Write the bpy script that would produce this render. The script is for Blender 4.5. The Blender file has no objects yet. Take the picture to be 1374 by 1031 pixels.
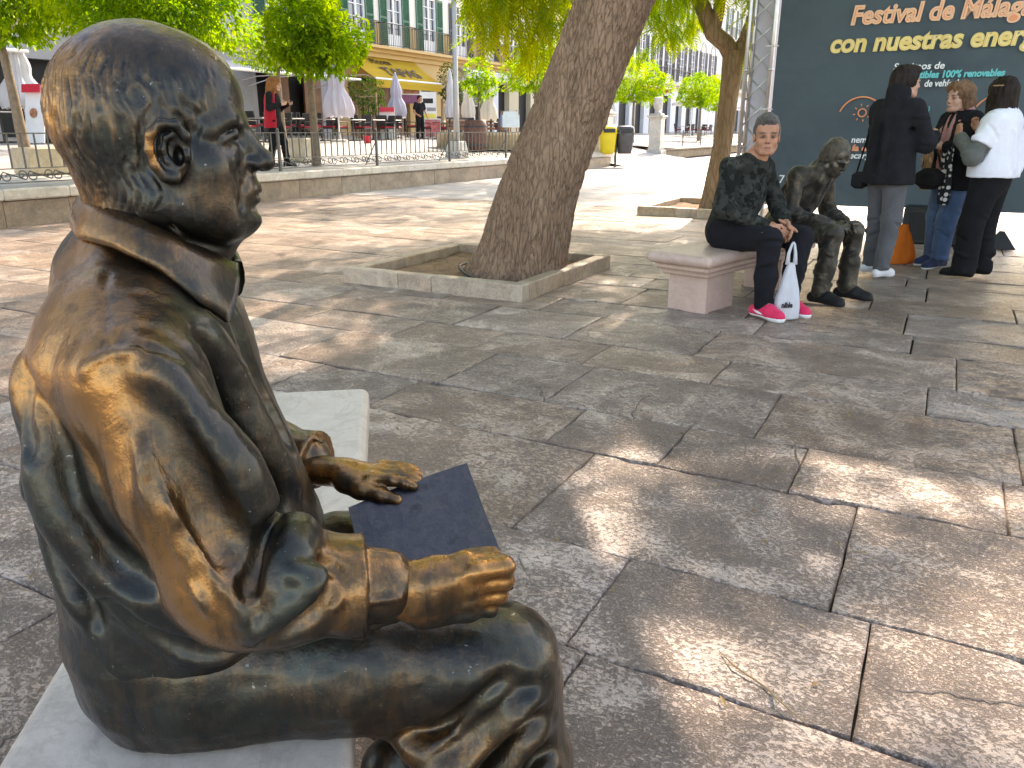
import bpy, bmesh, math, random
import numpy as np
from mathutils import Vector, Matrix, Euler

R = math.radians
SC = bpy.context.scene
COL = SC.collection

# ---------------------------------------------------------------- camera, sky, sun, exposure
cam_d = bpy.data.cameras.new('camera')
cam_d.sensor_width = 36.0
cam_d.lens = 36.0*1050/1374
cam_d.clip_start = .05
cam_d.clip_end = 2000
cam = bpy.data.objects.new('camera', cam_d)
COL.objects.link(cam)
cam.location = (0, 0, 1.2)
cam.rotation_euler = (R(90-17.9), 0, 0)
SC.camera = cam

SUN_AZ, SUN_EL = R(22), R(36)          # azimuth clockwise from +Y
world = bpy.data.worlds.new('World')
SC.world = world
world.use_nodes = True
wn = world.node_tree.nodes
sky = wn.new('ShaderNodeTexSky')
sky.sky_type = 'NISHITA'
sky.sun_disc = False
sky.sun_elevation = SUN_EL
sky.sun_rotation = SUN_AZ
sky.air_density = 1.0
sky.dust_density = 1.2
sky.ozone_density = 1.0
bg = wn['Background']
bg.inputs['Strength'].default_value = .15
world.node_tree.links.new(sky.outputs[0], bg.inputs['Color'])

sun_d = bpy.data.lights.new('sun', 'SUN')
sun_d.energy = 2.1
sun_d.angle = R(.53)
sun_d.color = (1, .96, .90)
sun = bpy.data.objects.new('sun', sun_d)
COL.objects.link(sun)
sun.location = (10, 30, 30)
SUN_DIR = Vector((math.sin(SUN_AZ)*math.cos(SUN_EL), math.cos(SUN_AZ)*math.cos(SUN_EL), math.sin(SUN_EL)))
sun.rotation_euler = SUN_DIR.to_track_quat('Z', 'Y').to_euler()

SC.view_settings.view_transform = 'Standard'
SC.view_settings.look = 'None'
SC.view_settings.exposure = 2.2
SC.view_settings.gamma = 1.0
SC.view_settings.use_curve_mapping = False
SC.view_settings.use_white_balance = True
SC.view_settings.white_balance_temperature = 8200
SC.view_settings.white_balance_tint = 18
SC.render.engine = 'CYCLES'
SC.cycles.max_bounces = 8
SC.cycles.use_denoising = True

# ---------------------------------------------------------------- helpers


def link(o, parent=None):
    COL.objects.link(o)
    if parent is not None:
        o.parent = parent
    return o


def setp(o, label=None, cat=None, group=None, kind=None):
    if label:
        o['label'] = label
    if cat:
        o['category'] = cat
    if group:
        o['group'] = group
    if kind:
        o['kind'] = kind
    return o


def thing(name, label, cat, loc=(0, 0, 0), rz=0, group=None):
    o = bpy.data.objects.new(name, None)
    o.empty_display_size = .1
    o.location = loc
    o.rotation_euler = (0, 0, rz)
    link(o)
    return setp(o, label, cat, group)


def mesh_obj(name, V, F, mat, parent=None, smooth=True, attrs=None):
    me = bpy.data.meshes.new(name)
    V = np.asarray(V, np.float32)
    if isinstance(F, np.ndarray) and F.shape[1] in (3, 4):
        n = F.shape[1]
        me.vertices.add(len(V))
        me.vertices.foreach_set('co', V.ravel())
        me.loops.add(F.size)
        me.loops.foreach_set('vertex_index', F.ravel().astype(np.int32))
        me.polygons.add(len(F))
        me.polygons.foreach_set('loop_start', np.arange(0, F.size, n, dtype=np.int32))
        me.update(calc_edges=True)
    else:
        me.from_pydata([tuple(v) for v in V], [], F)
    if smooth:
        me.polygons.foreach_set('use_smooth', np.ones(len(me.polygons), bool))
    for k, v in (attrs or {}).items():
        v = np.asarray(v, np.float32)
        if v.ndim == 1:
            a = me.attributes.new(k, 'FLOAT', 'POINT')
            a.data.foreach_set('value', v)
        else:
            a = me.attributes.new(k, 'FLOAT_COLOR', 'POINT')
            a.data.foreach_set('color', np.concatenate([v, np.ones((len(v), 1), np.float32)], 1).ravel())
    me.validate()
    o = bpy.data.objects.new(name, me)
    for m in (mat if isinstance(mat, (list, tuple)) else [mat]):
        me.materials.append(m)
    return link(o, parent)


def dup(root, loc=None, rz=None, label=None, parent=None):
    r = root.copy()
    link(r)
    if parent is not None:
        r.parent = parent
    if loc is not None:
        r.location = loc
    if rz is not None:
        r.rotation_euler = (0, 0, rz)
    if label:
        r['label'] = label
    for ch in list(root.children):
        dup(ch, parent=r)
    return r


class MB:
    """collects simple solids into one mesh"""
    def __init__(s):
        s.v, s.f = [], []

    def add(s, vs, fs):
        n = len(s.v)
        s.v += [tuple(v) for v in vs]
        s.f += [tuple(i+n for i in f) for f in fs]
        return s

    def box(s, c, size, M=None, taper=1.0, bev=0.0):
        hx, hy, hz = size[0]/2, size[1]/2, size[2]/2
        if bev > 0:
            lay = [(-hz, -bev), (-hz+bev, 0), (hz-bev, 0), (hz, -bev)]
        else:
            lay = [(-hz, 0), (hz, 0)]
        vs = []
        for k, (z, ins) in enumerate(lay):
            tp = 1+(taper-1)*(z+hz)/(2*hz)
            x, y = (hx+ins)*tp, (hy+ins)*tp
            vs += [(-x, -y, z), (x, -y, z), (x, y, z), (-x, y, z)]
        fs = [(3, 2, 1, 0)]
        for k in range(len(lay)-1):
            for i in range(4):
                j = (i+1) % 4
                fs.append((4*k+i, 4*k+j, 4*k+4+j, 4*k+4+i))
        t = 4*(len(lay)-1)
        fs.append((t, t+1, t+2, t+3))
        vs = [Vector(v) for v in vs]
        if M is not None:
            vs = [M @ v for v in vs]
        vs = [v+Vector(c) for v in vs]
        return s.add(vs, fs)

    def tube(s, pts, r, n=8, cap=True):
        pts = [Vector(p) for p in pts]
        rs = r if hasattr(r, '__len__') else [r]*len(pts)
        base = len(s.v)
        prev = None
        for i, p in enumerate(pts):
            d = (pts[min(i+1, len(pts)-1)]-pts[max(i-1, 0)])
            if d.length < 1e-9:
                d = Vector((0, 0, 1))
            d.normalize()
            if prev is None:
                a = d.orthogonal().normalized()
            else:
                a = (prev-d*prev.dot(d))
                a = a.normalized() if a.length > 1e-6 else d.orthogonal().normalized()
            prev = a
            b = d.cross(a)
            for k in range(n):
                th = 2*math.pi*k/n
                s.v.append(tuple(p+(a*math.cos(th)+b*math.sin(th))*rs[i]))
        for i in range(len(pts)-1):
            for k in range(n):
                k2 = (k+1) % n
                s.f.append((base+i*n+k, base+i*n+k2, base+(i+1)*n+k2, base+(i+1)*n+k))
        if cap:
            s.f.append(tuple(base+k for k in reversed(range(n))))
            s.f.append(tuple(base+(len(pts)-1)*n+k for k in range(n)))
        return s

    def lathe(s, c, prof, n=16, M=None):
        base = len(s.v)
        for r, z in prof:
            for k in range(n):
                th = 2*math.pi*k/n
                v = Vector((r*math.cos(th), r*math.sin(th), z))
                if M is not None:
                    v = M @ v
                s.v.append(tuple(v+Vector(c)))
        for i in range(len(prof)-1):
            for k in range(n):
                k2 = (k+1) % n
                s.f.append((base+i*n+k, base+i*n+k2, base+(i+1)*n+k2, base+(i+1)*n+k))
        s.f.append(tuple(base+k for k in reversed(range(n))))
        s.f.append(tuple(base+(len(prof)-1)*n+k for k in range(n)))
        return s

    def prism(s, poly, z0, z1, M=None):
        """extrude an xy polygon (counter-clockwise) from z0 to z1"""
        n = len(poly)
        vs = [Vector((x, y, z0)) for x, y in poly]+[Vector((x, y, z1)) for x, y in poly]
        if M is not None:
            vs = [M @ v for v in vs]
        fs = [tuple(reversed(range(n))), tuple(range(n, 2*n))]
        fs += [(i, (i+1) % n, n+(i+1) % n, n+i) for i in range(n)]
        return s.add(vs, fs)

    def obj(s, name, mat, parent=None, smooth=False, loc=None, rz=None):
        o = mesh_obj(name, s.v, s.f, mat, parent, smooth)
        if loc is not None:
            o.location = loc
        if rz is not None:
            o.rotation_euler = (0, 0, rz)
        return o


# ---------------------------------------------------------------- materials
class NT:
    def __init__(s, name):
        s.m = bpy.data.materials.new(name)
        s.m.use_nodes = True
        s.t = s.m.node_tree
        s.b = s.t.nodes['Principled BSDF']
        s.out = s.t.nodes['Material Output']

    def n(s, typ, **kw):
        nd = s.t.nodes.new('ShaderNode'+typ)
        for k, v in kw.items():
            if hasattr(nd, k):
                setattr(nd, k, v)
            else:
                nd.inputs[k.replace('_', ' ')].default_value = v
        return nd

    def l(s, a, b):
        s.t.links.new(a, b)

    def val(s, x, sock):
        if isinstance(x, (int, float)):
            sock.default_value = x
        elif isinstance(x, (tuple, list)):
            sock.default_value = (*x, 1) if len(x) == 3 else x
        else:
            s.l(x, sock)

    def noise(s, scale, detail=4, rough=.55, vec=None, dist=0):
        nd = s.n('TexNoise')
        nd.inputs['Scale'].default_value = scale
        nd.inputs['Detail'].default_value = detail
        nd.inputs['Roughness'].default_value = rough
        nd.inputs['Distortion'].default_value = dist
        if vec is not None:
            s.l(vec, nd.inputs['Vector'])
        return nd.outputs['Fac']

    def coord(s, kind='Object', scale=None):
        c = s.n('TexCoord').outputs[kind]
        if scale is None:
            return c
        mp = s.n('Mapping')
        mp.inputs['Scale'].default_value = scale
        s.l(c, mp.inputs['Vector'])
        return mp.outputs['Vector']

    def ramp(s, fac, stops):
        r = s.n('ValToRGB')
        e = r.color_ramp.elements
        while len(e) < len(stops):
            e.new(.5)
        for el, (p, c) in zip(e, stops):
            el.position = p
            el.color = (*c, 1) if hasattr(c, '__len__') else (c, c, c, 1)
        s.l(fac, r.inputs['Fac'])
        return r.outputs['Color']

    def mix(s, fac, a, b, mode='MIX'):
        m = s.n('Mix')
        m.data_type = 'RGBA'
        m.blend_type = mode
        s.val(fac, m.inputs[0])
        s.val(a, m.inputs[6])
        s.val(b, m.inputs[7])
        return m.outputs[2]

    def math(s, op, a, b=0.0, c=0.0, clamp=False):
        m = s.n('Math')
        m.operation = op
        m.use_clamp = clamp
        for i, x in enumerate((a, b, c)):
            s.val(x, m.inputs[i])
        return m.outputs[0]

    def bump(s, h, strength=.3, dist=.01, normal=None):
        b = s.n('Bump')
        b.inputs['Strength'].default_value = strength
        b.inputs['Distance'].default_value = dist
        s.l(h, b.inputs['Height'])
        if normal is not None:
            s.l(normal, b.inputs['Normal'])
        s.l(b.outputs[0], s.b.inputs['Normal'])
        return b.outputs[0]

    def set(s, **kw):
        for k, v in kw.items():
            s.val(v, s.b.inputs[k.replace('_', ' ')])
        return s


_M = {}


def plain(name, col, rough=.6, var=.15, scale=8, bump=0.0, metal=0.0, spec=.5, bscale=None, rnd=0.0, sheen=0.0):
    """a procedural material: colour with two octaves of blotches, optional relief"""
    if name in _M:
        return _M[name]
    t = NT(name)
    co = t.coord()
    n1 = t.noise(scale, 5, .6, co)
    c0 = tuple(v*(1-var) for v in col)
    c1 = tuple(min(1, v*(1+var)) for v in col)
    c = t.ramp(n1, [(.3, c0), (.7, c1)])
    if rnd:
        hs = t.n('HueSaturation')
        oi = t.n('ObjectInfo')
        t.l(t.math('MULTIPLY_ADD', oi.outputs['Random'], 2*rnd, 1-rnd), hs.inputs['Value'])
        t.l(c, hs.inputs['Color'])
        c = hs.outputs['Color']
    t.set(Base_Color=c, Roughness=rough, Metallic=metal)
    t.b.inputs['Specular IOR Level'].default_value = spec
    if sheen:
        t.b.inputs['Sheen Weight'].default_value = sheen
    if bump:
        t.bump(t.noise(bscale or scale*6, 4, .6, co), bump, .01)
    _M[name] = t.m
    return t.m

# ---------------------------------------------------------------- implicit modelling
def _hash(ix, iy, iz, seed):
    h = (ix.astype(np.uint32)*np.uint32(374761393) + iy.astype(np.uint32)*np.uint32(668265263)
         + iz.astype(np.uint32)*np.uint32(2147483647) + np.uint32((seed*974711+12345) & 0xffffffff))
    h = (h ^ (h >> np.uint32(13)))*np.uint32(1274126177)
    h = h ^ (h >> np.uint32(16))
    return (h & np.uint32(0xffff)).astype(np.float32)/32767.5 - 1.0


def noise3(p, freq=1.0, seed=0):
    """value noise in -1..1 for an (n,3) array; freq a number or a triple"""
    q = np.asarray(p, np.float32)*np.asarray(freq, np.float32)
    f = np.floor(q)
    i = f.astype(np.int64)
    w = q - f
    w = w*w*w*(w*(w*6-15)+10)
    out = 0
    for dx in (0, 1):
        wx = w[:, 0] if dx else 1-w[:, 0]
        for dy in (0, 1):
            wy = w[:, 1] if dy else 1-w[:, 1]
            for dz in (0, 1):
                wz = w[:, 2] if dz else 1-w[:, 2]
                out = out + wx*wy*wz*_hash(i[:, 0]+dx, i[:, 1]+dy, i[:, 2]+dz, seed)
    return out


def fbm(p, freq=1.0, seed=0, octs=3, gain=.5):
    out, a = 0, 1.0
    fr = np.asarray(freq, np.float32)
    for k in range(octs):
        out = out + a*noise3(p, fr, seed+17*k)
        fr = fr*2.03
        a *= gain
    return out


def vec(*a):
    return np.array(a if len(a) > 1 else a[0], np.float32)


def nrm(v):
    v = np.asarray(v, float)
    return v/np.linalg.norm(v)


class Field:
    """signed distance samples on a box grid, sculpted with blended primitives"""
    def __init__(self, lo, hi, h, cap=.09):
        self.cap = cap
        self.ax = [np.arange(lo[i], hi[i]+h, h, dtype=np.float32) for i in range(3)]
        self.h = h
        self.D = np.full([len(a) for a in self.ax], cap, np.float32)

    def _sub(self, lo, hi):
        sl, co = [], []
        for i in range(3):
            a = self.ax[i]
            j0 = int(np.searchsorted(a, lo[i]))
            j1 = int(np.searchsorted(a, hi[i]))
            sl.append(slice(j0, max(j1, j0)))
            shp = [1, 1, 1]
            shp[i] = -1
            co.append(a[j0:max(j1, j0)].reshape(shp))
        return tuple(sl), co

    def put(self, fn, lo, hi, k=.01, op='add'):
        m = self.cap+.01 if op == 'add' else k+.012
        sl, (x, y, z) = self._sub([v-m for v in lo], [v+m for v in hi])
        A = self.D[sl]
        if A.size == 0:
            return
        B = fn(x, y, z).astype(np.float32)
        if op == 'add':
            h = np.maximum(k-np.abs(A-B), 0)/k
            self.D[sl] = np.minimum(np.minimum(A, B)-h*h*k*.25, self.cap)
        elif op == 'sub':
            B = -B
            h = np.maximum(k-np.abs(A-B), 0)/k
            self.D[sl] = np.minimum(np.maximum(A, B)+h*h*k*.25, self.cap)
        elif op == 'cut':
            h = np.maximum(k-np.abs(A-B), 0)/k
            self.D[sl] = np.minimum(np.maximum(A, B)+h*h*k*.25, self.cap)

    def cone(self, a, b, ra, rb=None, k=.02, op='add', n=None, q=1.0):
        """round cone a-b; n, q flatten it along the unit vector n"""
        a, b = vec(a), vec(b)
        rb = ra if rb is None else rb
        ba = b-a
        bb = float(ba@ba)+1e-12
        if n is not None:
            n = vec(n)
            n = n/np.linalg.norm(n)

        def fn(x, y, z):
            px, py, pz = x-a[0], y-a[1], z-a[2]
            t = np.clip((px*ba[0]+py*ba[1]+pz*ba[2])/bb, 0, 1)
            wx, wy, wz = px-t*ba[0], py-t*ba[1], pz-t*ba[2]
            d2 = wx*wx+wy*wy+wz*wz
            if n is not None:
                wn = wx*n[0]+wy*n[1]+wz*n[2]
                d2 = d2+(q*q-1)*wn*wn
            return np.sqrt(d2)-(ra+(rb-ra)*t)
        r = max(ra, rb)*(1 if q >= 1 else 1/q)
        self.put(fn, np.minimum(a, b)-r, np.maximum(a, b)+r, k, op)

    def chain(self, pts, rs, k=.02, op='add', kk=None, **kw):
        if not hasattr(rs, '__len__'):
            rs = [rs]*len(pts)
        for i in range(len(pts)-1):
            self.cone(pts[i], pts[i+1], rs[i], rs[i+1], k, op, **kw)

    def at(self, p):
        ijk = []
        for i in range(3):
            a = self.ax[i]
            ijk.append(float(np.clip((p[i]-a[0])/self.h, 1, len(a)-3)))
        i0 = [int(v) for v in ijk]
        w = [v-int(v) for v in ijk]
        out = 0.0
        for dx in (0, 1):
            for dy in (0, 1):
                for dz in (0, 1):
                    out += ((w[0] if dx else 1-w[0])*(w[1] if dy else 1-w[1])*(w[2] if dz else 1-w[2])
                            * float(self.D[i0[0]+dx, i0[1]+dy, i0[2]+dz]))
        return out

    def stroke(self, pts, r, k, op, depth=None, n=14):
        """a fold laid on the present surface: control points are pulled on to it first"""
        P = np.array(pts, np.float32)
        rs = np.array(r if hasattr(r, '__len__') else [r]*len(P), np.float32)
        t = np.linspace(0, len(P)-1, n)
        i = np.clip(t.astype(int), 0, len(P)-2)
        w = (t-i)[:, None]
        Q = np.concatenate([2*P[:1]-P[1:2], P, 2*P[-1:]-P[-2:-1]])
        p0, p1, p2, p3 = Q[i], Q[i+1], Q[i+2], Q[i+3]
        C = .5*(2*p1+(p2-p0)*w+(2*p0-5*p1+4*p2-p3)*w**2+(3*p1-p0-3*p2+p3)*w**3)
        rr = np.interp(t, np.arange(len(P)), rs)
        out = []
        e = self.h*1.5
        for c, q in zip(C, rr):
            c = c.astype(float)
            for _ in range(5):
                g = np.array([self.at(c+d)-self.at(c-d) for d in np.eye(3)*e])
                L = np.linalg.norm(g)
                if L < 1e-7:
                    break
                g /= L
                c = c-g*np.clip(self.at(c), -.02, .02)
            off = (-.35*q if op == 'add' else .25*q) if depth is None else depth*q
            out.append(c+g*off)
        out = np.array(out)
        for _ in range(2):
            out[1:-1] = (out[:-2]+2*out[1:-1]+out[2:])/4
        for j in range(n-1):
            self.cone(out[j], out[j+1], float(rr[j]), float(rr[j+1]), k, op)

    def cyl(self, c, d, L, r, k=.003, op='sub'):
        """flat-ended cylinder from c along d"""
        c, d = vec(c), nrm(d).astype(np.float32)

        def fn(x, y, z):
            px, py, pz = x-c[0], y-c[1], z-c[2]
            t = px*d[0]+py*d[1]+pz*d[2]
            rad = np.sqrt(np.maximum(px*px+py*py+pz*pz-t*t, 0))
            return np.maximum(rad-r, np.maximum(-t, t-L))
        e = c+d*L
        self.put(fn, np.minimum(c, e)-r, np.maximum(c, e)+r, k, op)

    def ell(self, c, r, k=.02, op='add', axes=None):
        c, r = vec(c), vec(r)
        R = np.eye(3, dtype=np.float32) if axes is None else np.array([v/np.linalg.norm(v) for v in np.array(axes, np.float32)], np.float32)

        def fn(x, y, z):
            p = (x-c[0], y-c[1], z-c[2])
            k0 = k1 = 0
            for i in range(3):
                w = p[0]*R[i, 0]+p[1]*R[i, 1]+p[2]*R[i, 2]
                k0 = k0+(w/r[i])**2
                k1 = k1+(w/(r[i]*r[i]))**2
            k0 = np.sqrt(k0)
            k1 = np.sqrt(k1)+1e-9
            return k0*(k0-1)/k1
        m = np.abs(R.T*r).max(1) if axes is None else np.full(3, r.max())
        self.put(fn, c-m, c+m, k, op)

    def box(self, c, hs, r=.005, k=.005, op='add', axes=None):
        c, hs = vec(c), vec(hs)
        R = np.eye(3, dtype=np.float32) if axes is None else np.array([v/np.linalg.norm(v) for v in np.array(axes, np.float32)], np.float32)

        def fn(x, y, z):
            p = (x-c[0], y-c[1], z-c[2])
            o, ins = 0, -1e9
            for i in range(3):
                w = np.abs(p[0]*R[i, 0]+p[1]*R[i, 1]+p[2]*R[i, 2])-(hs[i]-r)
                o = o+np.maximum(w, 0)**2
                ins = np.maximum(ins, w)
            return np.sqrt(o)+np.minimum(ins, 0)-r
        m = float(np.linalg.norm(hs)) if axes is not None else hs
        self.put(fn, c-m, c+m, k, op)

    def loft(self, zs, cx, cy, ax, ay, k=.03, p=2.2, op='add'):
        """stack of (super)ellipses along z"""
        zs = np.array(zs, np.float32)

        def fn(x, y, z):
            zz = z.ravel()
            f = [np.interp(zz, zs, np.array(v, np.float32)).astype(np.float32).reshape(z.shape) for v in (cx, cy, ax, ay)]
            e = (np.abs((x-f[0])/f[2])**p+np.abs((y-f[1])/f[3])**p)**(1/p)
            d = (e-1)*np.minimum(f[2], f[3])
            out = np.maximum(zs[0]-z, z-zs[-1])
            return np.where(out > 0, np.sqrt(np.maximum(d, 0)**2+out**2), np.maximum(d, out*.6))
        A, B = max(ax), max(ay)
        self.put(fn, [min(cx)-A, min(cy)-B, zs[0]], [max(cx)+A, max(cy)+B, zs[-1]], k, op)

    def union(self, other_fn, lo, hi, k):
        self.put(other_fn, lo, hi, k)

    def mesh(self):
        return surface_nets(self.D, self.ax)


def surface_nets(D, ax):
    S = D < 0
    nx, ny, nz = D.shape
    cnt = np.zeros((nx-1, ny-1, nz-1), np.int8)
    for dx in (0, 1):
        for dy in (0, 1):
            for dz in (0, 1):
                cnt += S[dx:nx-1+dx, dy:ny-1+dy, dz:nz-1+dz]
    act = (cnt > 0) & (cnt < 8)
    I, J, K = np.nonzero(act)
    idx = np.full(act.shape, -1, np.int32)
    idx[I, J, K] = np.arange(len(I))
    acc = np.zeros((len(I), 3), np.float32)
    num = np.zeros(len(I), np.float32)
    for axis in range(3):
        for o1 in (0, 1):
            for o2 in (0, 1):
                o = [0, 0, 0]
                oth = [a for a in range(3) if a != axis]
                o[oth[0]], o[oth[1]] = o1, o2
                e = list(o)
                e[axis] = 1
                d0 = D[I+o[0], J+o[1], K+o[2]]
                d1 = D[I+e[0], J+e[1], K+e[2]]
                m = (d0 < 0) != (d1 < 0)
                t = d0[m]/(d0[m]-d1[m])
                for a in range(3):
                    acc[m, a] += t if a == axis else o[a]
                num[m] += 1
    acc /= num[:, None]
    V = np.empty_like(acc)
    for a, ind in enumerate((I, J, K)):
        A = ax[a]
        V[:, a] = A[ind]+acc[:, a]*(A[ind+1]-A[ind])
    F = []
    for axis in range(3):
        sl0 = [slice(None)]*3
        sl1 = [slice(None)]*3
        sl0[axis] = slice(0, -1)
        sl1[axis] = slice(1, None)
        c = S[tuple(sl0)] != S[tuple(sl1)]
        ins = S[tuple(sl0)]
        i = np.array(np.nonzero(c))
        b, d = [(1, 2), (2, 0), (0, 1)][axis]
        ok = (i[b] > 0) & (i[d] > 0) & (i[b] < D.shape[b]-1) & (i[d] < D.shape[d]-1)
        i = i[:, ok]
        fl = ins[tuple(i)]

        def g(ob, od):
            j = i.copy()
            j[b] -= ob
            j[d] -= od
            return idx[tuple(j)]
        q = np.stack([g(1, 1), g(0, 1), g(0, 0), g(1, 0)], 1)
        q[~fl] = q[~fl][:, ::-1]
        F.append(q)
    F = np.concatenate(F)
    F = F[(F >= 0).all(1)]
    return V, F


def vnormals(V, F):
    N = np.zeros_like(V)
    a, b, c, d = (V[F[:, i]] for i in range(4))
    n = np.cross(c-a, d-b)
    for i in range(4):
        for ax in range(3):
            N[:, ax] += np.bincount(F[:, i], n[:, ax], len(V))
    return N/(np.linalg.norm(N, axis=1, keepdims=True)+1e-12)


def smooth_mesh(V, F, it=1, w=.5):
    e = np.concatenate([F[:, [0, 1]], F[:, [1, 2]], F[:, [2, 3]], F[:, [3, 0]]])
    n = len(V)
    deg = np.bincount(e[:, 0], minlength=n)+np.bincount(e[:, 1], minlength=n)
    for _ in range(it):
        A = np.empty_like(V)
        for ax in range(3):
            A[:, ax] = (np.bincount(e[:, 0], V[e[:, 1], ax], n)+np.bincount(e[:, 1], V[e[:, 0], ax], n))/np.maximum(deg, 1)
        V = V+(A-V)*w
    return V

def bronze_mat(name, dark=(.030, .029, .024), mid=(.088, .058, .033), gold=(.34, .160, .048), gloss=1.0, specks=1.0):
    """cast bronze: dark patina, brown where handled, warm metal where rubbed; 'wear' comes from the sculpt"""
    t = NT(name)
    co = t.coord()
    big = t.noise(7, 5, .6, co)
    med = t.noise(30, 6, .7, co, .6)
    fine = t.noise(170, 4, .6, co)
    streak = t.noise(1.0, 6, .72, t.coord('Object', (60, 60, 9)), .5)
    brush = t.noise(1.0, 4, .6, t.coord('Object', (150, 150, 30)), .8)
    at = t.n('Attribute')
    at.attribute_name = 'wear'
    w = at.outputs['Fac']
    w2 = t.math('ADD', w, t.math('MULTIPLY_ADD', med, .75, -.375))
    w2 = t.math('ADD', w2, t.math('MULTIPLY_ADD', streak, .95, -.475))
    w2 = t.math('ADD', w2, t.math('MULTIPLY_ADD', big, .5, -.25), clamp=True)
    c = t.ramp(w2, [(.0, dark), (.36, mid), (.86, gold)])
    green = t.ramp(t.noise(9, 5, .65, co, .4), [(.48, 0.0), (.66, 1.0)])
    c = t.mix(t.math('MULTIPLY', t.math('SUBTRACT', .75, w2, clamp=True), t.math('MULTIPLY', green, .7)), c, (.060, .070, .050))
    drip = t.ramp(t.noise(1.0, 4, .6, t.coord('Object', (34, 34, 3.5)), .3), [(.58, 0.0), (.70, 1.0)])
    c = t.mix(t.math('MULTIPLY', drip, .55), c, (.022, .022, .019))
    spk = t.ramp(t.noise(105, 3, .6, co), [(.685, 0.0), (.74, 1.0)])
    c = t.mix(t.math('MULTIPLY', t.math('MULTIPLY', spk, t.math('SUBTRACT', .5, w2, clamp=True)), 1.3*specks), c, (.30, .30, .27))
    rgh = t.ramp(t.math('ADD', w2, t.math('MULTIPLY_ADD', fine, .5, -.25)), [(0, .40/gloss), (1, .23/gloss)])
    t.set(Base_Color=c, Metallic=.92, Roughness=rgh)
    t.b.inputs['Coat Weight'].default_value = .30
    t.b.inputs['Coat Roughness'].default_value = .17
    h = t.math('ADD', t.math('MULTIPLY', fine, .4), med)
    h = t.math('ADD', h, t.math('MULTIPLY', brush, .55))
    t.bump(h, .24, .006)
    return t.m


def marble_mat(name, col=(.63, .55, .45), pink=(.5, .38, .3), amount=.35, dirt=.5):
    """worn marble: veins, blushes of another tone, rain-washed grime and small chips"""
    t = NT(name)
    co = t.coord()
    n1 = t.noise(5, 6, .65, co, .8)
    n2 = t.noise(26, 6, .65, co)
    v = t.ramp(t.noise(3.2, 8, .7, co, 1.6), [(.46, 0.0), (.5, 1.0), (.54, 0.0)])
    v2 = t.ramp(t.noise(7.0, 8, .7, co, 2.2), [(.475, 0.0), (.5, 1.0), (.525, 0.0)])
    c = t.ramp(n1, [(.3, tuple(x*.80 for x in col)), (.75, col)])
    c = t.mix(t.math('MULTIPLY', t.ramp(t.noise(4, 5, .6, co), [(.4, 0.0), (.7, 1.0)]), amount), c, pink)
    c = t.mix(t.math('MULTIPLY', v, .35), c, tuple(x*.5 for x in pink))
    c = t.mix(t.math('MULTIPLY', v2, .22), c, tuple(x*.6 for x in pink))
    g = t.ramp(t.noise(2.6, 8, .72, co, .4), [(.44, 0.0), (.68, 1.0)])
    c = t.mix(t.math('MULTIPLY', g, dirt*.75), c, (.25, .21, .16))
    g2 = t.ramp(t.noise(1.0, 6, .7, t.coord('Object', (22, 22, 3))), [(.52, 0.0), (.7, 1.0)])
    c = t.mix(t.math('MULTIPLY', g2, dirt*.35), c, (.2, .17, .13))
    c = t.mix(t.ramp(n2, [(.60, 0.0), (.74, .55)]), c, (.2, .18, .15))
    geo = t.n('NewGeometry')
    edge = t.ramp(t.math('ADD', geo.outputs['Pointiness'], t.math('MULTIPLY_ADD', n2, .10, -.05)), [(.50, 0.0), (.56, .35)])
    c = t.mix(edge, c, tuple(min(1, x*1.15) for x in col))
    t.set(Base_Color=c, Roughness=t.ramp(n2, [(0, .30), (1, .52)]))
    t.bump(t.math('ADD', t.noise(60, 5, .65, co), t.math('MULTIPLY', n2, 1.2)), .16, .004)
    return t.m


BRONZE = bronze_mat('rubbed_bronze')
MARBLE = marble_mat('white_marble')

# ---------------------------------------------------------------- plaza frame: u along the low wall, v away from it to the terraces
AZ = R(28.3)
E1 = Vector((math.sin(AZ), math.cos(AZ), 0))
E2 = Vector((math.cos(AZ), -math.sin(AZ), 0))
RU = R(90-28.3)
RS = R(-28.3)


def U(u, v, z=0.0):
    return Vector((0, 22.56, 0))+E1*u-E2*v+Vector((0, 0, z))


def AB(a, b, z=0.0):
    return E1*a+E2*b+Vector((0, 0, z))


def zup(v):
    """height of the gently rising upper plaza"""
    return .48+.042*v


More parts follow.
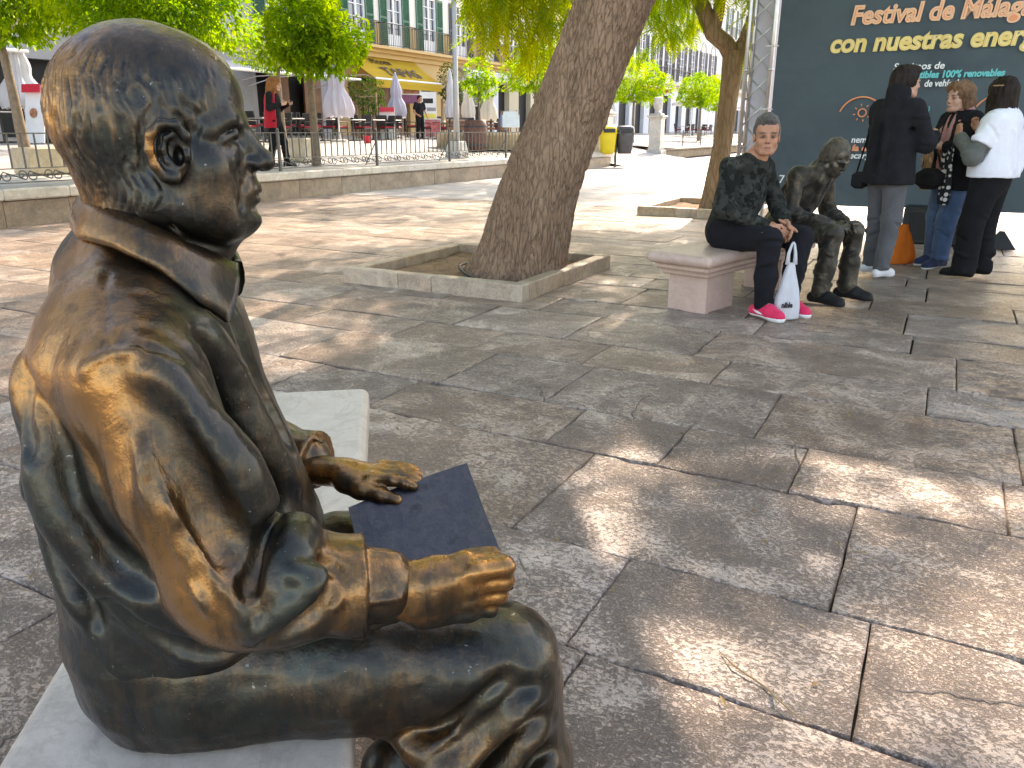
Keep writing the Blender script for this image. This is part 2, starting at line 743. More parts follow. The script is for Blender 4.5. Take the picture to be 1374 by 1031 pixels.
def stone_mat(name, c0, c1, c2, pits=.5, bump=.6, rough=(.36, .62), rnd=.16, cracks=True, scale=1.0):
    t = NT(name)
    co = t.coord()
    oi = t.n('ObjectInfo')
    off = t.n('VectorMath')
    off.operation = 'MULTIPLY_ADD'
    t.l(oi.outputs['Random'], off.inputs[0])
    off.inputs[1].default_value = (37, 71, 13)
    t.l(co, off.inputs[2])
    p = off.outputs[0]
    st = t.n('Mapping')
    st.inputs['Scale'].default_value = (1.0, 1.45, 1)
    rt = t.n('CombineXYZ')
    t.l(t.math('MULTIPLY', t.math('ROUND', t.math('FRACT', t.math('MULTIPLY', oi.outputs['Random'], 7.3))), 1.5708), rt.inputs['Z'])
    t.l(rt.outputs[0], st.inputs['Rotation'])
    t.l(p, st.inputs['Vector'])
    ps = st.outputs[0]
    n1 = t.noise(2.6*scale, 7, .66, p, .7)
    n2 = t.noise(11*scale, 6, .68, ps, .5)
    n3 = t.noise(62*scale, 6, .72, ps, .3)
    n4 = t.noise(170*scale, 4, .65, ps)
    c = t.ramp(n1, [(.3, c0), (.5, c1), (.72, c2)])
    c = t.mix(t.ramp(n2, [(.42, 0.0), (.62, .55)]), c, tuple(v*.62 for v in c1))
    c = t.mix(t.ramp(t.noise(4*scale, 5, .6, ps, .6), [(.56, 0.0), (.7, .5)]), c, (c2[0]*1.0, c2[1]*.80, c2[2]*.68))
    pit = t.ramp(t.math('ADD', t.math('ADD', t.math('MULTIPLY', n3, .6), t.math('MULTIPLY', n4, .25)), t.math('MULTIPLY', n1, .38)), [(.545, 0.0), (.635, 1.0)])
    c = t.mix(t.math('MULTIPLY', t.math('SUBTRACT', 1.0, pit), pits), c, (.055, .048, .042))
    h = t.math('ADD', t.math('MULTIPLY', pit, .7), t.math('MULTIPLY', n2, 1.4))
    h = t.math('ADD', h, t.math('MULTIPLY', n4, .25))
    if cracks:
        vo = t.n('TexVoronoi')
        vo.feature = 'DISTANCE_TO_EDGE'
        vo.inputs['Scale'].default_value = 1.1
        wv = t.n('VectorMath')
        wv.operation = 'MULTIPLY_ADD'
        nz = t.n('TexNoise')
        nz.inputs['Scale'].default_value = 5
        nz.inputs['Detail'].default_value = 6
        t.l(p, nz.inputs['Vector'])
        t.l(nz.outputs['Color'], wv.inputs[0])
        wv.inputs[1].default_value = (.16, .16, .16)
        t.l(p, wv.inputs[2])
        t.l(wv.outputs[0], vo.inputs['Vector'])
        line = t.ramp(vo.outputs['Distance'], [(.0, 1.0), (.005, 0.0)])
        msk = t.ramp(t.noise(1.3, 2, .5, p), [(.58, 0.0), (.63, 1.0)])
        cr = t.math('MULTIPLY', line, msk)
        c = t.mix(t.math('MULTIPLY', cr, .85), c, (.03, .026, .022))
        h = t.math('SUBTRACT', h, t.math('MULTIPLY', cr, 1.5))
    if cracks:
        # trodden gum and drip spots, and broad water stains
        gv = t.n('TexVoronoi')
        gv.inputs['Scale'].default_value = 5.5
        t.l(p, gv.inputs['Vector'])
        sep = t.n('SeparateColor')
        t.l(gv.outputs['Color'], sep.inputs[0])
        spot = t.math('MULTIPLY', t.ramp(gv.outputs['Distance'], [(.055, 1.0), (.085, 0.0)]), t.ramp(sep.outputs[0], [(.80, 0.0), (.82, 1.0)]))
        c = t.mix(t.math('MULTIPLY', spot, .55), c, (.07, .06, .052))
        st2 = t.ramp(t.noise(1.1, 6, .7, p, .8), [(.54, 0.0), (.60, 1.0)])
        c = t.mix(t.math('MULTIPLY', st2, .30), c, (.12, .10, .085))
        rust = t.ramp(t.noise(3.0, 6, .7, p, 1.0), [(.60, 0.0), (.72, 1.0)])
        c = t.mix(t.math('MULTIPLY', rust, .45), c, (.36, .20, .12))
    hs = t.n('HueSaturation')
    t.l(t.math('MULTIPLY_ADD', oi.outputs['Random'], 2*rnd, 1-rnd), hs.inputs['Value'])
    t.l(t.math('MULTIPLY_ADD', t.math('FRACT', t.math('MULTIPLY', oi.outputs['Random'], 13.7)), .28, .86), hs.inputs['Saturation'])
    t.l(c, hs.inputs['Color'])
    t.set(Base_Color=hs.outputs['Color'], Roughness=t.ramp(n3, [(.3, rough[1]), (.7, rough[0])]))
    t.b.inputs['Specular IOR Level'].default_value = .5
    t.bump(h, bump, .012)
    return t.m


SLAB = stone_mat('split_stone', (.35, .235, .172), (.49, .36, .275), (.60, .48, .39), pits=.36, bump=.9, rough=(.27, .5), rnd=.2)
KERB = stone_mat('kerb_stone', (.42, .30, .19), (.51, .38, .26), (.58, .46, .34), pits=.35, bump=.35, cracks=False, rnd=.08)
WALLST = stone_mat('wall_stone', (.20, .145, .10), (.29, .215, .15), (.36, .28, .2), pits=.3, bump=.35, cracks=False, rnd=.1)
CAPST = stone_mat('cap_stone', (.46, .41, .34), (.56, .51, .43), (.62, .57, .5), pits=.2, bump=.25, cracks=False, rnd=.07)

# earth under everything, reaching past the houses
g = MB()
g.add([(-900, -900, 0), (900, -900, 0), (900, 900, 0), (-900, 900, 0)], [(0, 1, 2, 3)])
ground = g.obj('ground', plain('joint_earth', (.055, .047, .04), .9, .3, 20, .3), loc=(0, 0, -.035))
setp(ground, kind='structure')


def pavement_mat():
    t = NT('far_paving')
    co = t.coord()
    br = t.n('TexBrick')
    br.offset = .37
    br.inputs['Scale'].default_value = 1.0
    br.inputs['Brick Width'].default_value = 1.05
    br.inputs['Row Height'].default_value = .56
    br.inputs['Mortar Size'].default_value = .007
    br.inputs['Color1'].default_value = (.37, .35, .32, 1)
    br.inputs['Color2'].default_value = (.45, .43, .40, 1)
    br.inputs['Mortar'].default_value = (.07, .06, .05, 1)
    t.l(co, br.inputs['Vector'])
    n = t.noise(1.2, 8, .7, co, .5)
    c = t.mix(t.ramp(n, [(.38, .55), (.6, 0.0)]), br.outputs['Color'], (.2, .17, .14))
    c = t.mix(t.ramp(t.noise(24, 6, .7, co), [(.5, 0.0), (.75, .4)]), c, (.14, .12, .1))
    t.set(Base_Color=c, Roughness=.6)
    t.bump(t.math('ADD', t.noise(30, 5, .65, co), br.outputs['Fac']), .35, .01)
    return t.m


PAVE = pavement_mat()
A_END = 12.62
# lower plaza beyond the hand-laid slabs, in (b, a) axes
g = MB()
g.add([(-11.2, A_END, 0), (120, A_END, 0), (120, 200, 0), (-11.2, 200, 0)], [(0, 1, 2, 3)])
g.add([(-200, -60, 0), (120, -60, 0), (120, .30, 0), (-200, .30, 0)], [(0, 1, 2, 3)])
g.add([(6.8, .30, 0), (120, .30, 0), (120, A_END, 0), (6.8, A_END, 0)], [(0, 1, 2, 3)])
pav = g.obj('pavement', PAVE, rz=RS)
setp(pav, kind='structure')
# upper plaza
g = MB()
for x0, x1, y0 in ((-90, 7.5, .02), (7.5, 15.75, 2.6), (15.75, 260, .02)):
    g.add([(x0, y0, zup(y0)-.006), (x1, y0, zup(y0)-.006), (x1, 60, zup(60)), (x0, 60, zup(60))], [(0, 1, 2, 3)])
g.add([(7.5, -.6, .004), (15.75, -.6, .004), (15.75, 2.62, zup(2.6)-.006), (7.5, 2.62, zup(2.6)-.006)], [(0, 1, 2, 3)])


def upper_mat():
    t = NT('pale_paving')
    co = t.coord()
    br = t.n('TexBrick')
    br.inputs['Scale'].default_value = 1.0
    br.inputs['Brick Width'].default_value = .8
    br.inputs['Row Height'].default_value = .4
    br.inputs['Mortar Size'].default_value = .006
    br.inputs['Color1'].default_value = (.43, .40, .355, 1)
    br.inputs['Color2'].default_value = (.48, .45, .40, 1)
    br.inputs['Mortar'].default_value = (.24, .2, .17, 1)
    t.l(co, br.inputs['Vector'])
    c = t.mix(t.ramp(t.noise(1.6, 7, .7, co), [(.4, .4), (.65, 0.0)]), br.outputs['Color'], (.33, .29, .24))
    t.set(Base_Color=c, Roughness=.65)
    t.bump(t.noise(30, 5, .65, co), .2, .01)
    return t.m


up = g.obj('upper_plaza', upper_mat(), loc=U(0, 0, 0), rz=RU)
setp(up, kind='structure')

# ---------------------------------------------------------------- hand-laid slabs, each its own piece; rows follow the joints seen in the photograph
FP, CP, SP = 1050., math.cos(R(17.9)), math.sin(R(17.9))


def seen(p, m=60):
    d = p.y*CP-(p.z-1.2)*SP
    if d < .25:
        return False
    x = 687+FP*p.x/d
    y = 515.5-FP*(p.y*SP+(p.z-1.2)*CP)/d
    return -m < x < 1374+m and -m < y < 1031+m


ROWS = [.30, .62, 1.03, 1.50, 1.965, 2.655, 3.105, 3.76, 4.21, 4.86, 5.32, 5.98, 6.44, 7.10, 7.56, 8.22, 8.70, 9.36, 9.84, 10.5, 10.98, 11.64, 12.14, 12.62]
FIXED = {1.03: [-1.32, -.605, .22], 1.50: [-1.5, -.66, -.005, .72], 1.965: [-1.06, -.105, .85], 2.655: [-1.285, -.81, -.33, .335, .95],
         3.105: [-2.1, -1.51, -.548, .40, 1.2], 3.76: [-2.3, -1.6, -.9, .07, .74]}
PLANT = [(5.03, 6.78, -4.30, -2.62), (11.5, 13.5, -4.05, -2.3)]
rnd = random.Random(11)


def slab_mesh(L, W, near, seed):
    gap = .0028 if near else .0055
    L, W, H = L-2*gap, W-2*gap, .05
    if near:
        nx, ny = max(8, int(L/.022)), max(8, int(W/.022))
    else:
        nx, ny = max(3, int(L/.2)), max(3, int(W/.2))
    ex = np.concatenate([[-L/2, -L/2+.006], np.linspace(-L/2+.02, L/2-.02, nx), [L/2-.006, L/2]])
    ey = np.concatenate([[-W/2, -W/2+.006], np.linspace(-W/2+.02, W/2-.02, ny), [W/2-.006, W/2]])
    X, Y = np.meshgrid(ex, ey, indexing='ij')
    P = np.stack([X.ravel(), Y.ravel(), np.zeros(X.size)], 1)
    q = P+np.array([seed*3.17, seed*1.31, 0])
    z = fbm(q, (2.2, 3.4, 1), 3, 3)*.0012
    if near:
        z = z+fbm(q, (14, 24, 1), 5, 4, .6)*.0024
    edge = np.minimum(np.minimum(P[:, 0]+L/2, L/2-P[:, 0]), np.minimum(P[:, 1]+W/2, W/2-P[:, 1]))
    chip = np.clip(fbm(q, 7, 9, 3)-.25, 0, 1)*.012
    z = z-np.where(edge < .003, .0035, np.where(edge < .01, .0008, 0))-np.where(edge < .03, chip*.7, 0)
    P[:, 2] = z
    jit = fbm(q, 9, 12, 2)*.003
    on = edge < .003
    P[on, 0] += jit[on]*np.sign(-P[on, 0])*.6
    P[on, 1] += jit[on]*np.sign(-P[on, 1])*.6
    NX, NY = X.shape
    idx = np.arange(NX*NY).reshape(NX, NY)
    F = np.stack([idx[:-1, :-1], idx[1:, :-1], idx[1:, 1:], idx[:-1, 1:]], -1).reshape(-1, 4)
    rim = np.concatenate([idx[:, 0], idx[-1, 1:], idx[-2::-1, -1], idx[0, -2:0:-1]])
    low = P[rim].copy()
    low[:, 2] = -H
    n0 = len(P)
    k = len(rim)
    sd = np.stack([rim, n0+np.arange(k), n0+(np.arange(k)+1) % k, np.roll(rim, -1)], 1)
    return np.concatenate([P, low]), np.concatenate([F, sd])


n_slab = 0
rest = []
for a0, a1 in zip(ROWS[:-1], ROWS[1:]):
    fx = FIXED.get(a0, [])
    if fx:
        js = list(fx)
    else:
        js = [rnd.uniform(-.6, .2)]
    wmin, wmax = (.5, 1.0) if a1-a0 < .5 else (.75, 1.35)
    if a0 > 7:
        wmin, wmax = wmin*1.15, wmax*1.25
    while js[0] > -10.7:
        js.insert(0, js[0]-rnd.uniform(wmin, wmax))
    while js[-1] < 6.8:
        js.append(js[-1]+rnd.uniform(wmin, wmax))
    js = [max(-11.0, min(6.8, j)) for j in js]
    for b0, b1 in zip(js[:-1], js[1:]):
        if b1-b0 < .05:
            continue
        c = AB((a0+a1)/2, (b0+b1)/2)
        if not any(seen(AB(a, b)) for a in (a0, a1) for b in (b0, (b0+b1)/2, b1)):
            if not (a0 < 2.2 and -2.4 < b0 < 1.5):
                rest.append((a0, a1, b0, b1))
                continue
        if any(p[0]+.1 < a0 and a1 < p[1]-.1 and p[2]+.1 < b0 and b1 < p[3]-.1 for p in PLANT):
            continue
        near = c.length < 4.6
        n_slab += 1
        V, F = slab_mesh(b1-b0, a1-a0, near, n_slab)
        o = mesh_obj('paving_slab', V, F, SLAB, ground, True)
        o.location = AB((a0+a1)/2, (b0+b1)/2, .035+rnd.uniform(-.0035, .0025))
        o.rotation_euler = (R(rnd.uniform(-.28, .28)), R(rnd.uniform(-.22, .22)), RS+R(rnd.uniform(-.2, .2)))
m = MB()
for a0, a1, b0, b1 in rest:
    m.box(((b0+b1)/2, (a0+a1)/2, -.027+rnd.uniform(-.003, .0015)), (b1-b0-.011, a1-a0-.011, .05), bev=.004)
setp(m.obj('paving_slab', SLAB, ground, loc=(0, 0, .035), rz=RS), kind='stuff')
print('slabs', n_slab, len(rest))
# ---------------------------------------------------------------- planters round the two big trees


def planter(a0, a1, b0, b1, label):
    t = thing('tree_planter', label, 'planter', AB((a0+a1)/2, (b0+b1)/2), RS)
    L, W, w, h = b1-b0, a1-a0, .11, .125
    rr = random.Random(int(a0*10))
    for s in (-1, 1):
        n = 3
        cuts = [-L/2, -L/2+L*.33, -L/2+L*.52, L/2] if s < 0 else [-L/2, -.1, .5, L/2]
        for x0, x1 in zip(cuts[:-1], cuts[1:]):
            MB().box(((x0+x1)/2, s*(W/2-w/2), h/2-.01+rr.uniform(-.004, .004)), (x1-x0-.006, w, h+.02), bev=.008).obj('kerb_stone', KERB, t)
        cuts = [-W/2+w, -W/2+w+(W-2*w)*.4, W/2-w]
        for x0, x1 in zip(cuts[:-1], cuts[1:]):
            MB().box((s*(L/2-w/2), (x0+x1)/2, h/2-.01+rr.uniform(-.004, .004)), (w, x1-x0-.006, h+.02), bev=.008).obj('kerb_stone', KERB, t)
    n = 24
    V, F = [], []
    for i in range(n):
        for j in range(n):
            x, y = (i/(n-1)-.5)*(L-2*w+.02), (j/(n-1)-.5)*(W-2*w+.02)
            V.append((x, y, .04))
    V = np.array(V)
    V[:, 2] += fbm(V, 4, 3, 3)*.018
    F = [(i*n+j, (i+1)*n+j, (i+1)*n+j+1, i*n+j+1) for i in range(n-1) for j in range(n-1)]
    lit = MB()
    for _ in range(220):
        x, y = rr.uniform(-.5, .5)*(L-.3), rr.uniform(-.5, .5)*(W-.3)
        a, q = rr.uniform(0, 6.3), rr.uniform(.01, .03)
        c, s2 = math.cos(a)*q, math.sin(a)*q
        z = .062+rr.uniform(-.006, .012)
        lit.add([(x-c, y-s2, z), (x-s2*.35, y+c*.35, z+.003), (x+c, y+s2, z), (x+s2*.35, y-c*.35, z+.004)], [(0, 1, 2, 3)])
    setp(lit.obj('litter', plain('leaf_litter', (.27, .17, .07), .9, .5, 30), t), kind='stuff')
    o = mesh_obj('soil', V, F, plain('dry_soil', (.23, .135, .075), .95, .35, 9, .8, bscale=60), t)
    return t


planter(*PLANT[0], 'square stone kerb planter of bare soil around the leaning tree trunk')
planter(*PLANT[1], 'square stone kerb planter behind the bench, around the slimmer forked tree')
# irrigation hose looping out of the soil at the foot of the trunk
hp = []
for k in range(26):
    th = math.pi*(.55+1.02*k/25)
    hp.append(AB(5.80+.47*math.sin(th)*.9-.02, -3.05+.52*math.cos(th), .085+.03*math.sin(th*2.3)))
setp(MB().tube(hp, .011, 6).obj('hose', plain('black_rubber', (.02, .02, .02), .5), smooth=True),
     'black irrigation hose curled round the foot of the leaning trunk', 'hose')

# ---------------------------------------------------------------- low wall and iron fence
IRON = plain('grey_iron', (.095, .088, .08), .55, .25, 20, metal=.0)


def low_wall(u0, u1, v, label, step=1.06, seed=1):
    t = thing('low_wall', label, 'wall', U(u0, v), RU)
    rr = random.Random(seed)
    x, L = 0.0, u1-u0
    protos = {}
    while x < L-.3:
        w = min(step*rr.choice((.85, 1.0, 1.15)), L-x)
        if L-x-w < .3:
            w = L-x
        key = round(w, 3)
        if key not in protos:
            a = MB().box((0, .19, .16), (w-.008, .36, .34), bev=.008).obj('wall_stone', WALLST, t)
            c = MB().box((0, .18, .415), (w-.006, .46, .15), bev=.02).obj('cap_stone', CAPST, t)
            protos[key] = (a, c)
        else:
            a, c = [link(o.copy(), t) for o in protos[key]]
        for o in (a, c):
            o.location = (x+w/2, rr.uniform(-.003, .003), 0)
        x += w
    MB().box((L/2, .6, .2), (L, .44, .52)).obj('backing', WALLST, t)
    return t


low_wall(-24, 7.5, 0, 'long low wall of brown stone blocks with pale capping under the scrolled fence')
low_wall(15.75, 40, .75, 'low wall of brown stone blocks beyond the gate pillar with the urn', seed=3)


def scroll(x0, w, z0, h, mir=1):
    """an S scroll of flat bar"""
    pts = []
    r = h*.46
    for k in range(22):
        th = k/21*2.3*math.pi
        q = r*(.18+.82*k/21)
        pts.append((x0+mir*(r-q*math.cos(th)) if False else x0+r+q*math.cos(math.pi+th), 0, z0+r+q*math.sin(th)))
    a = pts[-1]
    pts2 = []
    for k in range(22):
        th = k/21*2.3*math.pi
        q = r*(.18+.82*k/21)
        pts2.append((x0+w-r-q*math.cos(math.pi+th), 0, z0+h-r-q*math.sin(th)))
    return pts+pts2[::-1]


def iron_fence(us, v, label, zb=.49, full=True):
    t = thing('iron_fence', label, 'fence', U(us[0], v), RU)
    post = rail = None
    bal = scr = None
    H = .69
    for i, u in enumerate(us):
        x = u-us[0]
        if post is None:
            m = MB().box((0, 0, H/2+.01), (.045, .045, H+.02)).lathe((0, 0, H+.02), [(.02, 0), (.03, .02), (.022, .045), (.004, .06)], 8)
            post = m.obj('post', IRON, t)
            post.location = (x, 0, zb)
            brace = MB().tube([(0, 0, .52), (.02, .33, .01)], .011, 6).obj('brace', IRON, t)
            brace.location = (x, 0, zb)
        else:
            o = link(post.copy(), t)
            o.location = (x, 0, zb)
            o = link(brace.copy(), t)
            o.location = (x, 0, zb)
        if i == len(us)-1:
            break
        w = us[i+1]-u
        m = MB()
        m.box((x+w/2, 0, H-.006), (w-.05, .032, .016)).box((x+w/2, 0, .236), (w-.05, .022, .012)).box((x+w/2, 0, .055), (w-.05, .026, .014))
        m.obj('rail', IRON, t, loc=(0, 0, zb))
        n = 16 if full else 20
        if not full:
            m = MB()
        for k in range(1, n):
            xx = x+w*k/n
            if full:
                if bal is None:
                    bal = MB().box((0, 0, (.242+H-.015)/2), (.018, .018, H-.015-.242)).obj('baluster', IRON, t)
                    o = bal
                else:
                    o = link(bal.copy(), t)
                o.location = (xx, 0, zb)
            else:
                m.box((xx, 0, H/2), (.014, .014, H-.03))
        if not full:
            setp(m.obj('balusters', IRON, t, loc=(0, 0, zb)), kind='stuff')
            continue
        ns = 8
        for k in range(ns):
            sw = (w-.06)/ns
            if scr is None:
                scr = MB().tube(scroll(0, sw, .062, .165), .0085, 5).obj('scroll', IRON, t, smooth=True)
                o = scr
            else:
                o = link(scr.copy(), t)
            o.location = (x+.03+sw*k, 0, zb)
    return t


iron_fence([-8.65+2.9*k for k in range(-4, 6)], .22, 'grey iron fence with a band of scrolls on top of the long low wall')
iron_fence([16.2+3.2*k for k in range(7)], .95, 'plain iron railing on the low wall beyond the urn pillar', full=False)

# gate pillars with urns
PST = stone_mat('pillar_stone', (.50, .46, .40), (.60, .56, .5), (.66, .62, .56), pits=.15, bump=.2, cracks=False, rnd=.05)


def gate_pillar(u, v, label):
    t = thing('gate_pillar', label, 'pillar', U(u, v), RU, 'stone gate pillars with urns')
    m = MB().box((0, 0, .19), (.74, .74, .42), bev=.03)
    m.obj('plinth', PST, t)
    m = MB().box((0, 0, 1.06), (.54, .54, 1.32), bev=.012)
    m.obj('shaft', PST, t)
    m = MB().box((0, 0, 1.755), (.62, .62, .07), bev=.02).box((0, 0, 1.825), (.74, .74, .07), bev=.02).box((0, 0, 1.90), (.5, .5, .08), bev=.02)
    m.obj('capital', PST, t)
    prof = [(.12, 1.94), (.16, 1.96), (.09, 2.02), (.08, 2.06), (.17, 2.16), (.21, 2.30), (.20, 2.42), (.17, 2.50), (.2, 2.53), (.2, 2.58), (.12, 2.62)]
    MB().lathe((0, 0, 0), prof, 16).obj('urn', PST, t, True)
    return t


gate_pillar(8.0, .55, 'stone gate pillar with urn, partly hidden behind the yellow litter bin')
gate_pillar(15.3, .95, 'stone gate pillar with urn standing clear between yellow bin and forked tree')

# twin litter bins
YEL = plain('yellow_plastic', (.75, .55, .02), .4, .08, 6)
DKB = plain('dark_steel', (.09, .09, .1), .3, .2, 6, metal=.7)
t = thing('litter_bin', 'bright yellow litter bin on a shared post beside the dark steel one', 'litter bin', U(7.0, -.35), R(8))
t.scale = (1.3, 1.3, 1.06)


def bin_body(x, m, flap):
    b = MB()
    lay = []
    for z, w, d in ((.42, .17, .13), (.50, .19, .15), (1.05, .235, .19), (1.16, .24, .19), (1.27, .21, .14), (1.30, .15, .08)):
        ring = []
        for k in range(16):
            th = 2*math.pi*k/16
            c, s_ = math.cos(th), math.sin(th)
            ring.append((x+w*math.copysign(abs(c)**.5, c), d*math.copysign(abs(s_)**.5, s_), z))
        lay.append(ring)
    b.v = [v for r in lay for v in r]
    n = 16
    for i in range(len(lay)-1):
        for k in range(n):
            b.f.append((i*n+k, i*n+(k+1) % n, (i+1)*n+(k+1) % n, (i+1)*n+k))
    b.f.append(tuple(reversed(range(n))))
    b.f.append(tuple(range((len(lay)-1)*n, len(lay)*n)))
    return b


bin_body(-.24, YEL, 1).obj('bin_body', YEL, t, True)
MB().box((-.24, -.185, 1.15), (.32, .03, .12), bev=.01).obj('opening', plain('bin_shadow', (.03, .03, .03), .6), t)
MB().box((-.24, 0, 1.075), (.50, .40, .025), bev=.008).obj('rim', YEL, t)
t2 = thing('litter_bin', 'dark steel litter bin, twin of the yellow one on the same post', 'litter bin', U(7.0, -.35), R(8))
t2.scale = (1.3, 1.3, 1.06)
bin_body(.24, DKB, 1).obj('bin_body', DKB, t2, True)
MB().box((.24, -.185, 1.15), (.32, .03, .12), bev=.01).obj('opening', plain('bin_shadow', (.03, .03, .03), .6), t2)
MB().box((.24, 0, 1.075), (.51, .41, .025), bev=.008).obj('rim', DKB, t2)
m = MB().tube([(0, 0, -.02), (0, 0, 1.12)], .035, 8).box((0, 0, .95), (.18, .06, .05)).box((0, 0, .6), (.18, .06, .05))
m.obj('post', DKB, t2)

# street lamp
t = thing('street_lamp', 'tall grey lamp post in front of the white building', 'street lamp', U(-1.1, 1.1, zup(1.1)), RU)
MB().box((0, 0, .2), (.5, .5, .44), taper=.7, bev=.02).obj('base', PST, t)
MB().tube([(0, 0, .4), (0, 0, 1.2), (0, 0, 8.0)], [.085, .075, .055], 12).obj('pole', plain('galvanised', (.42, .41, .4), .45, .1, 8, metal=.5), t, True)
m = MB().tube([(0, 0, 7.9), (.5, 0, 8.3), (1.0, 0, 8.35)], .03, 8).box((1.1, 0, 8.35), (.6, .25, .1), bev=.03)
m.obj('lantern', plain('galvanised', (.42, .41, .4)), t)

# ---------------------------------------------------------------- houses along the terrace (local axes u, v, z)
def plaster(name, col, var=.07):
    t = NT(name)
    co = t.coord()
    c = t.ramp(t.noise(.7, 7, .65, co), [(.3, tuple(x*(1-var*1.6) for x in col)), (.7, col)])
    c = t.mix(t.ramp(t.noise(3, 6, .7, t.coord('Object', (3, 3, .5))), [(.55, 0.0), (.8, .25)]), c, tuple(x*.6 for x in col))
    t.set(Base_Color=c, Roughness=.85)
    t.bump(t.noise(25, 5, .6, co), .15, .01)
    return t.m


WHITE_PL = plaster('white_plaster', (.74, .71, .63))
OCHRE_PL = plaster('ochre_plaster', (.62, .42, .19))
CREAM_PL = plaster('cream_plaster', (.66, .58, .42))
GREY_PL = plaster('grey_plaster', (.40, .385, .40))
BLUE_PL = plaster('cool_white_plaster', (.72, .74, .78))
GREEN_W = plain('green_paint', (.015, .12, .075), .45, .25, 5)
NAVY_W = plain('navy_paint', (.018, .026, .05), .45, .25, 5)
FRAME_W = plain('white_paint', (.78, .78, .78), .45, .05, 5)
WOOD_BR = plain('brown_wood', (.2, .085, .035), .5, .4, 3)
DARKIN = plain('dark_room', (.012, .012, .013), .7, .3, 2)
STONE_TR = plain('stone_trim', (.58, .53, .45), .8, .12, 4, .2)
ROOF_T = plain('roof_tile', (.32, .14, .08), .8, .3, 6, .4)


def glass_mat():
    t = NT('window_glass')
    co = t.coord()
    c = t.ramp(t.noise(1.4, 3, .5, co, .5), [(.35, (.015, .02, .03)), (.7, (.10, .13, .19))])
    t.set(Base_Color=c, Roughness=.06, Metallic=0.0)
    t.b.inputs['Specular IOR Level'].default_value = .9
    return t.m


GLASS = glass_mat()
_WP = {}


def window(b, u, v, z0, w, h, shut, arch=False, trim=None, rail=True):
    """French window with mullions, two louvred shutters and a balcony rail"""
    key = (w, h, shut.name, arch, rail, trim.name if trim else '')
    if key not in _WP:
        fr = MB()
        th = .07
        fr.box((-w/2+th/2, 0, h/2), (th, .08, h)).box((w/2-th/2, 0, h/2), (th, .08, h)).box((0, 0, th/2), (w-2*th, .08, th)).box((0, 0, h-th/2), (w-2*th, .08, th))
        fr.box((0, .004, h/2), (.10, .07, h-2*th))
        for k in range(1, 5):
            fr.box((-w/4, 0, h*k/5+.1), (w/2-th-.05, .045, .035)).box((w/4, 0, h*k/5+.1), (w/2-th-.05, .045, .035))
        fr.box((-w/4, .01, .35), (w/2-.12, .05, .5)).box((w/4, .01, .35), (w/2-.12, .05, .5))
        if arch:
            n = 12
            for k in range(n):
                a0, a1 = math.pi*k/n, math.pi*(k+1)/n
                fr.tube([(w/2*.95*math.cos(a0), 0, h+w/2*.95*math.sin(a0)), (w/2*.95*math.cos(a1), 0, h+w/2*.95*math.sin(a1))], .035, 6)
            for a in (45, 90, 135):
                fr.tube([(0, 0, h), (w/2*.93*math.cos(R(a)), 0, h+w/2*.93*math.sin(R(a)))], .018, 5)
        f = fr.obj('window', FRAME_W, b)
        p = MB().box((0, .05, h/2), (w-.02, .02, h-.02))
        if arch:
            pl = [(w/2*.96*math.cos(math.pi*k/14), w/2*.96*math.sin(math.pi*k/14)) for k in range(15)]
            M = Matrix.Translation((0, .06, h)) @ Matrix.Rotation(R(90), 4, 'X')
            p.prism(pl, 0, .02, M)
        pane = p.obj('pane', GLASS, f)
        parts = [f]
        if trim:
            tm = MB()
            if arch:
                n = 14
                for k in range(n):
                    a0, a1 = math.pi*k/n, math.pi*(k+1)/n
                    r0, r1 = w/2, w/2+.2
                    q = [(r0*math.cos(a0), r0*math.sin(a0)), (r1*math.cos(a0), r1*math.sin(a0)), (r1*math.cos(a1), r1*math.sin(a1)), (r0*math.cos(a1), r0*math.sin(a1))]
                    M = Matrix.Translation((0, -.02, h)) @ Matrix.Rotation(R(90), 4, 'X')
                    tm.prism(q, -.0, .06, M)
            else:
                tm.box((0, -.05, h+.1), (w+.3, .08, .2))
            parts.append(tm.obj('window_trim', trim, b))
        for s in (-1, 1):
            sh = MB()
            sw = w*.5
            sh.box((-sw/2+.03, 0, h/2), (.06, .05, h)).box((sw/2-.03, 0, h/2), (.06, .05, h))
            for z in (.04, h*.5, h-.04):
                sh.box((0, 0, z), (sw-.12, .05, .09))
            nsl = 26
            for k in range(nsl):
                z = .12+(h-.24)*(k+.5)/nsl
                sh.box((0, 0, z), (sw-.12, .012, (h-.24)/nsl*1.25), Matrix.Rotation(R(32), 3, 'X'))
            o = sh.obj('shutter', shut, b)
            parts.append(o)
            o['off'] = s*(w/2+sw/2+.01)
        if rail:
            r_ = MB()
            W = w*2+.3
            r_.box((0, 0, 1.0), (W, .04, .03)).box((0, 0, .08), (W, .03, .02))
            for k in range(19):
                r_.box((-W/2+W*k/18, 0, .52), (.014, .014, .94))
            for s in (-1, 1):
                r_.box((s*W/2, .2, 1.0), (.03, .4, .03)).box((s*W/2, .2, .08), (.02, .4, .02))
                for k in range(3):
                    r_.box((s*W/2, .08+.13*k, .52), (.014, .014, .94))
            parts.append(r_.obj('balcony_rail', IRON_D, b))
        _WP[key] = parts
        new = parts
    else:
        new = []
        for p in _WP[key]:
            o = link(p.copy(), b)
            for c in p.children:
                link(c.copy(), o)
            new.append(o)
    for o in new:
        n = o.name.split('.')[0]
        dy = {'window': .06, 'window_trim': 0, 'shutter': -.035, 'balcony_rail': -.42}[n]
        o.location = (u+(o['off'] if 'off' in o else 0), v+dy, z0)


IRON_D = plain('dark_iron', (.05, .05, .055), .5, .2, 9, metal=.4)


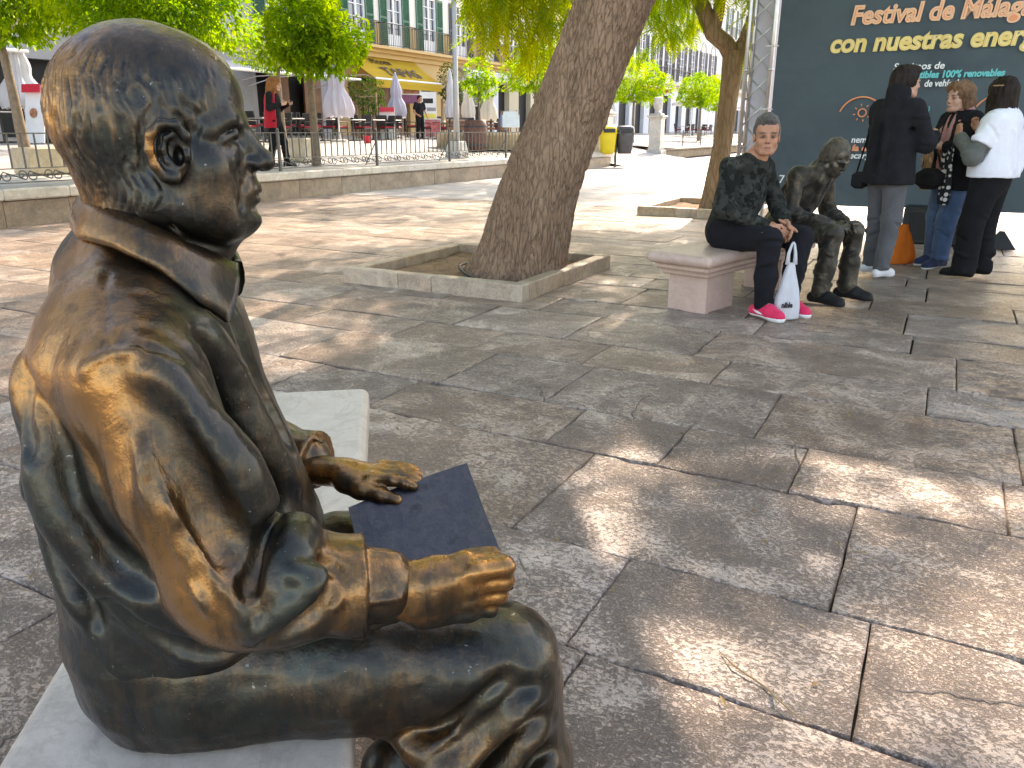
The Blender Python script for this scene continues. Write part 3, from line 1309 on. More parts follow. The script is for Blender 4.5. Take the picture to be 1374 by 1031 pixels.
def wall_with_holes(name, u0, u1, z0, z1, holes, mat, b, v=13.0, th=.35):
    """a facade wall as grid boxes with the openings left out"""
    us = sorted({u0, u1, *[h[0] for h in holes], *[h[1] for h in holes]})
    zs = sorted({z0, z1, *[h[2] for h in holes], *[h[3] for h in holes]})
    m = MB()
    for a, c in zip(us[:-1], us[1:]):
        zz = None
        for p, q in zip(zs[:-1], zs[1:]):
            hole = any(h[0] <= (a+c)/2 <= h[1] and h[2] <= (p+q)/2 <= h[3] for h in holes)
            if hole:
                if zz is not None:
                    m.box(((a+c)/2, v+th/2, (zz+p)/2), (c-a, th, p-zz))
                    zz = None
            elif zz is None:
                zz = p
        if zz is not None:
            m.box(((a+c)/2, v+th/2, (zz+zs[-1])/2), (c-a, th, zs[-1]-zz))
    return m.obj(name, mat, b)


def house(name, label, u0, u1, top, wall_up, wall_low, floors, wins, doors, cornice_m, shut, cz=4.85, trim=None, dado=None, arch=None, v=13.0):
    """wins: list of u; floors: list of (z0, w, h)"""
    b = thing(name, label, 'building', U(0, 0), RU)
    holes = []
    for fi, (z0, w, h) in enumerate(floors):
        for i, u in enumerate(wins):
            holes.append((u-w/2, u+w/2, z0, z0+h))
    wall_with_holes('wall', u0, u1, cz, top, holes, wall_up, b, v)
    wall_with_holes('ground_floor_wall', u0, u1, .9, cz, [(a, c, .9, d) for a, c, d in doors], wall_low, b, v)
    MB().box(((u0+u1)/2, v+6.2, (top+.9)/2), (u1-u0, 11.6, top-.9)).obj('rear_wall', wall_up, b)
    m = MB().box(((u0+u1)/2, v-.22, cz-.06), (u1-u0, .9, .12)).box(((u0+u1)/2, v-.1, cz-.19), (u1-u0, .5, .14)).box(((u0+u1)/2, v-.05, cz-.36), (u1-u0, .2, .2))
    m.obj('cornice', cornice_m, b)
    MB().box(((u0+u1)/2, v-.2, top+.1), (u1-u0, .9, .2)).box(((u0+u1)/2, v+6, top+.35), (u1-u0, 12.4, .3)).obj('roof', ROOF_T, b)
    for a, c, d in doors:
        MB().box(((a+c)/2, v+.34, (.9+d)/2), (c-a, .02, d-.9)).obj('doorway', DARKIN, b)  # near-black sheet painted as the unlit interior
    for fi, (z0, w, h) in enumerate(floors):
        for i, u in enumerate(wins):
            ar = arch(i) if arch else False
            window(b, u, v, z0, w, h, shut, False if fi > 0 else ar, trim)
    if dado:
        z0, w, h = floors[0]
        edges = [u0]+[x for u in wins for x in (u-w/2, u+w/2)]+[u1]
        for a, c in zip(edges[0::2], edges[1::2]):
            MB().box(((a+c)/2, v-.012, cz+.55), (c-a, .03, 1.1)).obj('dado', dado, b)
    return b


hB = house('town_house', 'white house with green shutters over the yellow awning', 8.3, 17.0, 12.5, WHITE_PL, OCHRE_PL, [(4.86, 1.15, 2.55), (9.0, 1.1, 2.3)],
           [9.85, 12.6, 15.5], [(9.0, 13.6, 3.5), (14.4, 15.9, 3.7)], OCHRE_PL, GREEN_W, dado=OCHRE_PL, trim=OCHRE_PL, arch=lambda i: i >= 2)
MB().box((8.05, 12.95, 8), (.5, .5, 9.5)).box((8.05, 12.9, 4.6), (.62, .6, .3)).obj('pilaster', OCHRE_PL, hB)
hC = house('town_house', 'white house with dark navy shutters beside the lamp post', 17.0, 37, 12.5, WHITE_PL, CREAM_PL, [(4.86, 1.15, 2.55), (9.0, 1.1, 2.3)],
           [18.45, 21.4, 24.35, 27.3, 30.2, 33.1, 35.6], [(17.6, 18.7, 3.6), (19.6, 21.0, 3.7), (22.4, 23.8, 3.8), (25.0, 26.6, 3.7), (28, 29.6, 3.7), (31, 33, 3.7)], OCHRE_PL, NAVY_W, dado=OCHRE_PL, trim=OCHRE_PL, arch=lambda i: True)
MB().box((19.0, 12.93, 2.4), (1.2, .1, 3.0)).box((21.7, 12.93, 2.4), (1.1, .1, 3.0)).obj('pilaster', BLUE_PL, hC)
hD = house('town_house', 'pale bluish house with navy shutters far down the plaza', 37, 72, 16.5, BLUE_PL, BLUE_PL, [(5.6, 1.5, 3.3), (10.6, 1.4, 3.0)],
           [39.5, 43.2, 46.9, 50.6, 54.3, 58.0, 61.7, 65.4, 69.1], [(38.2, 40.4, 4.2), (42, 44.4, 4.2), (45.8, 48.0, 4.3), (49.4, 51.8, 4.3), (53, 55.4, 4.3), (57, 59, 4.3), (60.4, 62.8, 4.3), (64, 66, 4.3)],
           STONE_TR, NAVY_W, cz=5.3, arch=lambda i: True, trim=STONE_TR)
hE = house('town_house', 'farthest house closing the plaza, seen beside the truss', 72, 110, 18, WHITE_PL, BLUE_PL, [(6.0, 1.6, 3.4), (11.2, 1.5, 3.0)],
           [75, 79.5, 84, 88.5, 93, 98, 103], [(74, 77, 4.5), (80, 84, 4.6), (87, 91, 4.6)], STONE_TR, GREEN_W, cz=5.6)
hA = house('town_house', 'grey and cream house behind the orange trees at the left edge', -30, 7.8, 13.5, GREY_PL, GREY_PL, [(5.2, 1.2, 2.5), (9.3, 1.2, 2.3)],
           [-27, -23, -19, -15, -11, -7, -3, 1, 5], [(-16, -12.5, 3.1), (-11.5, -7, 3.2), (-6.2, -2, 3.2), (-1.2, 3, 3.3), (3.6, 7.2, 3.4)], CREAM_PL, GREEN_W, cz=4.45)
for k in range(5):
    MB().box((-1.0+1.9*k, 12.93, 2.25), (1.0, .08, 2.1), bev=.02).obj('door_panel', plain('grey_door', (.30, .30, .31), .5, .1, 5) if k in (1, 2) else WOOD_BR, hA)
# carved wooden shop front below the yellow awning
for k in range(4):
    MB().box((9.5+1.05*k, 13.12, 2.1), (.92, .12, 2.5), bev=.03).obj('shop_front', WOOD_BR, hB)
# black round wall lamp sign and notice boards
setp(MB().lathe((0, 0, 0), [(.0, -.06), (.42, -.06), (.46, 0), (.42, .06), (0, .06)], 20, Matrix.Rotation(R(90), 3, 'X')).obj('shop_sign', plain('black_enamel', (.012, .012, .014), .4), smooth=False, loc=U(17.2, 12.5, 3.45), rz=RU),
     'round black hanging sign on the white house beside the lamp post', 'sign')


def awning(name, label, u0, u1, v0, z0, v1, z1, mat, val=.3, valmat=None, thick=.02):
    t = thing(name, label, 'awning', U(u0, v0), RU)
    n = 10
    V, F = [], []
    L = u1-u0
    for i in range(n+1):
        s = i/n
        vv = (v1-v0)*s
        zz = z0+(z1-z0)*s-.10*math.sin(math.pi*s)*.6
        for j in range(9):
            V.append((L*j/8, vv, zz+.012*math.cos(j*math.pi)))
    for i in range(n):
        for j in range(8):
            a = i*9+j
            F.append((a, a+9, a+10, a+1))
    k = len(V)
    V = V+[(x, y, z-thick) for x, y, z in V]
    F = F+[tuple(k+i for i in reversed(f)) for f in F]
    mesh_obj('canopy', V, F, mat, t, True)
    MB().tube([(-.02, v1-v0, z1), (L+.02, v1-v0, z1)], .045, 8).obj('front_bar', FRAME_W, t)
    if val:
        m = MB()
        m.box((L/2, v1-v0-.03, z1-val/2-.04), (L, .015, val))
        m.obj('valance', valmat or mat, t)
    for s in (.05, .95):
        MB().tube([(L*s, 0, z0-.9), (L*s, (v1-v0)*.55, (z0+z1)/2-.35), (L*s, v1-v0, z1-.03)], .02, 6).obj('arm', FRAME_W, t)
    return t


def cloth(name, col, trans=.35, var=.06):
    m = bpy.data.materials.new(name)
    m.use_nodes = True
    nt = m.node_tree
    nt.nodes.clear()
    o = nt.nodes.new('ShaderNodeOutputMaterial')
    d = nt.nodes.new('ShaderNodeBsdfDiffuse')
    tr = nt.nodes.new('ShaderNodeBsdfTranslucent')
    mx = nt.nodes.new('ShaderNodeMixShader')
    mx.inputs[0].default_value = trans
    nz = nt.nodes.new('ShaderNodeTexNoise')
    nz.inputs['Scale'].default_value = 3
    rp = nt.nodes.new('ShaderNodeValToRGB')
    rp.color_ramp.elements[0].position = .3
    rp.color_ramp.elements[1].position = .7
    rp.color_ramp.elements[0].color = (*[c*(1-var*2) for c in col], 1)
    rp.color_ramp.elements[1].color = (*col, 1)
    nt.links.new(nz.outputs['Fac'], rp.inputs['Fac'])
    nt.links.new(rp.outputs[0], d.inputs['Color'])
    nt.links.new(rp.outputs[0], tr.inputs['Color'])
    nt.links.new(d.outputs[0], mx.inputs[1])
    nt.links.new(tr.outputs[0], mx.inputs[2])
    nt.links.new(mx.outputs[0], o.inputs['Surface'])
    return m


YCLOTH = cloth('yellow_canvas', (.78, .56, .09), .45)
WCLOTH = cloth('white_canvas', (.76, .76, .78), .35)
aw = awning('awning', 'yellow restaurant awning lettered TAPAS on the white house', 8.9, 13.95, 13.0, 4.42, 11.4, 3.36, YCLOTH, .32)
awning('awning', 'half rolled white awning on the house with navy shutters', 17.9, 24.2, 13.0, 4.55, 12.35, 4.25, WCLOTH, .35)
awning('awning', 'dark red awning over arched doors of the far pale house', 45, 52.5, 13.0, 5.2, 12.2, 4.8, cloth('red_canvas', (.38, .05, .07), .2), .35)
awning('awning', 'whitish awning at the left edge above the dark terrace doorway', -14, -6.6, 13.0, 3.6, 10.6, 3.15, WCLOTH, .0)
awning('awning', 'whitish awning above the woman in the red jacket', -2.6, 2.2, 13.0, 3.7, 9.9, 3.1, WCLOTH, .0)
awning('awning', 'whitish awning just left of the folded parasol by the orange tree', 2.9, 6.6, 13.0, 3.7, 10.4, 3.15, WCLOTH, .0)
INK = plain('black_ink', (.012, .012, .012), .6, .05)


def letters(body, mat, parent, loc, rot, size, width=None, shear=0.0, bold=0.0, name='lettering', align='LEFT', extrude=.0015):
    cu = bpy.data.curves.new(name, 'FONT')
    cu.body = body
    cu.size = size
    cu.shear = shear
    cu.offset = bold
    cu.extrude = extrude
    cu.align_x = align
    cu.resolution_u = 4
    cu.materials.append(mat)
    tmp = bpy.data.objects.new(name, cu)
    link(tmp)
    bpy.context.view_layer.update()
    me = bpy.data.meshes.new_from_object(tmp.evaluated_get(bpy.context.evaluated_depsgraph_get()))
    w0 = tmp.dimensions.x
    bpy.data.objects.remove(tmp)
    me.name = name
    o = bpy.data.objects.new(name, me)
    link(o, parent)
    o.location = loc
    o.rotation_euler = rot
    if width and w0 > 0:
        o.scale.x = width/w0
    return o


sl = math.atan2(4.42-3.36, 1.6)
letters('TAPAS', INK, aw, (1.35, -1.28, 3.56), (sl+R(2), 0, 0), .92, 2.75, .0, .02)
letters('Picota', INK, aw, (1.15, -.52, 4.10), (sl, 0, 0), .50, 1.5, .25, .012)

# ---------------------------------------------------------------- trees
def leaf_mat(name, col, col2, trans=.5, tcol=None):
    m = bpy.data.materials.new(name)
    m.use_nodes = True
    nt = m.node_tree
    nt.nodes.clear()
    N = nt.nodes.new
    o = N('ShaderNodeOutputMaterial')
    at = N('ShaderNodeAttribute')
    at.attribute_name = 'tint'
    rp = N('ShaderNodeValToRGB')
    rp.color_ramp.elements[0].color = (*col, 1)
    rp.color_ramp.elements[1].color = (*col2, 1)
    nt.links.new(at.outputs['Fac'], rp.inputs['Fac'])
    p = N('ShaderNodeBsdfPrincipled')
    p.inputs['Roughness'].default_value = .6
    p.inputs['Specular IOR Level'].default_value = .25
    nt.links.new(rp.outputs[0], p.inputs['Base Color'])
    t = N('ShaderNodeBsdfTranslucent')
    mul = N('ShaderNodeMix')
    mul.data_type = 'RGBA'
    mul.blend_type = 'MULTIPLY'
    mul.inputs[0].default_value = 1
    mul.inputs[7].default_value = (*(tcol or (2.6, 2.2, .55)), 1)
    nt.links.new(rp.outputs[0], mul.inputs[6])
    nt.links.new(mul.outputs[2], t.inputs['Color'])
    mx = N('ShaderNodeMixShader')
    mx.inputs[0].default_value = trans
    nt.links.new(p.outputs[0], mx.inputs[1])
    nt.links.new(t.outputs[0], mx.inputs[2])
    nt.links.new(mx.outputs[0], o.inputs['Surface'])
    return m


ORANGE_LEAF = leaf_mat('orange_tree_leaf', (.055, .125, .010), (.16, .23, .015), .6, (3.9, 3.6, .6))
FERN_LEAF = leaf_mat('feathery_leaf', (.075, .16, .012), (.22, .25, .02), .55, (4.6, 4.0, .5))
SHRUB_LEAF = leaf_mat('shrub_leaf', (.03, .07, .018), (.07, .13, .03), .35)


def bark_mat(name, c0, c1, c2, sc=1.0):
    t = NT(name)
    co = t.coord('Object', (1, 1, .17))
    v = t.n('TexVoronoi')
    v.feature = 'DISTANCE_TO_EDGE'
    v.inputs['Scale'].default_value = 26*sc
    wv = t.n('VectorMath')
    wv.operation = 'MULTIPLY_ADD'
    nz = t.n('TexNoise')
    nz.inputs['Scale'].default_value = 9*sc
    nz.inputs['Detail'].default_value = 4
    t.l(co, nz.inputs['Vector'])
    t.l(nz.outputs['Color'], wv.inputs[0])
    wv.inputs[1].default_value = (.10, .10, .10)
    t.l(co, wv.inputs[2])
    t.l(wv.outputs[0], v.inputs['Vector'])
    n1 = t.noise(3*sc, 7, .7, co)
    n2 = t.noise(60*sc, 5, .65, co)
    c = t.ramp(n1, [(.3, c0), (.55, c1), (.75, c2)])
    crack = t.ramp(v.outputs['Distance'], [(.0, 0.0), (.13, 1.0)])
    c = t.mix(t.math('MULTIPLY', t.math('SUBTRACT', 1.0, crack), .5), c, tuple(x*.5 for x in c0))
    c = t.mix(t.ramp(n2, [(.5, 0.0), (.75, .5)]), c, tuple(x*1.25 for x in c2))
    t.set(Base_Color=c, Roughness=.85)
    t.bump(t.math('ADD', t.math('MULTIPLY', crack, 1.0), t.math('MULTIPLY', n2, .5)), .7, .012)
    return t.m


BARK = bark_mat('furrowed_bark', (.17, .098, .056), (.27, .165, .10), (.36, .24, .155))
BARK2 = bark_mat('smooth_bark', (.18, .115, .062), (.26, .175, .10), (.34, .24, .15), .6)
BARK3 = plain('thin_bark', (.2, .145, .10), .85, .3, 12, .4)


def trunk_mesh(path, rads, seg, rings, relief=.0, seed=1, lobes=0.0, knots=()):
    """a swept trunk with ridged relief"""
    P = np.array(path, float)
    t = np.linspace(0, len(P)-1, rings)
    i = np.clip(t.astype(int), 0, len(P)-2)
    w = (t-i)[:, None]
    Q = np.concatenate([2*P[:1]-P[1:2], P, 2*P[-1:]-P[-2:-1]])
    p0, p1, p2, p3 = Q[i], Q[i+1], Q[i+2], Q[i+3]
    C = .5*(2*p1+(p2-p0)*w+(2*p0-5*p1+4*p2-p3)*w**2+(3*p1-p0-3*p2+p3)*w**3)
    r = np.interp(t, np.arange(len(P)), rads)
    d = np.gradient(C, axis=0)
    d /= np.linalg.norm(d, axis=1, keepdims=True)
    a = np.cross(d, [0, 1, 0])
    a /= np.linalg.norm(a, axis=1, keepdims=True)
    b = np.cross(d, a)
    th = np.linspace(0, 2*np.pi, seg, endpoint=False)
    L = np.concatenate([[0], np.cumsum(np.linalg.norm(np.diff(C, axis=0), axis=1))])
    cs, sn = np.cos(th), np.sin(th)
    base = np.stack([np.broadcast_to(cs, (rings, seg))*rads[0], np.broadcast_to(sn, (rings, seg))*rads[0], np.broadcast_to(L[:, None], (rings, seg))], -1).reshape(-1, 3)
    rr = np.repeat(r, seg)
    rr = rr*(1+lobes*noise3(base, (2.2, 2.2, .55), seed)+lobes*.4*noise3(base, (6, 6, 1.1), seed+1))
    if relief:
        wq = base+.03*np.stack([noise3(base, (9, 9, 5), seed+k) for k in (5, 6, 7)], 1)
        rid = 1-np.abs(noise3(wq, (26, 26, 6), seed+2))*1.6
        rid2 = 1-np.abs(noise3(wq, (52, 52, 14), seed+3))*1.6
        rr = rr-relief*np.clip(rid-.35, 0, 1)-relief*.5*np.clip(rid2-.35, 0, 1)
    Lr, Tr = np.repeat(L, seg), np.tile(th, rings)
    for l0, t0, size, hgt in knots:
        dt = (Tr-t0+np.pi) % (2*np.pi)-np.pi
        e = (((Lr-l0)/size)**2+(dt*np.repeat(r, seg)/size)**2)
        rr = rr+hgt*np.exp(-e*1.6)-hgt*1.1*np.exp(-e*9)
    dirs = (a[:, None, :]*cs[None, :, None]+b[:, None, :]*sn[None, :, None]).reshape(-1, 3)
    V = np.repeat(C, seg, 0)+dirs*rr[:, None]
    idx = np.arange(rings*seg).reshape(rings, seg)
    F = np.stack([idx[:-1], np.roll(idx[:-1], -1, 1), np.roll(idx[1:], -1, 1), idx[1:]], -1).reshape(-1, 4)
    return V, F, C


# patches of ground the sun reaches through gaps of the foliage: (x, y, rx, ry) on the ground
GAPS = [(.95, 1.40, .26, .20), (1.25, 1.58, .24, .18), (.76, 1.52, .14, .12), (1.5, 1.75, .2, .10), (.60, 1.60, .09, .08), (1.1, 1.28, .3, .2), (.55, 1.32, .16, .12), (.80, 1.24, .2, .1),
        (.42, 2.60, .12, .13), (.26, 2.36, .07, .10), (1.32, 2.53, .17, .07), (1.62, 2.45, .14, .05), (1.07, 2.28, .08, .07), (.12, 1.95, .12, .09), (.25, 1.5, .1, .12),
        (-1.9, 6.85, .28, .14), (-1.3, 4.35, .10, .16), (-1.25, 3.9, .10, .14), (-3.2, 8.5, .8, .2), (-4.9, 8.9, .7, .15), (-2.4, 7.9, .5, .14), (-3.6, 6.6, .5, .12), (-.7, 9.7, .6, .16), (-2.6, 10.4, .9, .2), (.9, 10.2, .7, .25), (1.3, 12.0, 1.0, .4)]
SD = np.array(SUN_DIR)


def shadow_pos(P):
    return P[:, :2]-SD[:2]*(P[:, 2:3]/SD[2])


def gap_keep(P, rng, open_share=.22):
    """drop sprays whose shade would fall where the photograph shows sun"""
    g = shadow_pos(P-np.array([0, 0, .12]))
    keep = np.ones(len(P), bool)
    for x, y, rx, ry in GAPS:
        keep &= ((g[:, 0]-x)/(rx+.17))**2+((g[:, 1]-y)/(ry+.22))**2 > 1
    q = np.concatenate([g, np.zeros((len(g), 1))], 1)
    nz = fbm(q, (1.1, .8, 1), 91, 2)
    near = np.linalg.norm(g, axis=1) < 4.5
    keep &= near | (nz < 1.0-2.1*open_share)
    return keep


def rand_dirs(rng, n):
    v = rng.normal(size=(n, 3))
    return v/np.linalg.norm(v, axis=1, keepdims=True)


def leaves_mesh(P, D, Nn, L, W, tint, fold=.25):
    """one folded leaf (4 triangles) at every point P, along D with normal Nn"""
    S = np.cross(D, Nn)
    S /= np.linalg.norm(S, axis=1, keepdims=True)+1e-9
    L = L[:, None]
    W = W[:, None]
    base = P
    mid = P+D*L*.5-Nn*L*.06
    tip = P+D*L-Nn*L*.22
    l = P+D*L*.45+S*W*.5+Nn*W*fold
    r = P+D*L*.45-S*W*.5+Nn*W*fold
    V = np.stack([base, l, mid, r, tip], 1).reshape(-1, 3)
    k = np.arange(len(P))[:, None]*5
    F = np.concatenate([k+[[0, 2, 1]], k+[[0, 3, 2]], k+[[1, 2, 4]], k+[[2, 3, 4]]])
    return V, F, np.repeat(tint, 5)


def broad_crown(rng, blobs, n, L=.085, W=.04):
    """leaves crowded on the twigs of a rounded crown"""
    vol = np.array([b[3]*b[4]*b[5] for b in blobs])**.8
    pick = rng.choice(len(blobs), n, p=vol/vol.sum())
    B = np.array(blobs)[pick]
    d = rand_dirs(rng, n)
    r = rng.random(n)**.33*.45+.58
    r = np.where(rng.random(n) < .12, rng.random(n)**.5*.8, r)
    c = B[:, :3]+d*B[:, 3:6]*r[:, None]
    c = c+.20*np.stack([noise3(c, 2.6, k) for k in (1, 2, 3)], 1)+.07*np.stack([noise3(c, 8, k) for k in (4, 5, 6)], 1)
    keep = noise3(c, 2.6, 7)+.4*noise3(c, 6, 8) > -.42
    c, d = c[keep], d[keep]
    out = d+.9*rand_dirs(rng, len(c))+np.array([0, 0, -.25])
    out /= np.linalg.norm(out, axis=1, keepdims=True)
    nn = np.cross(out, rand_dirs(rng, len(c)))
    nn = nn*np.sign(nn[:, 2:3]+1e-6)
    nn /= np.linalg.norm(nn, axis=1, keepdims=True)
    s = rng.uniform(.7, 1.25, len(c))
    return leaves_mesh(c, out, nn, L*s, W*s, np.clip(rng.normal(.42, .28, len(c))+.45*noise3(c, 1.6, 12), 0, 1))


def tree_thing(name, label, loc, group=None):
    return thing(name, label, 'tree', loc, 0, group)


def orange_tree(loc, h, crown, n, label, seed, lean=(0, 0), r=.075, L=.105):
    rng = np.random.default_rng(seed)
    t = tree_thing('orange_tree', label, loc, 'orange trees on the upper plaza')
    path = [(0, 0, -.05), (lean[0]*.3, lean[1]*.3, h*.5), (lean[0], lean[1], h)]
    V, F, _ = trunk_mesh(path, [r*1.35, r*.95, r*.8], 14, 24, .004, seed, .12)
    tr = mesh_obj('trunk', V, F, BARK3, t)
    m = MB()
    for k in range(7):
        a = k*2.4+seed
        b = crown[k % len(crown)]
        e = (b[0]+b[3]*.5*math.cos(a), b[1]+b[4]*.5*math.sin(a), b[2]+b[5]*.35*math.sin(a*1.7))
        s = (lean[0], lean[1], h-.08)
        mid = tuple((p+q)/2+.1*math.sin(a+i) for i, (p, q) in enumerate(zip(s, e)))
        m.tube([s, mid, e], [r*.55, r*.32, r*.1], 6)
    m.obj('limb', BARK3, t, True)
    V, F, tint = broad_crown(rng, crown, int(n*1.7), L, L*.46)
    mesh_obj('crown', V, F, ORANGE_LEAF, t, False, {'tint': tint})
    return t


def frond_proto(rng, n_pairs=9, L=.36):
    """one feathery spray: quads for the leaflets along a drooping stem"""
    V, F = [], []
    for i in range(n_pairs):
        s = (i+.6)/n_pairs
        z = -.32*L*s*s
        x = L*s
        ll = L*.33*math.sin(math.pi*min(1, .22+s*.75))
        w = L*.062
        for sd in (-1, 1):
            a = R(58)*sd
            dx, dy = math.cos(a), math.sin(a)
            n = len(V)
            V += [(x-w*.5, 0, z), (x+dx*ll*.55-w*.6, dy*ll*.55, z-.10*ll), (x+dx*ll, dy*ll, z-.3*ll), (x+dx*ll*.55+w*.6, dy*ll*.55, z-.10*ll)]
            F.append((n, n+1, n+2, n+3))
    n = len(V)
    V += [(0, -.004, 0), (0, .004, 0), (L, .003, -.32*L), (L, -.003, -.32*L)]
    F.append((n, n+1, n+2, n+3))
    return np.array(V), np.array(F)


def fern_crown(rng, blobs, n, scale=1.0, droop=.5, gaps=True, yellow=.0, share=.22):
    PV, PF = frond_proto(rng)
    vol = np.array([b[3]*b[4]*b[5] for b in blobs])**.75
    pick = rng.choice(len(blobs), n, p=vol/vol.sum())
    B = np.array(blobs)[pick]
    d = rand_dirs(rng, n)
    r = rng.random(n)**.4
    c = B[:, :3]+d*B[:, 3:6]*r[:, None]
    keep = noise3(c, .9, 3)+.5*noise3(c, 2.2, 4) > -.5
    if gaps:
        keep &= gap_keep(c, rng, share)
    c, d = c[keep], d[keep]
    m = len(c)
    yaw = rng.uniform(0, 2*np.pi, m)
    pitch = rng.normal(droop, .35, m)
    roll = rng.normal(0, .4, m)
    s = rng.uniform(.75, 1.3, m)*scale
    cy, sy, cp, sp, cr, sr = np.cos(yaw), np.sin(yaw), np.cos(pitch), np.sin(pitch), np.cos(roll), np.sin(roll)
    x, y, z = PV.T
    y1 = y[None]*cr[:, None]-z[None]*sr[:, None]
    z1 = y[None]*sr[:, None]+z[None]*cr[:, None]
    x1 = np.broadcast_to(x[None], y1.shape)
    x2 = x1*cp[:, None]+z1*sp[:, None]
    z2 = -x1*sp[:, None]+z1*cp[:, None]
    X = x2*cy[:, None]-y1*sy[:, None]
    Y = x2*sy[:, None]+y1*cy[:, None]
    V = np.stack([X, Y, z2], -1)*s[:, None, None]+c[:, None, :]
    k = len(PV)
    F = (np.arange(m)[:, None, None]*k+PF[None]).reshape(-1, 4)
    tint = np.clip(rng.normal(.35+yellow, .22, m)+.35*noise3(c, 1.1, 33), 0, 1)
    return V.reshape(-1, 3), F, np.repeat(tint, k)


# the leaning jacaranda-like tree
rng = np.random.default_rng(5)
TB = Vector((.10, 6.62, 0))
t = tree_thing('leaning_tree', 'big leaning tree with thick furrowed trunk rising from the nearer planter', TB)
path = [(-.06, 0, -.05), (.0, 0, .22), (.13, .01, .75), (.36, .03, 1.35), (.66, .06, 2.1), (1.02, .12, 2.95), (1.35, .2, 3.7)]
V, F, C = trunk_mesh(path, [.46, .36, .325, .315, .31, .30, .29], 420, 620, .022, 3, .075, [(1.15, 4.3, .10, .035), (1.75, 5.0, .13, .04), (.62, 5.3, .09, .03), (2.1, 4.0, .08, .03), (1.5, 3.3, .1, .03)])
mesh_obj('trunk', V, F, BARK, t)
m = MB()
limbs = [((1.3, .2, 3.6), (2.6, .8, 4.9), (4.2, 1.4, 6.0)), ((1.3, .2, 3.6), (.6, 1.4, 4.9), (-.9, 2.6, 6.0)), ((1.35, .2, 3.7), (1.2, -1.1, 5.0), (.6, -2.6, 5.9)),
         ((1.35, .2, 3.7), (2.0, .4, 5.4), (2.4, .8, 7.2)), ((.6, 1.4, 4.9), (.2, 2.6, 4.3), (.05, 3.6, 3.2)), ((2.6, .8, 4.9), (2.6, 3.0, 5.2), (2.2, 5.4, 4.6)),
         ((.6, 1.4, 4.9), (-1.8, .6, 5.6), (-3.6, -.6, 5.6))]
for l in limbs:
    pts = [tuple(Vector(l[0]).lerp(Vector(l[1]), q)) for q in (0, .5)]+[tuple(Vector(l[1]).lerp(Vector(l[2]), q)) for q in (0, .5, 1)]
    m.tube(pts, [.19, .14, .11, .08, .04], 10)
m.obj('limb', BARK, t, True)
blobs = [(1.6, .6, 6.2, 3.4, 3.2, 1.6), (-1.2, 1.5, 5.9, 3.0, 2.8, 1.4), (.6, -2.0, 5.9, 2.8, 2.4, 1.2), (3.8, 1.0, 6.1, 2.2, 2.6, 1.3), (-3.6, .0, 5.8, 2.2, 2.4, 1.1), (2.4, 3.8, 5.6, 2.4, 2.2, 1.1), (-1.5, 4.2, 5.6, 2.4, 2.2, 1.2), (5.0, 3.8, 5.8, 2.6, 2.4, 1.2), (3.4, 2.4, 6.0, 2.4, 2.2, 1.1)]
bl = [(b[0]+TB.x, b[1]+TB.y, *b[2:]) for b in blobs]
V, F, tint = fern_crown(rng, bl, 7800, 1.25, .45)
# the spray hanging in the picture just left of the trunk
b2 = [(.10, 10.2, 2.95, .50, .5, .55), (-.28, 10.0, 2.6, .34, .4, .40), (.34, 10.4, 2.42, .28, .4, .34), (.62, 10.3, 3.0, .4, .4, .6), (-.1, 10.2, 2.95, .6, .5, .3), (.15, 10.3, 2.25, .16, .25, .22)]
V2, F2, t2_ = fern_crown(rng, b2, 560, .95, .85, False, .18)
V, F, tint = np.concatenate([V, V2]), np.concatenate([F, F2+len(V)]), np.concatenate([tint, t2_])
mesh_obj('crown', V-np.array(TB), F, FERN_LEAF, t, False, {'tint': tint})

# the slimmer forked tree in the second planter
TB = AB(12.75, -3.2)
t = tree_thing('forked_tree', 'slimmer forked tree rising from the second planter between gate pillar and banner', TB)
path = [(-.05, 0, -.05), (-.02, 0, .3), (.05, 0, 1.0), (.09, 0, 1.7), (.12, 0, 2.35)]
V, F, C = trunk_mesh(path, [.215, .175, .145, .14, .17], 90, 160, .006, 9, .05)
tr = mesh_obj('trunk', V, F, BARK2, t)
m = MB()
m.tube([(.12, 0, 2.25), (-.02, 0, 2.45), (-.22, .02, 2.6), (-.33, .03, 2.82), (-.5, .05, 3.2), (-.62, .1, 3.7), (-1.2, .1, 4.9)], [.14, .13, .125, .12, .105, .10, .07], 14)
m.tube([(-.22, .02, 2.58), (-.16, .0, 2.9), (-.14, -.1, 3.5), (.1, -.3, 4.4)], [.11, .085, .07, .05], 12)
m.tube([(.12, 0, 2.2), (.28, .02, 2.5), (.38, .03, 2.85), (.5, .05, 3.5), (1.1, .1, 4.8)], [.14, .11, .095, .085, .06], 14)
m.obj('limb', BARK2, t, True)
rng = np.random.default_rng(8)
blobs = [(0, 0, 5.3, 2.6, 2.6, 1.3), (-1.8, .6, 5.1, 1.9, 2.0, 1.0), (1.8, 0, 5.2, 2.0, 2.0, 1.0), (0, -2.2, 5.1, 2.2, 1.8, .9), (.2, 2.2, 5.0, 2.2, 1.8, .9)]
V, F, tint = fern_crown(rng, [(b[0]+TB.x, b[1]+TB.y, *b[2:]) for b in blobs], 3600, 1.2, .45)
b2 = [(-1.05, .2, 3.15, .48, .4, .42), (-.62, .3, 2.85, .34, .4, .30), (-.9, .0, 2.62, .18, .3, .16), (-1.38, .2, 3.3, .34, .4, .36), (.32, -.45, 3.05, .34, .3, .40), (.55, -.3, 2.75, .24, .3, .30), (.45, -.2, 2.35, .16, .25, .28), (.05, -.4, 3.3, .4, .3, .3), (-.45, -.2, 3.3, .4, .3, .25), (-1.28, .1, 2.3, .17, .2, .24)]
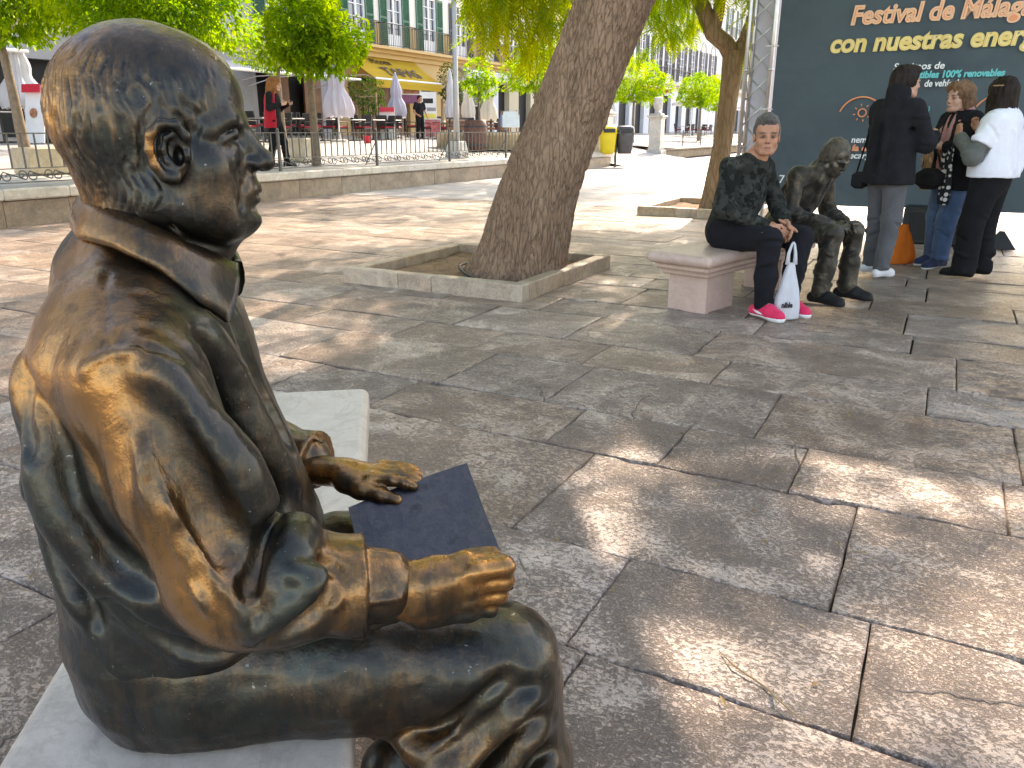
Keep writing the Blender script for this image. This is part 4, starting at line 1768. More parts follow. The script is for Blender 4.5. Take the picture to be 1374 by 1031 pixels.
V2, F2, t2_ = fern_crown(rng, [(b[0]+TB.x, b[1]+TB.y, *b[2:]) for b in b2], 560, .8, .9, False, .12)
V, F, tint = np.concatenate([V, V2]), np.concatenate([F, F2+len(V)]), np.concatenate([tint, t2_])
mesh_obj('crown', V-np.array(TB), F, FERN_LEAF, t, False, {'tint': tint})

# unseen tree of the same kind, added so its crown shades the far paving
TB = Vector((1.62, 23.6, 0))
t = tree_thing('added_shade_tree', 'tall unseen tree added to shade the far paving, trunk hidden behind the leaning one', TB)
V, F, C = trunk_mesh([(0, 0, -.05), (0, 0, .4), (.02, .05, 2.0), (.05, .1, 4.2)], [.24, .2, .18, .16], 40, 60, .008, 19, .05)
mesh_obj('trunk', V, F, BARK2, t)
m = MB()
for k in range(5):
    a = k*1.257+.3
    m.tube([(.05, .1, 4.1), (1.2*math.cos(a), 1.2*math.sin(a), 5.3), (3.2*math.cos(a), 3.2*math.sin(a), 6.5)], [.12, .09, .03], 8)
m.obj('limb', BARK2, t, True)
rng = np.random.default_rng(18)
blobs = [(0, 0, 7.0, 4.2, 4.0, 1.4), (-3.2, -1.0, 6.8, 2.6, 2.6, 1.1), (3.0, 1.0, 6.8, 2.6, 2.6, 1.1), (-1.0, 3.4, 6.8, 2.6, 2.4, 1.1)]
V, F, tint = fern_crown(rng, [(b[0]+TB.x, b[1]+TB.y, *b[2:]) for b in blobs], 3400, 1.5, .45, True, 0, .30)
mesh_obj('crown', V-np.array(TB), F, FERN_LEAF, t, False, {'tint': tint})


def UL(u, v):
    return U(u, v, zup(v))


orange_tree(UL(-6.85, .95), 2.15, [(0, 0, 2.6, .80, .9, .66), (.4, -.1, 2.15, .62, .7, .36), (-.1, .2, 3.1, .62, .7, .6), (.62, .0, 2.4, .5, .6, .4), (-.45, 0, 2.15, .4, .5, .3), (.1, 0, 1.95, .4, .5, .25)], 7500,
            'lime green orange tree whose trunk stands behind the fence, nearest the yellow awning', 21, (.0, 0))
orange_tree(UL(-10.6, 1.5), 2.1, [(0, 0, 3.1, 1.5, 1.4, 1.1), (.9, -.2, 2.45, .85, .9, .6), (-.6, .1, 3.3, .9, 1.0, .8), (1.2, 0, 3.1, .75, .9, .85), (.3, -.2, 2.3, .9, .9, .5), (1.5, 0, 2.35, .5, .6, .42)], 13000,
            'broadest orange tree directly behind the bronze head', 22, (.05, 0))
orange_tree(UL(-11.6, 3.1), 2.6, [(-.2, 0, 2.9, .95, .95, .8), (.3, -.1, 2.4, .6, .7, .5), (-.3, 0, 3.5, .9, .9, .7)], 6500,
            'orange tree cut by the left edge of the picture', 23, (-.15, 0))
orange_tree(UL(-6.0, 8.2), 2.6, [(0, 0, 3.9, 1.3, 1.3, 1.1), (.9, 0, 3.4, .8, .8, .7)], 5000, 'darker orange tree standing close to the grey house', 24, L=.1)
orange_tree(UL(-.4, 8.0), 2.3, [(0, 0, 2.9, 1.3, 1.2, .7), (1.0, 0, 2.75, 1.0, .9, .5)], 4200, 'low dark orange tree in front of the whitish awnings', 25, L=.1)
orange_tree(UL(8.2, 3.4), 2.1, [(0, 0, 2.75, 1.15, 1.15, .75), (.5, 0, 3.2, .7, .8, .5), (-.7, 0, 2.5, .6, .7, .5)], 4600, 'orange tree glimpsed just left of the leaning trunk', 26, L=.1)
orange_tree(UL(19.5, 3.6), 2.0, [(0, 0, 2.9, 1.5, 1.3, .95), (.9, 0, 2.6, .95, .95, .75), (-.9, 0, 2.5, .8, .9, .6)], 5200, 'orange tree seen between the leaning trunk and the urn pillar', 27, L=.12)
orange_tree(UL(31.0, 3.4), 2.2, [(0, 0, 3.0, 1.3, 1.3, .9), (-.6, 0, 2.6, .8, .8, .55)], 4200, 'orange tree just left of the forked trunk', 28, L=.13)
orange_tree(UL(43.0, 5.5), 2.2, [(0, 0, 3.0, 1.4, 1.4, 1.0)], 3000, 'small orange tree beside the far truss', 29, L=.14)


def potted_tree(loc, h, cr, n, label, seed, pot=True, stakes=False):
    rng = np.random.default_rng(seed)
    t = thing('potted_tree', label, 'potted tree', loc, 0, 'small trees by the terraces')
    if pot:
        MB().lathe((0, 0, 0), [(.26, 0), (.33, .05), (.38, .5), (.40, .56), (.34, .56), (.33, .5)], 16).obj('tub', plain('tub_wood', (.12, .06, .035), .6, .3, 8), t, True)
    MB().tube([(0, 0, .1), (.03, 0, h*.5), (0, 0, h)], [.045, .035, .025], 8).obj('trunk', BARK3, t, True)
    if stakes:
        m = MB()
        for x, y in ((-.4, -.3), (.4, -.3), (.4, .3), (-.4, .3)):
            m.tube([(x, y, 0), (x, y, 1.75)], .04, 8)
        m.box((0, -.3, 1.6), (.8, .04, .06)).box((0, .3, 1.6), (.8, .04, .06))
        m.obj('stake', plain('stake_wood', (.38, .27, .14), .8, .2, 6), t)
    V, F, tint = broad_crown(rng, cr, n, .12, .055)
    mesh_obj('crown', V, F, SHRUB_LEAF if stakes else ORANGE_LEAF, t, False, {'tint': tint})
    return t


potted_tree(UL(4.3, 3.6), 2.0, [(0, 0, 2.35, .5, .5, .6), (.1, 0, 1.95, .45, .45, .4)], 1300, 'slim young tree in a dark tub just right of the lamp post', 31)
potted_tree(UL(7.0, 10.4), 1.5, [(0, 0, 1.75, .6, .6, .6), (.1, 0, 1.4, .5, .5, .45)], 1300, 'staked bushy young tree left of the carved shop front', 32, False, True)
potted_tree(UL(14.6, 11.3), 2.2, [(0, 0, 2.5, .55, .55, .9), (.2, 0, 1.9, .5, .5, .6)], 1300, 'tall shrub at the right end of the yellow awning', 33, False, True)
potted_tree(UL(25.2, 11.2), 2.4, [(0, 0, 2.6, .8, .8, 1.0), (.2, 0, 1.9, .7, .7, .7)], 1500, 'grey green shrub against the navy shuttered house', 34, True, True)

# ---------------------------------------------------------------- terrace furniture
WICK = plain('dark_wicker', (.05, .045, .042), .6, .35, 30)
REDC = plain('red_cushion', (.42, .015, .03), .7, .15, 10)
TABLE = plain('pale_table', (.42, .40, .38), .45, .1, 8)
rnd = random.Random(4)


def make_chair(label):
    t = thing('terrace_chair', label, 'chair', (0, 0, 0), 0, 'dark wicker chairs on the cafe terraces')
    MB().box((0, 0, .43), (.46, .46, .05), bev=.01).obj('seat', WICK, t)
    MB().box((0, 0, .48), (.43, .43, .06), bev=.02).obj('cushion', REDC, t)
    M = Matrix.Rotation(R(-10), 3, 'X')
    MB().box((0, .25, .70), (.46, .045, .46), M, bev=.012).obj('backrest', WICK, t)
    for x in (-.2, .2):
        for y in (-.2, .2):
            MB().tube([(x, y, 0), (x*.97, y*.97, .42)], .018, 6).obj('leg', WICK, t)
        MB().tube([(x*1.12, -.18, .43), (x*1.12, -.18, .64), (x*1.12, .22, .66)], .016, 6).obj('arm', WICK, t)
    return t


def make_table(label):
    t = thing('terrace_table', label, 'table', (0, 0, 0), 0, 'square tables on the cafe terraces')
    MB().box((0, 0, .735), (.7, .7, .03), bev=.008).obj('table_top', TABLE, t)
    MB().tube([(0, 0, .02), (0, 0, .72)], .03, 8).obj('pedestal', WICK, t)
    MB().box((0, 0, .015), (.42, .42, .03)).obj('base', WICK, t)
    return t


TABLES = [(0, 9.2, 'behind the ginger haired woman'), (1.2, 9.2, 'right of the ginger haired woman'), (2.9, 9.3, 'behind the nearest orange tree trunk'), (4.5, 9.2, 'right of the lavender parasol'),
          (6.1, 9.5, 'left of the red headed board'), (7.6, 9.8, 'behind the red headed board'), (2.2, 11.0, 'in deep shade behind the ginger haired woman'), (4.0, 11.1, 'in deep shade behind the orange tree'),
          (10.6, 9.3, 'right of the waiter'), (12.2, 9.4, 'behind the lamp post'), (13.8, 9.3, 'behind the barrel planter'), (15.5, 9.6, 'behind the slatted bench'), (11.5, 10.7, 'behind the waiter'),
          (-7.6, 10.6, 'at the left edge'), (47, 9, 'left of the farthest orange tree'), (52, 9, 'far behind the forked trunk'), (57, 9, 'far behind the truss')]
ch0 = make_chair('chair')
tb0 = make_table('table')
n = 0
for (u, v, where) in TABLES:
    tb = tb0 if n == 0 else dup(tb0)
    tb['label'] = 'square pale topped cafe table '+where
    tb.location = UL(u, v)
    tb.rotation_euler = (0, 0, RU+R(rnd.uniform(-8, 8)))
    for k in range(2 if u < 9 else 3):
        a = (k*180+rnd.uniform(-25, 25)) if u < 9 else k*120+rnd.uniform(-15, 15)
        c = ch0 if n == 0 else dup(ch0)
        n += 1
        d = Vector((math.cos(R(a)), math.sin(R(a)), 0))*.62
        side = ('farther right', 'farther left', 'nearer')[k] if u >= 9 else ('right', 'left')[k]
        c['label'] = 'dark wicker chair, %s side of table %s' % (side, where)
        c.location = UL(u+d.x, v+d.y)
        c.rotation_euler = (0, 0, RU+R(a-90))


def parasol(loc, h, label, r=.26, mat=None, seed=0):
    """a folded parasol: gathered cloth tied round its pole"""
    t = thing('folded_parasol', label, 'parasol', loc, 0, 'folded parasols on the terraces')
    MB().tube([(0, 0, 0), (0, 0, h+.06)], .03, 8).obj('pole', FRAME_W, t)
    MB().lathe((0, 0, 0), [(.3, 0), (.3, .06), (.06, .1), (.05, .3)], 14).obj('base', PST, t)
    nz, na = 22, 40
    V = []
    for i in range(nz):
        s = i/(nz-1)
        z = .85+(h-.85)*s
        rr = r*(1-s)**.85*(1-.30*math.exp(-((s-.45)/.10)**2))*(1-.25*math.exp(-(s/.08)**2))+.03
        for k in range(na):
            th = 2*math.pi*k/na
            q = rr*(1+.26*math.cos(8*th+seed+1.2*math.sin(3*s))+.07*math.cos(13*th))
            V.append((q*math.cos(th), q*math.sin(th), z-.05*math.cos(8*th)*(1-s)))
    F = [(i*na+k, i*na+(k+1) % na, (i+1)*na+(k+1) % na, (i+1)*na+k) for i in range(nz-1) for k in range(na)]
    F.append(tuple((nz-1)*na+k for k in range(na)))
    mesh_obj('cloth', V, F, mat or WCLOTH, t, True)
    return t


LAVC = cloth('lavender_canvas', (.66, .64, .72), .35)
parasol(UL(3.0, 8.6), 3.0, 'wide lavender folded parasol behind the nearest orange tree trunk', .5, LAVC)
parasol(UL(9.2, 10.6), 2.6, 'bluish white folded parasol in front of the carved shop front', .40, LAVC, 1)
parasol(UL(13.2, 10.4), 3.0, 'slim folded parasol behind the waiter', .26, WCLOTH, 2)
parasol(UL(14.0, 9.9), 3.1, 'cream folded parasol at the corner of the yellow awning', .30, cloth('cream_canvas', (.74, .70, .62), .35), 3)
parasol(UL(9.5, 6.2), 2.5, 'folded parasol just behind the lamp post', .33, cloth('cream_canvas', (.74, .70, .62), .35), 4)
parasol(UL(23.0, 10.2), 3.1, 'thin white folded parasol beside the grey green shrub', .30, WCLOTH, 5)
parasol(UL(-6.75, 10.9), 2.6, 'large white folded parasol at the left edge', .5, WCLOTH, 6)
parasol(UL(18.8, 4.6), 3.0, 'white folded parasol between the leaning trunk and urn pillar', .33, WCLOTH, 7)


def open_parasol(loc, label, r=1.6, h=2.7):
    t = thing('open_parasol', label, 'parasol', loc, 0, 'open white parasols far down the plaza')
    MB().tube([(0, 0, 0), (0, 0, h+.2)], .035, 8).obj('pole', FRAME_W, t)
    V = [(0, 0, h+.45)]+[(r*math.cos(2*math.pi*k/8+.4), r*math.sin(2*math.pi*k/8+.4), h-.15) for k in range(8)]+[(r*math.cos(2*math.pi*k/8+.4), r*math.sin(2*math.pi*k/8+.4), h-.38) for k in range(8)]
    F = [(0, 1+k, 1+(k+1) % 8) for k in range(8)]+[(1+k, 9+k, 9+(k+1) % 8, 1+(k+1) % 8) for k in range(8)]
    mesh_obj('canopy', V, F, WCLOTH, t, False)
    return t


open_parasol(UL(45, 8), 'open white parasol left of the far orange tree')
open_parasol(UL(52, 8.5), 'open white parasol behind the forked trunk')
open_parasol(UL(58, 7), 'open white parasol right beside the truss')

# menu boards
REDP = plain('red_print', (.6, .02, .04), .5, .08, 5)
BOARDW = plain('board_white', (.72, .72, .70), .5, .06, 6)
FOODP = plain('food_print', (.35, .16, .08), .5, .6, 14)


def menu_board(loc, label, h=1.25, w=.6, rz=0, col=None):
    t = thing('menu_board', label, 'menu board', loc, rz, 'standing menu boards')
    M = Matrix.Rotation(R(-12), 3, 'X')
    MB().box((0, -.13, h/2), (w, .03, h), M).obj('front_panel', col or BOARDW, t)
    M2 = Matrix.Rotation(R(12), 3, 'X')
    MB().box((0, .16, h/2), (w, .03, h), M2).obj('rear_panel', plain('board_black', (.03, .03, .03), .5), t)
    MB().box((0, -.155+.13*.85-.09, h*.92), (w-.02, .012, h*.14), M).obj('header', REDP, t)
    for k, (x, z, s_) in enumerate([(-.02, .5, .2), (.1, .34, .13), (-.12, .3, .12)]):
        MB().lathe((x*1.0, -.165-.0+(.5-z)*-.22*h*.0, h*z+.02), [(0, -.005), (s_*.6, -.005), (s_*.6, .006), (0, .006)], 12, Matrix.Rotation(R(90-12), 3, 'X')).obj('food_picture', FOODP, t)
    return t


menu_board(UL(7.2, 9.6), 'white menu board with red header between chairs and bluish parasol', 1.25, .62, RU-R(62))
menu_board(UL(-7.0, 9.9), 'white menu board with red header at the left edge', 1.45, .62, RU-R(80))
menu_board(UL(-6.0, 10.0), 'dark menu board leaning beside the white one at the left edge', 1.4, .6, RU-R(30), plain('board_kraft', (.3, .24, .17), .6, .3, 6))


def poster(loc, w, h, label, bands, rz):
    t = thing('poster', label, 'poster', loc, rz)
    MB().box((0, 0, h/2), (w, .04, h)).obj('panel', BOARDW, t)
    for z0, z1, x0, x1, m in bands:
        MB().box(((x0+x1)/2*w, -.024, (z0+z1)/2*h), ((x1-x0)*w, .006, (z1-z0)*h)).obj('print', m, t)
    return t


poster(UL(11.9, 11.7)+Vector((0, 0, 1.45)), .95, .95, 'teal and purple poster hung below the yellow awning',
       [(.78, 1, -.5, .5, plain('teal_print', (.05, .3, .28), .5)), (.0, .4, -.5, .5, plain('plum_print', (.22, .06, .14), .5, .3)), (.45, .72, -.4, .4, FOODP)], RU-R(40))
poster(UL(10.6, 9.9)+Vector((0, 0, .7)), .72, 1.25, 'white poster with black and yellow print left of the waiter',
       [(.0, .28, -.46, .46, plain('lemon_print', (.7, .6, .12), .5)), (.62, .78, -.32, .3, INK), (.36, .48, -.1, .45, plain('grey_print', (.25, .25, .27), .5))], RU-R(50))
poster(UL(10.3, 9.5)+Vector((0, 0, .05)), .7, .8, 'red food poster standing below the white poster', [(.05, .95, -.46, .46, plain('pink_print', (.6, .16, .16), .5, .5, 12))], RU-R(50))
poster(UL(19.3, 12.8)+Vector((0, 0, 1.5)), .8, 1.5, 'dark blue menu panel on the wall right of the slim young tree', [(.02, .98, -.47, .47, plain('ink_blue', (.02, .035, .06), .4)), (.6, .64, -.3, .3, BOARDW), (.4, .43, -.3, .3, BOARDW)], RU)
poster(UL(24.6, 9.8)+Vector((0, 0, .0)), .8, 1.7, 'pale blue standing panel near the thin white parasol', [(.1, .9, -.4, .4, plain('sky_print', (.4, .5, .62), .4, .3))], RU-R(40))
for k, (u, v, c, lb) in enumerate([(6.6, 3.6, (.75, .78, .85), 'white easel board leaning on the slatted bench'), (7.9, 4.4, (.16, .26, .5), 'blue easel board behind the slatted bench')]):
    t = thing('easel_board', lb, 'easel', UL(u, v), RU-R(60))
    MB().box((0, 0, .98), (.62, .03, .62), Matrix.Rotation(R(-28), 3, 'X')).obj('board', plain('easel_%d' % k, c, .35, .12, 3), t)
    for x in (-.3, .3):
        MB().tube([(x, -.05, 0), (x, .1, 1.3)], .02, 6).obj('leg', WOOD_BR, t)
    MB().tube([(0, .5, 0), (0, .12, 1.2)], .02, 6).obj('leg', WOOD_BR, t)

# stone seat blocks behind the fence
SEATST = stone_mat('seat_stone', (.48, .38, .25), (.56, .45, .31), (.62, .52, .38), pits=.15, bump=.2, cracks=False, rnd=.05)
for u, v, lb, s in [(-6.15, 1.9, 'small beige stone seat block beside the woman in red', (.5, .5, .5)), (-12.0, 1.9, 'beige stone seat block behind the fence at the left edge', (.85, .45, .40))]:
    setp(MB().box((0, 0, s[2]/2), s, bev=.02).obj('stone_block', SEATST, loc=UL(u, v), rz=RU), lb, 'stone block')
setp(MB().lathe((0, 0, 0), [(.12, 0), (.16, .22), (.17, .25), (.15, .25), (.14, .2)], 14).obj('red_bucket', REDP, smooth=True, loc=UL(3.3, 7.6)), 'small red bucket on the paving before the chairs', 'bucket')
# round stone planter with a slatted bench
t = thing('round_planter', 'round low stone planter behind the fence right of the lamp post', 'planter', UL(4.6, 3.4), RU)
MB().lathe((0, 0, 0), [(1.75, 0), (1.75, .42), (1.82, .44), (1.82, .54), (1.5, .54), (1.45, .45)], 40).obj('ring', SEATST, t, True)
MB().lathe((0, 0, 0), [(1.5, .40), (1.0, .48), (.0, .5)], 24).obj('soil', plain('dry_soil', (.23, .135, .075)), t)
t = thing('slatted_bench', 'brown slatted bench standing behind the round planter', 'bench', UL(6.8, 5.2), RU-R(20))
for k in range(4):
    MB().box((0, -.2+.12*k, .45), (2.3, .09, .035), bev=.008).obj('slat', WOOD_BR, t)
for k in range(3):
    MB().box((0, .27+.03*k, .60+.13*k), (2.3, .03, .09), bev=.008).obj('slat', WOOD_BR, t)
for x in (-1, 1):
    MB().box((x, 0, .22), (.06, .45, .44)).box((x, .3, .65), (.05, .05, .6)).obj('leg', IRON_D, t)
t = thing('barrel', 'dark wooden barrel planter beside the lamp post foot', 'barrel', UL(2.4, 2.6), RU)
MB().lathe((0, 0, 0), [(.30, 0), (.36, .25), (.38, .5), (.36, .75), (.33, .95), (.28, .95), (.28, .9)], 18).obj('staves', plain('barrel_wood', (.12, .05, .035), .6, .4, 12), t, True)
for z in (.2, .75):
    MB().lathe((0, 0, z), [(.36, -.03), (.375, -.03), (.375, .03), (.36, .03)], 18).obj('hoop', IRON_D, t)

# ---------------------------------------------------------------- festival banner on its truss
ALU = plain('aluminium', (.55, .55, .55), .38, .1, 10, metal=.85)
P0 = Vector((4.7, 9.1, 0))


def BN(x, z, off=0.0):
    return P0+E2*x-E1*off+Vector((0, 0, z))


def banner_mat():
    """printed mesh cloth that lets some of the daylight behind it through"""
    t = NT('printed_canvas')
    co = t.coord()
    n1 = t.noise(.8, 5, .6, co, .8)
    c = t.ramp(n1, [(.3, (.080, .116, .135)), (.7, (.115, .162, .185))])
    glow = t.ramp(t.noise(.35, 2, .5, co), [(.45, 0.0), (.8, .6)])
    c = t.mix(glow, c, (.125, .185, .20))
    t.set(Base_Color=c, Roughness=.55)
    t.bump(t.math('ADD', t.math('MULTIPLY', t.noise(1.2, 4, .5, co, 1.2), 3.0), t.math('MULTIPLY', t.noise(220, 2, .5, co), .08)), .35, .03)
    tr = t.n('BsdfTranslucent')
    t.l(c, tr.inputs['Color'])
    mx = t.n('MixShader')
    mx.inputs[0].default_value = .5
    t.l(t.b.outputs[0], mx.inputs[1])
    t.l(tr.outputs[0], mx.inputs[2])
    t.l(mx.outputs[0], t.out.inputs['Surface'])
    return t.m


bt = thing('festival_banner', 'huge dark teal festival banner hung from the truss behind the standing women', 'banner', P0, RS)
BX0, BX1, BZ0, BZ1 = -1.80, 4.9, .37, 4.9
nx, nz = 60, 40
V = []
for i in range(nx+1):
    for j in range(nz+1):
        x = BX0+(BX1-BX0)*i/nx
        z = BZ0+(BZ1-BZ0)*j/nz
        V.append((x, 0, z))
V = np.array(V)
wv = fbm(V, (.7, 1, .8), 61, 3)*.018+.006*np.sin(V[:, 0]*5.2)*np.clip((1.2-V[:, 2]), 0, 1)
V[:, 1] = np.clip(wv, -.03, .012)
V[:, 2] -= np.where(V[:, 2] < .5, .018*np.abs(np.sin(V[:, 0]*2.1)), 0)
F = [(i*(nz+1)+j, (i+1)*(nz+1)+j, (i+1)*(nz+1)+j+1, i*(nz+1)+j+1) for i in range(nx) for j in range(nz)]
k = len(V)
V2 = V.copy()
V2[:, 1] += .006
F = F+[tuple(k+q for q in reversed(f)) for f in F]
mesh_obj('canvas', np.concatenate([V, V2]), F, banner_mat(), bt, True)
OR1 = plain('salmon_print', (.82, .30, .14), .6, .08, 2)
OR0 = plain('pale_orange_print', (.86, .50, .30), .6, .05, 2)
YE1 = plain('gold_print', (.80, .60, .20), .6, .08, 2)
YE0 = plain('pale_gold_print', (.85, .74, .42), .6, .05, 2)
WH1 = plain('white_print', (.78, .80, .80), .6, .05, 2)
CY1 = plain('cyan_print', (.08, .52, .52), .6, .08, 2)
up90 = (R(90), 0, 0)
yo = -.034


def btext(body, x, z, size, width, mat, shear=.18, bold=.006, core=None, y=yo):
    o = letters(body, mat, bt, (x, y, z), up90, size, width, shear, bold)
    if core:
        c = letters(body, core, bt, (x, y-.004, z), up90, size, None, shear, -bold*.75)
        c.scale.x = o.scale.x
    return o


btext('Festival de Málaga', -1.03, 2.335, .265, 1.73, OR0, .14, .011, OR1)
btext('con nuestras energías', -1.215, 2.055, .265, 2.24, YE1, .14, .011, YE0)
btext('Surtimos de', -.525, 1.845, .098, .50, WH1, .12, .002)
btext('combustibles 100% renovables', -.525, 1.755, .098, 1.075, CY1, .12, .004)
btext('de vehículos', -.195, 1.665, .098, .40, WH1, .12, .002)
btext('nemos', -.865, 1.075, .098, .25, WH1, .12, .002)
btext('ía de', -.845, .985, .098, .21, OR1, .12, .004)
btext('ecarga', -.865, .90, .098, .26, WH1, .12, .002)
btext('a', .775, 1.00, .098, .06, OR1, .12, .004)
btext('le', .785, .915, .098, .075, WH1, .12, .002)
btext('27', -1.70, .60, .135, .135, WH1, 0, 0)


def stroke(name, pts, r, mat):
    m = MB()
    m.tube([(x, yo, z) for x, z in pts], r, 6)
    return m.obj(name, mat, bt, True)


stroke('arc_print', [(-.80+.24*math.cos(a), 1.33+.24*math.sin(a)) for a in np.linspace(R(160), R(35), 24)], .009, OR1)
stroke('sun_icon', [(-.785+.042*math.cos(a), 1.40+.042*math.sin(a)) for a in np.linspace(0, 2*math.pi, 25)], .0075, OR1)
for k in range(8):
    a = k*math.pi/4+.2
    stroke('sun_icon', [(-.785+.072*math.cos(a), 1.40+.072*math.sin(a)), (-.785+.098*math.cos(a), 1.40+.098*math.sin(a))], .006, OR1)
stroke('arc_print', [(-.165+.30*math.cos(a), 1.42+.24*math.sin(a)) for a in np.linspace(R(-105), R(-25), 24)], .009, CY1)
stroke('arc_print', [(.55+.24*math.cos(a), 1.33+.24*math.sin(a)) for a in np.linspace(R(150), R(60), 24)], .009, OR1)
stroke('pump_icon', [(-.235, 1.40), (-.215, 1.44), (-.185, 1.455), (-.105, 1.455), (-.125, 1.29), (-.205, 1.29)], .005, CY1)
stroke('pump_icon', [(-.235, 1.40), (-.12, 1.40)], .005, CY1)
stroke('pump_icon', [(-.215, 1.275), (-.105, 1.275)], .005, CY1)
stroke('leaf_icon', [(-.185+.033*math.cos(a), 1.34+.04*math.sin(a)) for a in np.linspace(.3, 5.6, 18)], .0045, CY1)
stroke('leaf_icon', [(-.20, 1.30), (-.175, 1.35), (-.165, 1.37)], .004, CY1)
# eyelets and ties along the side of the cloth
m = MB()
for z in (.75, 1.45, 2.15, 2.85):
    m.tube([(BX0+.02, -.03, z), (BX0-.13, -.02, z+.005)], .006, 6)
m.obj('tie', plain('white_cord', (.7, .7, .7), .6), bt)


def truss(x0, y0, label, h, w=.29):
    t = thing('truss_tower', label, 'truss', BN(x0, 0, 0)+E1*y0, RS, 'aluminium truss towers of the banner')
    cs = [(0, 0), (w, 0), (w, w), (0, w)]
    for x, y in cs:
        MB().tube([(x, y, .01), (x, y, h)], .025, 10).obj('chord', ALU, t, True)
    for i in range(4):
        a, b = cs[i], cs[(i+1) % 4]
        m = MB()
        n = int(h/.29)
        for k in range(n):
            z0 = .1+k*(h-.2)/n
            z1 = z0+(h-.2)/n
            p, q = (a, b) if k % 2 == 0 else (a, b)
            m.tube([(p[0], p[1], z0), (q[0], q[1], z1)], .010, 6)
        m.obj('bracing', ALU, t, True)
    m = MB()
    for x, y in cs:
        for z in np.arange(.9, h, 1.0):
            m.tube([(x, y, z-.02), (x, y, z+.02)], .032, 10)
    m.obj('coupling', ALU, t, True)
    MB().box((w/2, w/2, .01), (.6, .6, .02)).obj('base_plate', ALU, t)
    return t


truss(-2.15, .02, 'aluminium truss tower at the left edge of the dark banner', 5.1)
truss(5.0, .02, 'aluminium truss tower at the far right end of the banner', 5.1)
t = thing('truss_beam', 'aluminium truss beam carrying the banner between its towers', 'truss', BN(-2.15, 4.95)+E1*.02, RS)
for y in (0, .29):
    for z in (0, .29):
        MB().tube([(0, y, z), (7.4, y, z)], .025, 8).obj('chord', ALU, t, True)
# lilac sheet of cloth closing the side of the tower
setp(MB().box((0, 0, 2.5), (.02, .27, 4.1)).box((-.14, .16, 2.5), (.26, .012, 4.1)).obj('side_cloth', plain('lilac_cloth', (.55, .54, .62), .8, .06, 3), loc=BN(-1.855, 0)+E1*.16, rz=RS),
     'lilac white cloth filling the side of the left truss tower', 'cloth')
# black ballast box under the banner
t = thing('ballast_box', 'black ballast box on the paving under the middle of the banner', 'box', BN(.12, 0, .12), RS)
MB().box((0, .0, .2), (.62, .5, .40), bev=.02).obj('body', plain('black_board', (.014, .014, .015), .55, .3, 8), t)
MB().box((0, -.253, .2), (.5, .01, .3)).obj('grille', plain('black_mesh', (.008, .008, .008), .7), t)
setp(MB().box((0, 0, .09), (.3, .25, .18), taper=.15).obj('black_wedge', plain('black_board', (.014, .014, .015)), loc=BN(.78, 0, .25), rz=RS), 'small black wedge weight beside the legs of the woman in jeans', 'weight')

# ---------------------------------------------------------------- marble benches
PINKM = marble_mat('pink_marble', (.60, .43, .35), (.50, .28, .22), .5)


def bullnose_slab(L, W, z0, z1, mat, name, parent, r=.035, n=6):
    """slab with rounded edges"""
    m = MB()
    h = z1-z0
    r = min(r, h/2-.002)
    rings = []
    for k in range(n+1):
        a = R(90)*k/n
        rings.append((z0+r-r*math.cos(a), r-r*math.sin(a)))
    for k in range(n+1):
        a = R(90)*k/n
        rings.append((z1-r+r*math.sin(a), r-r*math.cos(a)))
    cr = .03
    vs = []
    N = 0
    for z, ins in rings:
        ring = []
        for (sx, sy, a0) in ((1, 1, 0), (-1, 1, 90), (-1, -1, 180), (1, -1, 270)):
            for k in range(5):
                a = R(a0+90*k/4)
                ring.append((sx*(L/2-cr)+(cr-ins*.999)*math.cos(a) if cr > ins else sx*(L/2-ins), sy*(W/2-cr)+(cr-ins*.999)*math.sin(a) if cr > ins else sy*(W/2-ins), z))
        N = len(ring)
        vs += ring
    fs = []
    for i in range(len(rings)-1):
        for k in range(N):
            fs.append((i*N+k, i*N+(k+1) % N, (i+1)*N+(k+1) % N, (i+1)*N+k))
    fs.append(tuple(reversed(range(N))))
    fs.append(tuple((len(rings)-1)*N+k for k in range(N)))
    m.add(vs, fs)
    return m.obj(name, mat, parent, False)


SO = Vector((-.45, 1.01, 0))
SF = Vector((math.sin(R(81)), math.cos(R(81)), 0))
SL = Vector((-math.cos(R(81)), math.sin(R(81)), 0))
bt2 = thing('stone_bench', 'white marble bench under the large seated bronze', 'bench', SO+SF*(-.022)+SL*.43, R(9+90))
bullnose_slab(1.86, .456, .335, .42, MARBLE, 'seat_slab', bt2, .022)
MB().box((0, 0, .305), (1.74, .36, .06), bev=.012).obj('moulding', MARBLE, bt2)
for x in (-.6, .6):
    MB().box((x, 0, .14), (.34, .27, .28), bev=.008).obj('leg', PINKM, bt2)

CF = Vector((1.30, 5.12, 0))
AX = Vector((math.sin(R(43)), math.cos(R(43)), 0))
FR = Vector((math.cos(R(43)), -math.sin(R(43)), 0))
bc = CF+AX*.90-FR*.24
bt3 = thing('stone_bench', 'pink veined marble bench seating the man and the bronze-painted figure', 'bench', bc, R(47))
bullnose_slab(1.84, .50, .335, .415, PINKM, 'seat_slab', bt3, .038)
MB().box((0, 0, .315), (1.72, .42, .05), bev=.015).box((0, 0, .275), (1.62, .36, .045), bev=.01).obj('moulding', PINKM, bt3)
for x in (-.57, .57):
    MB().box((x, 0, .125), (.38, .30, .27), bev=.008).obj('leg', PINKM, bt3)

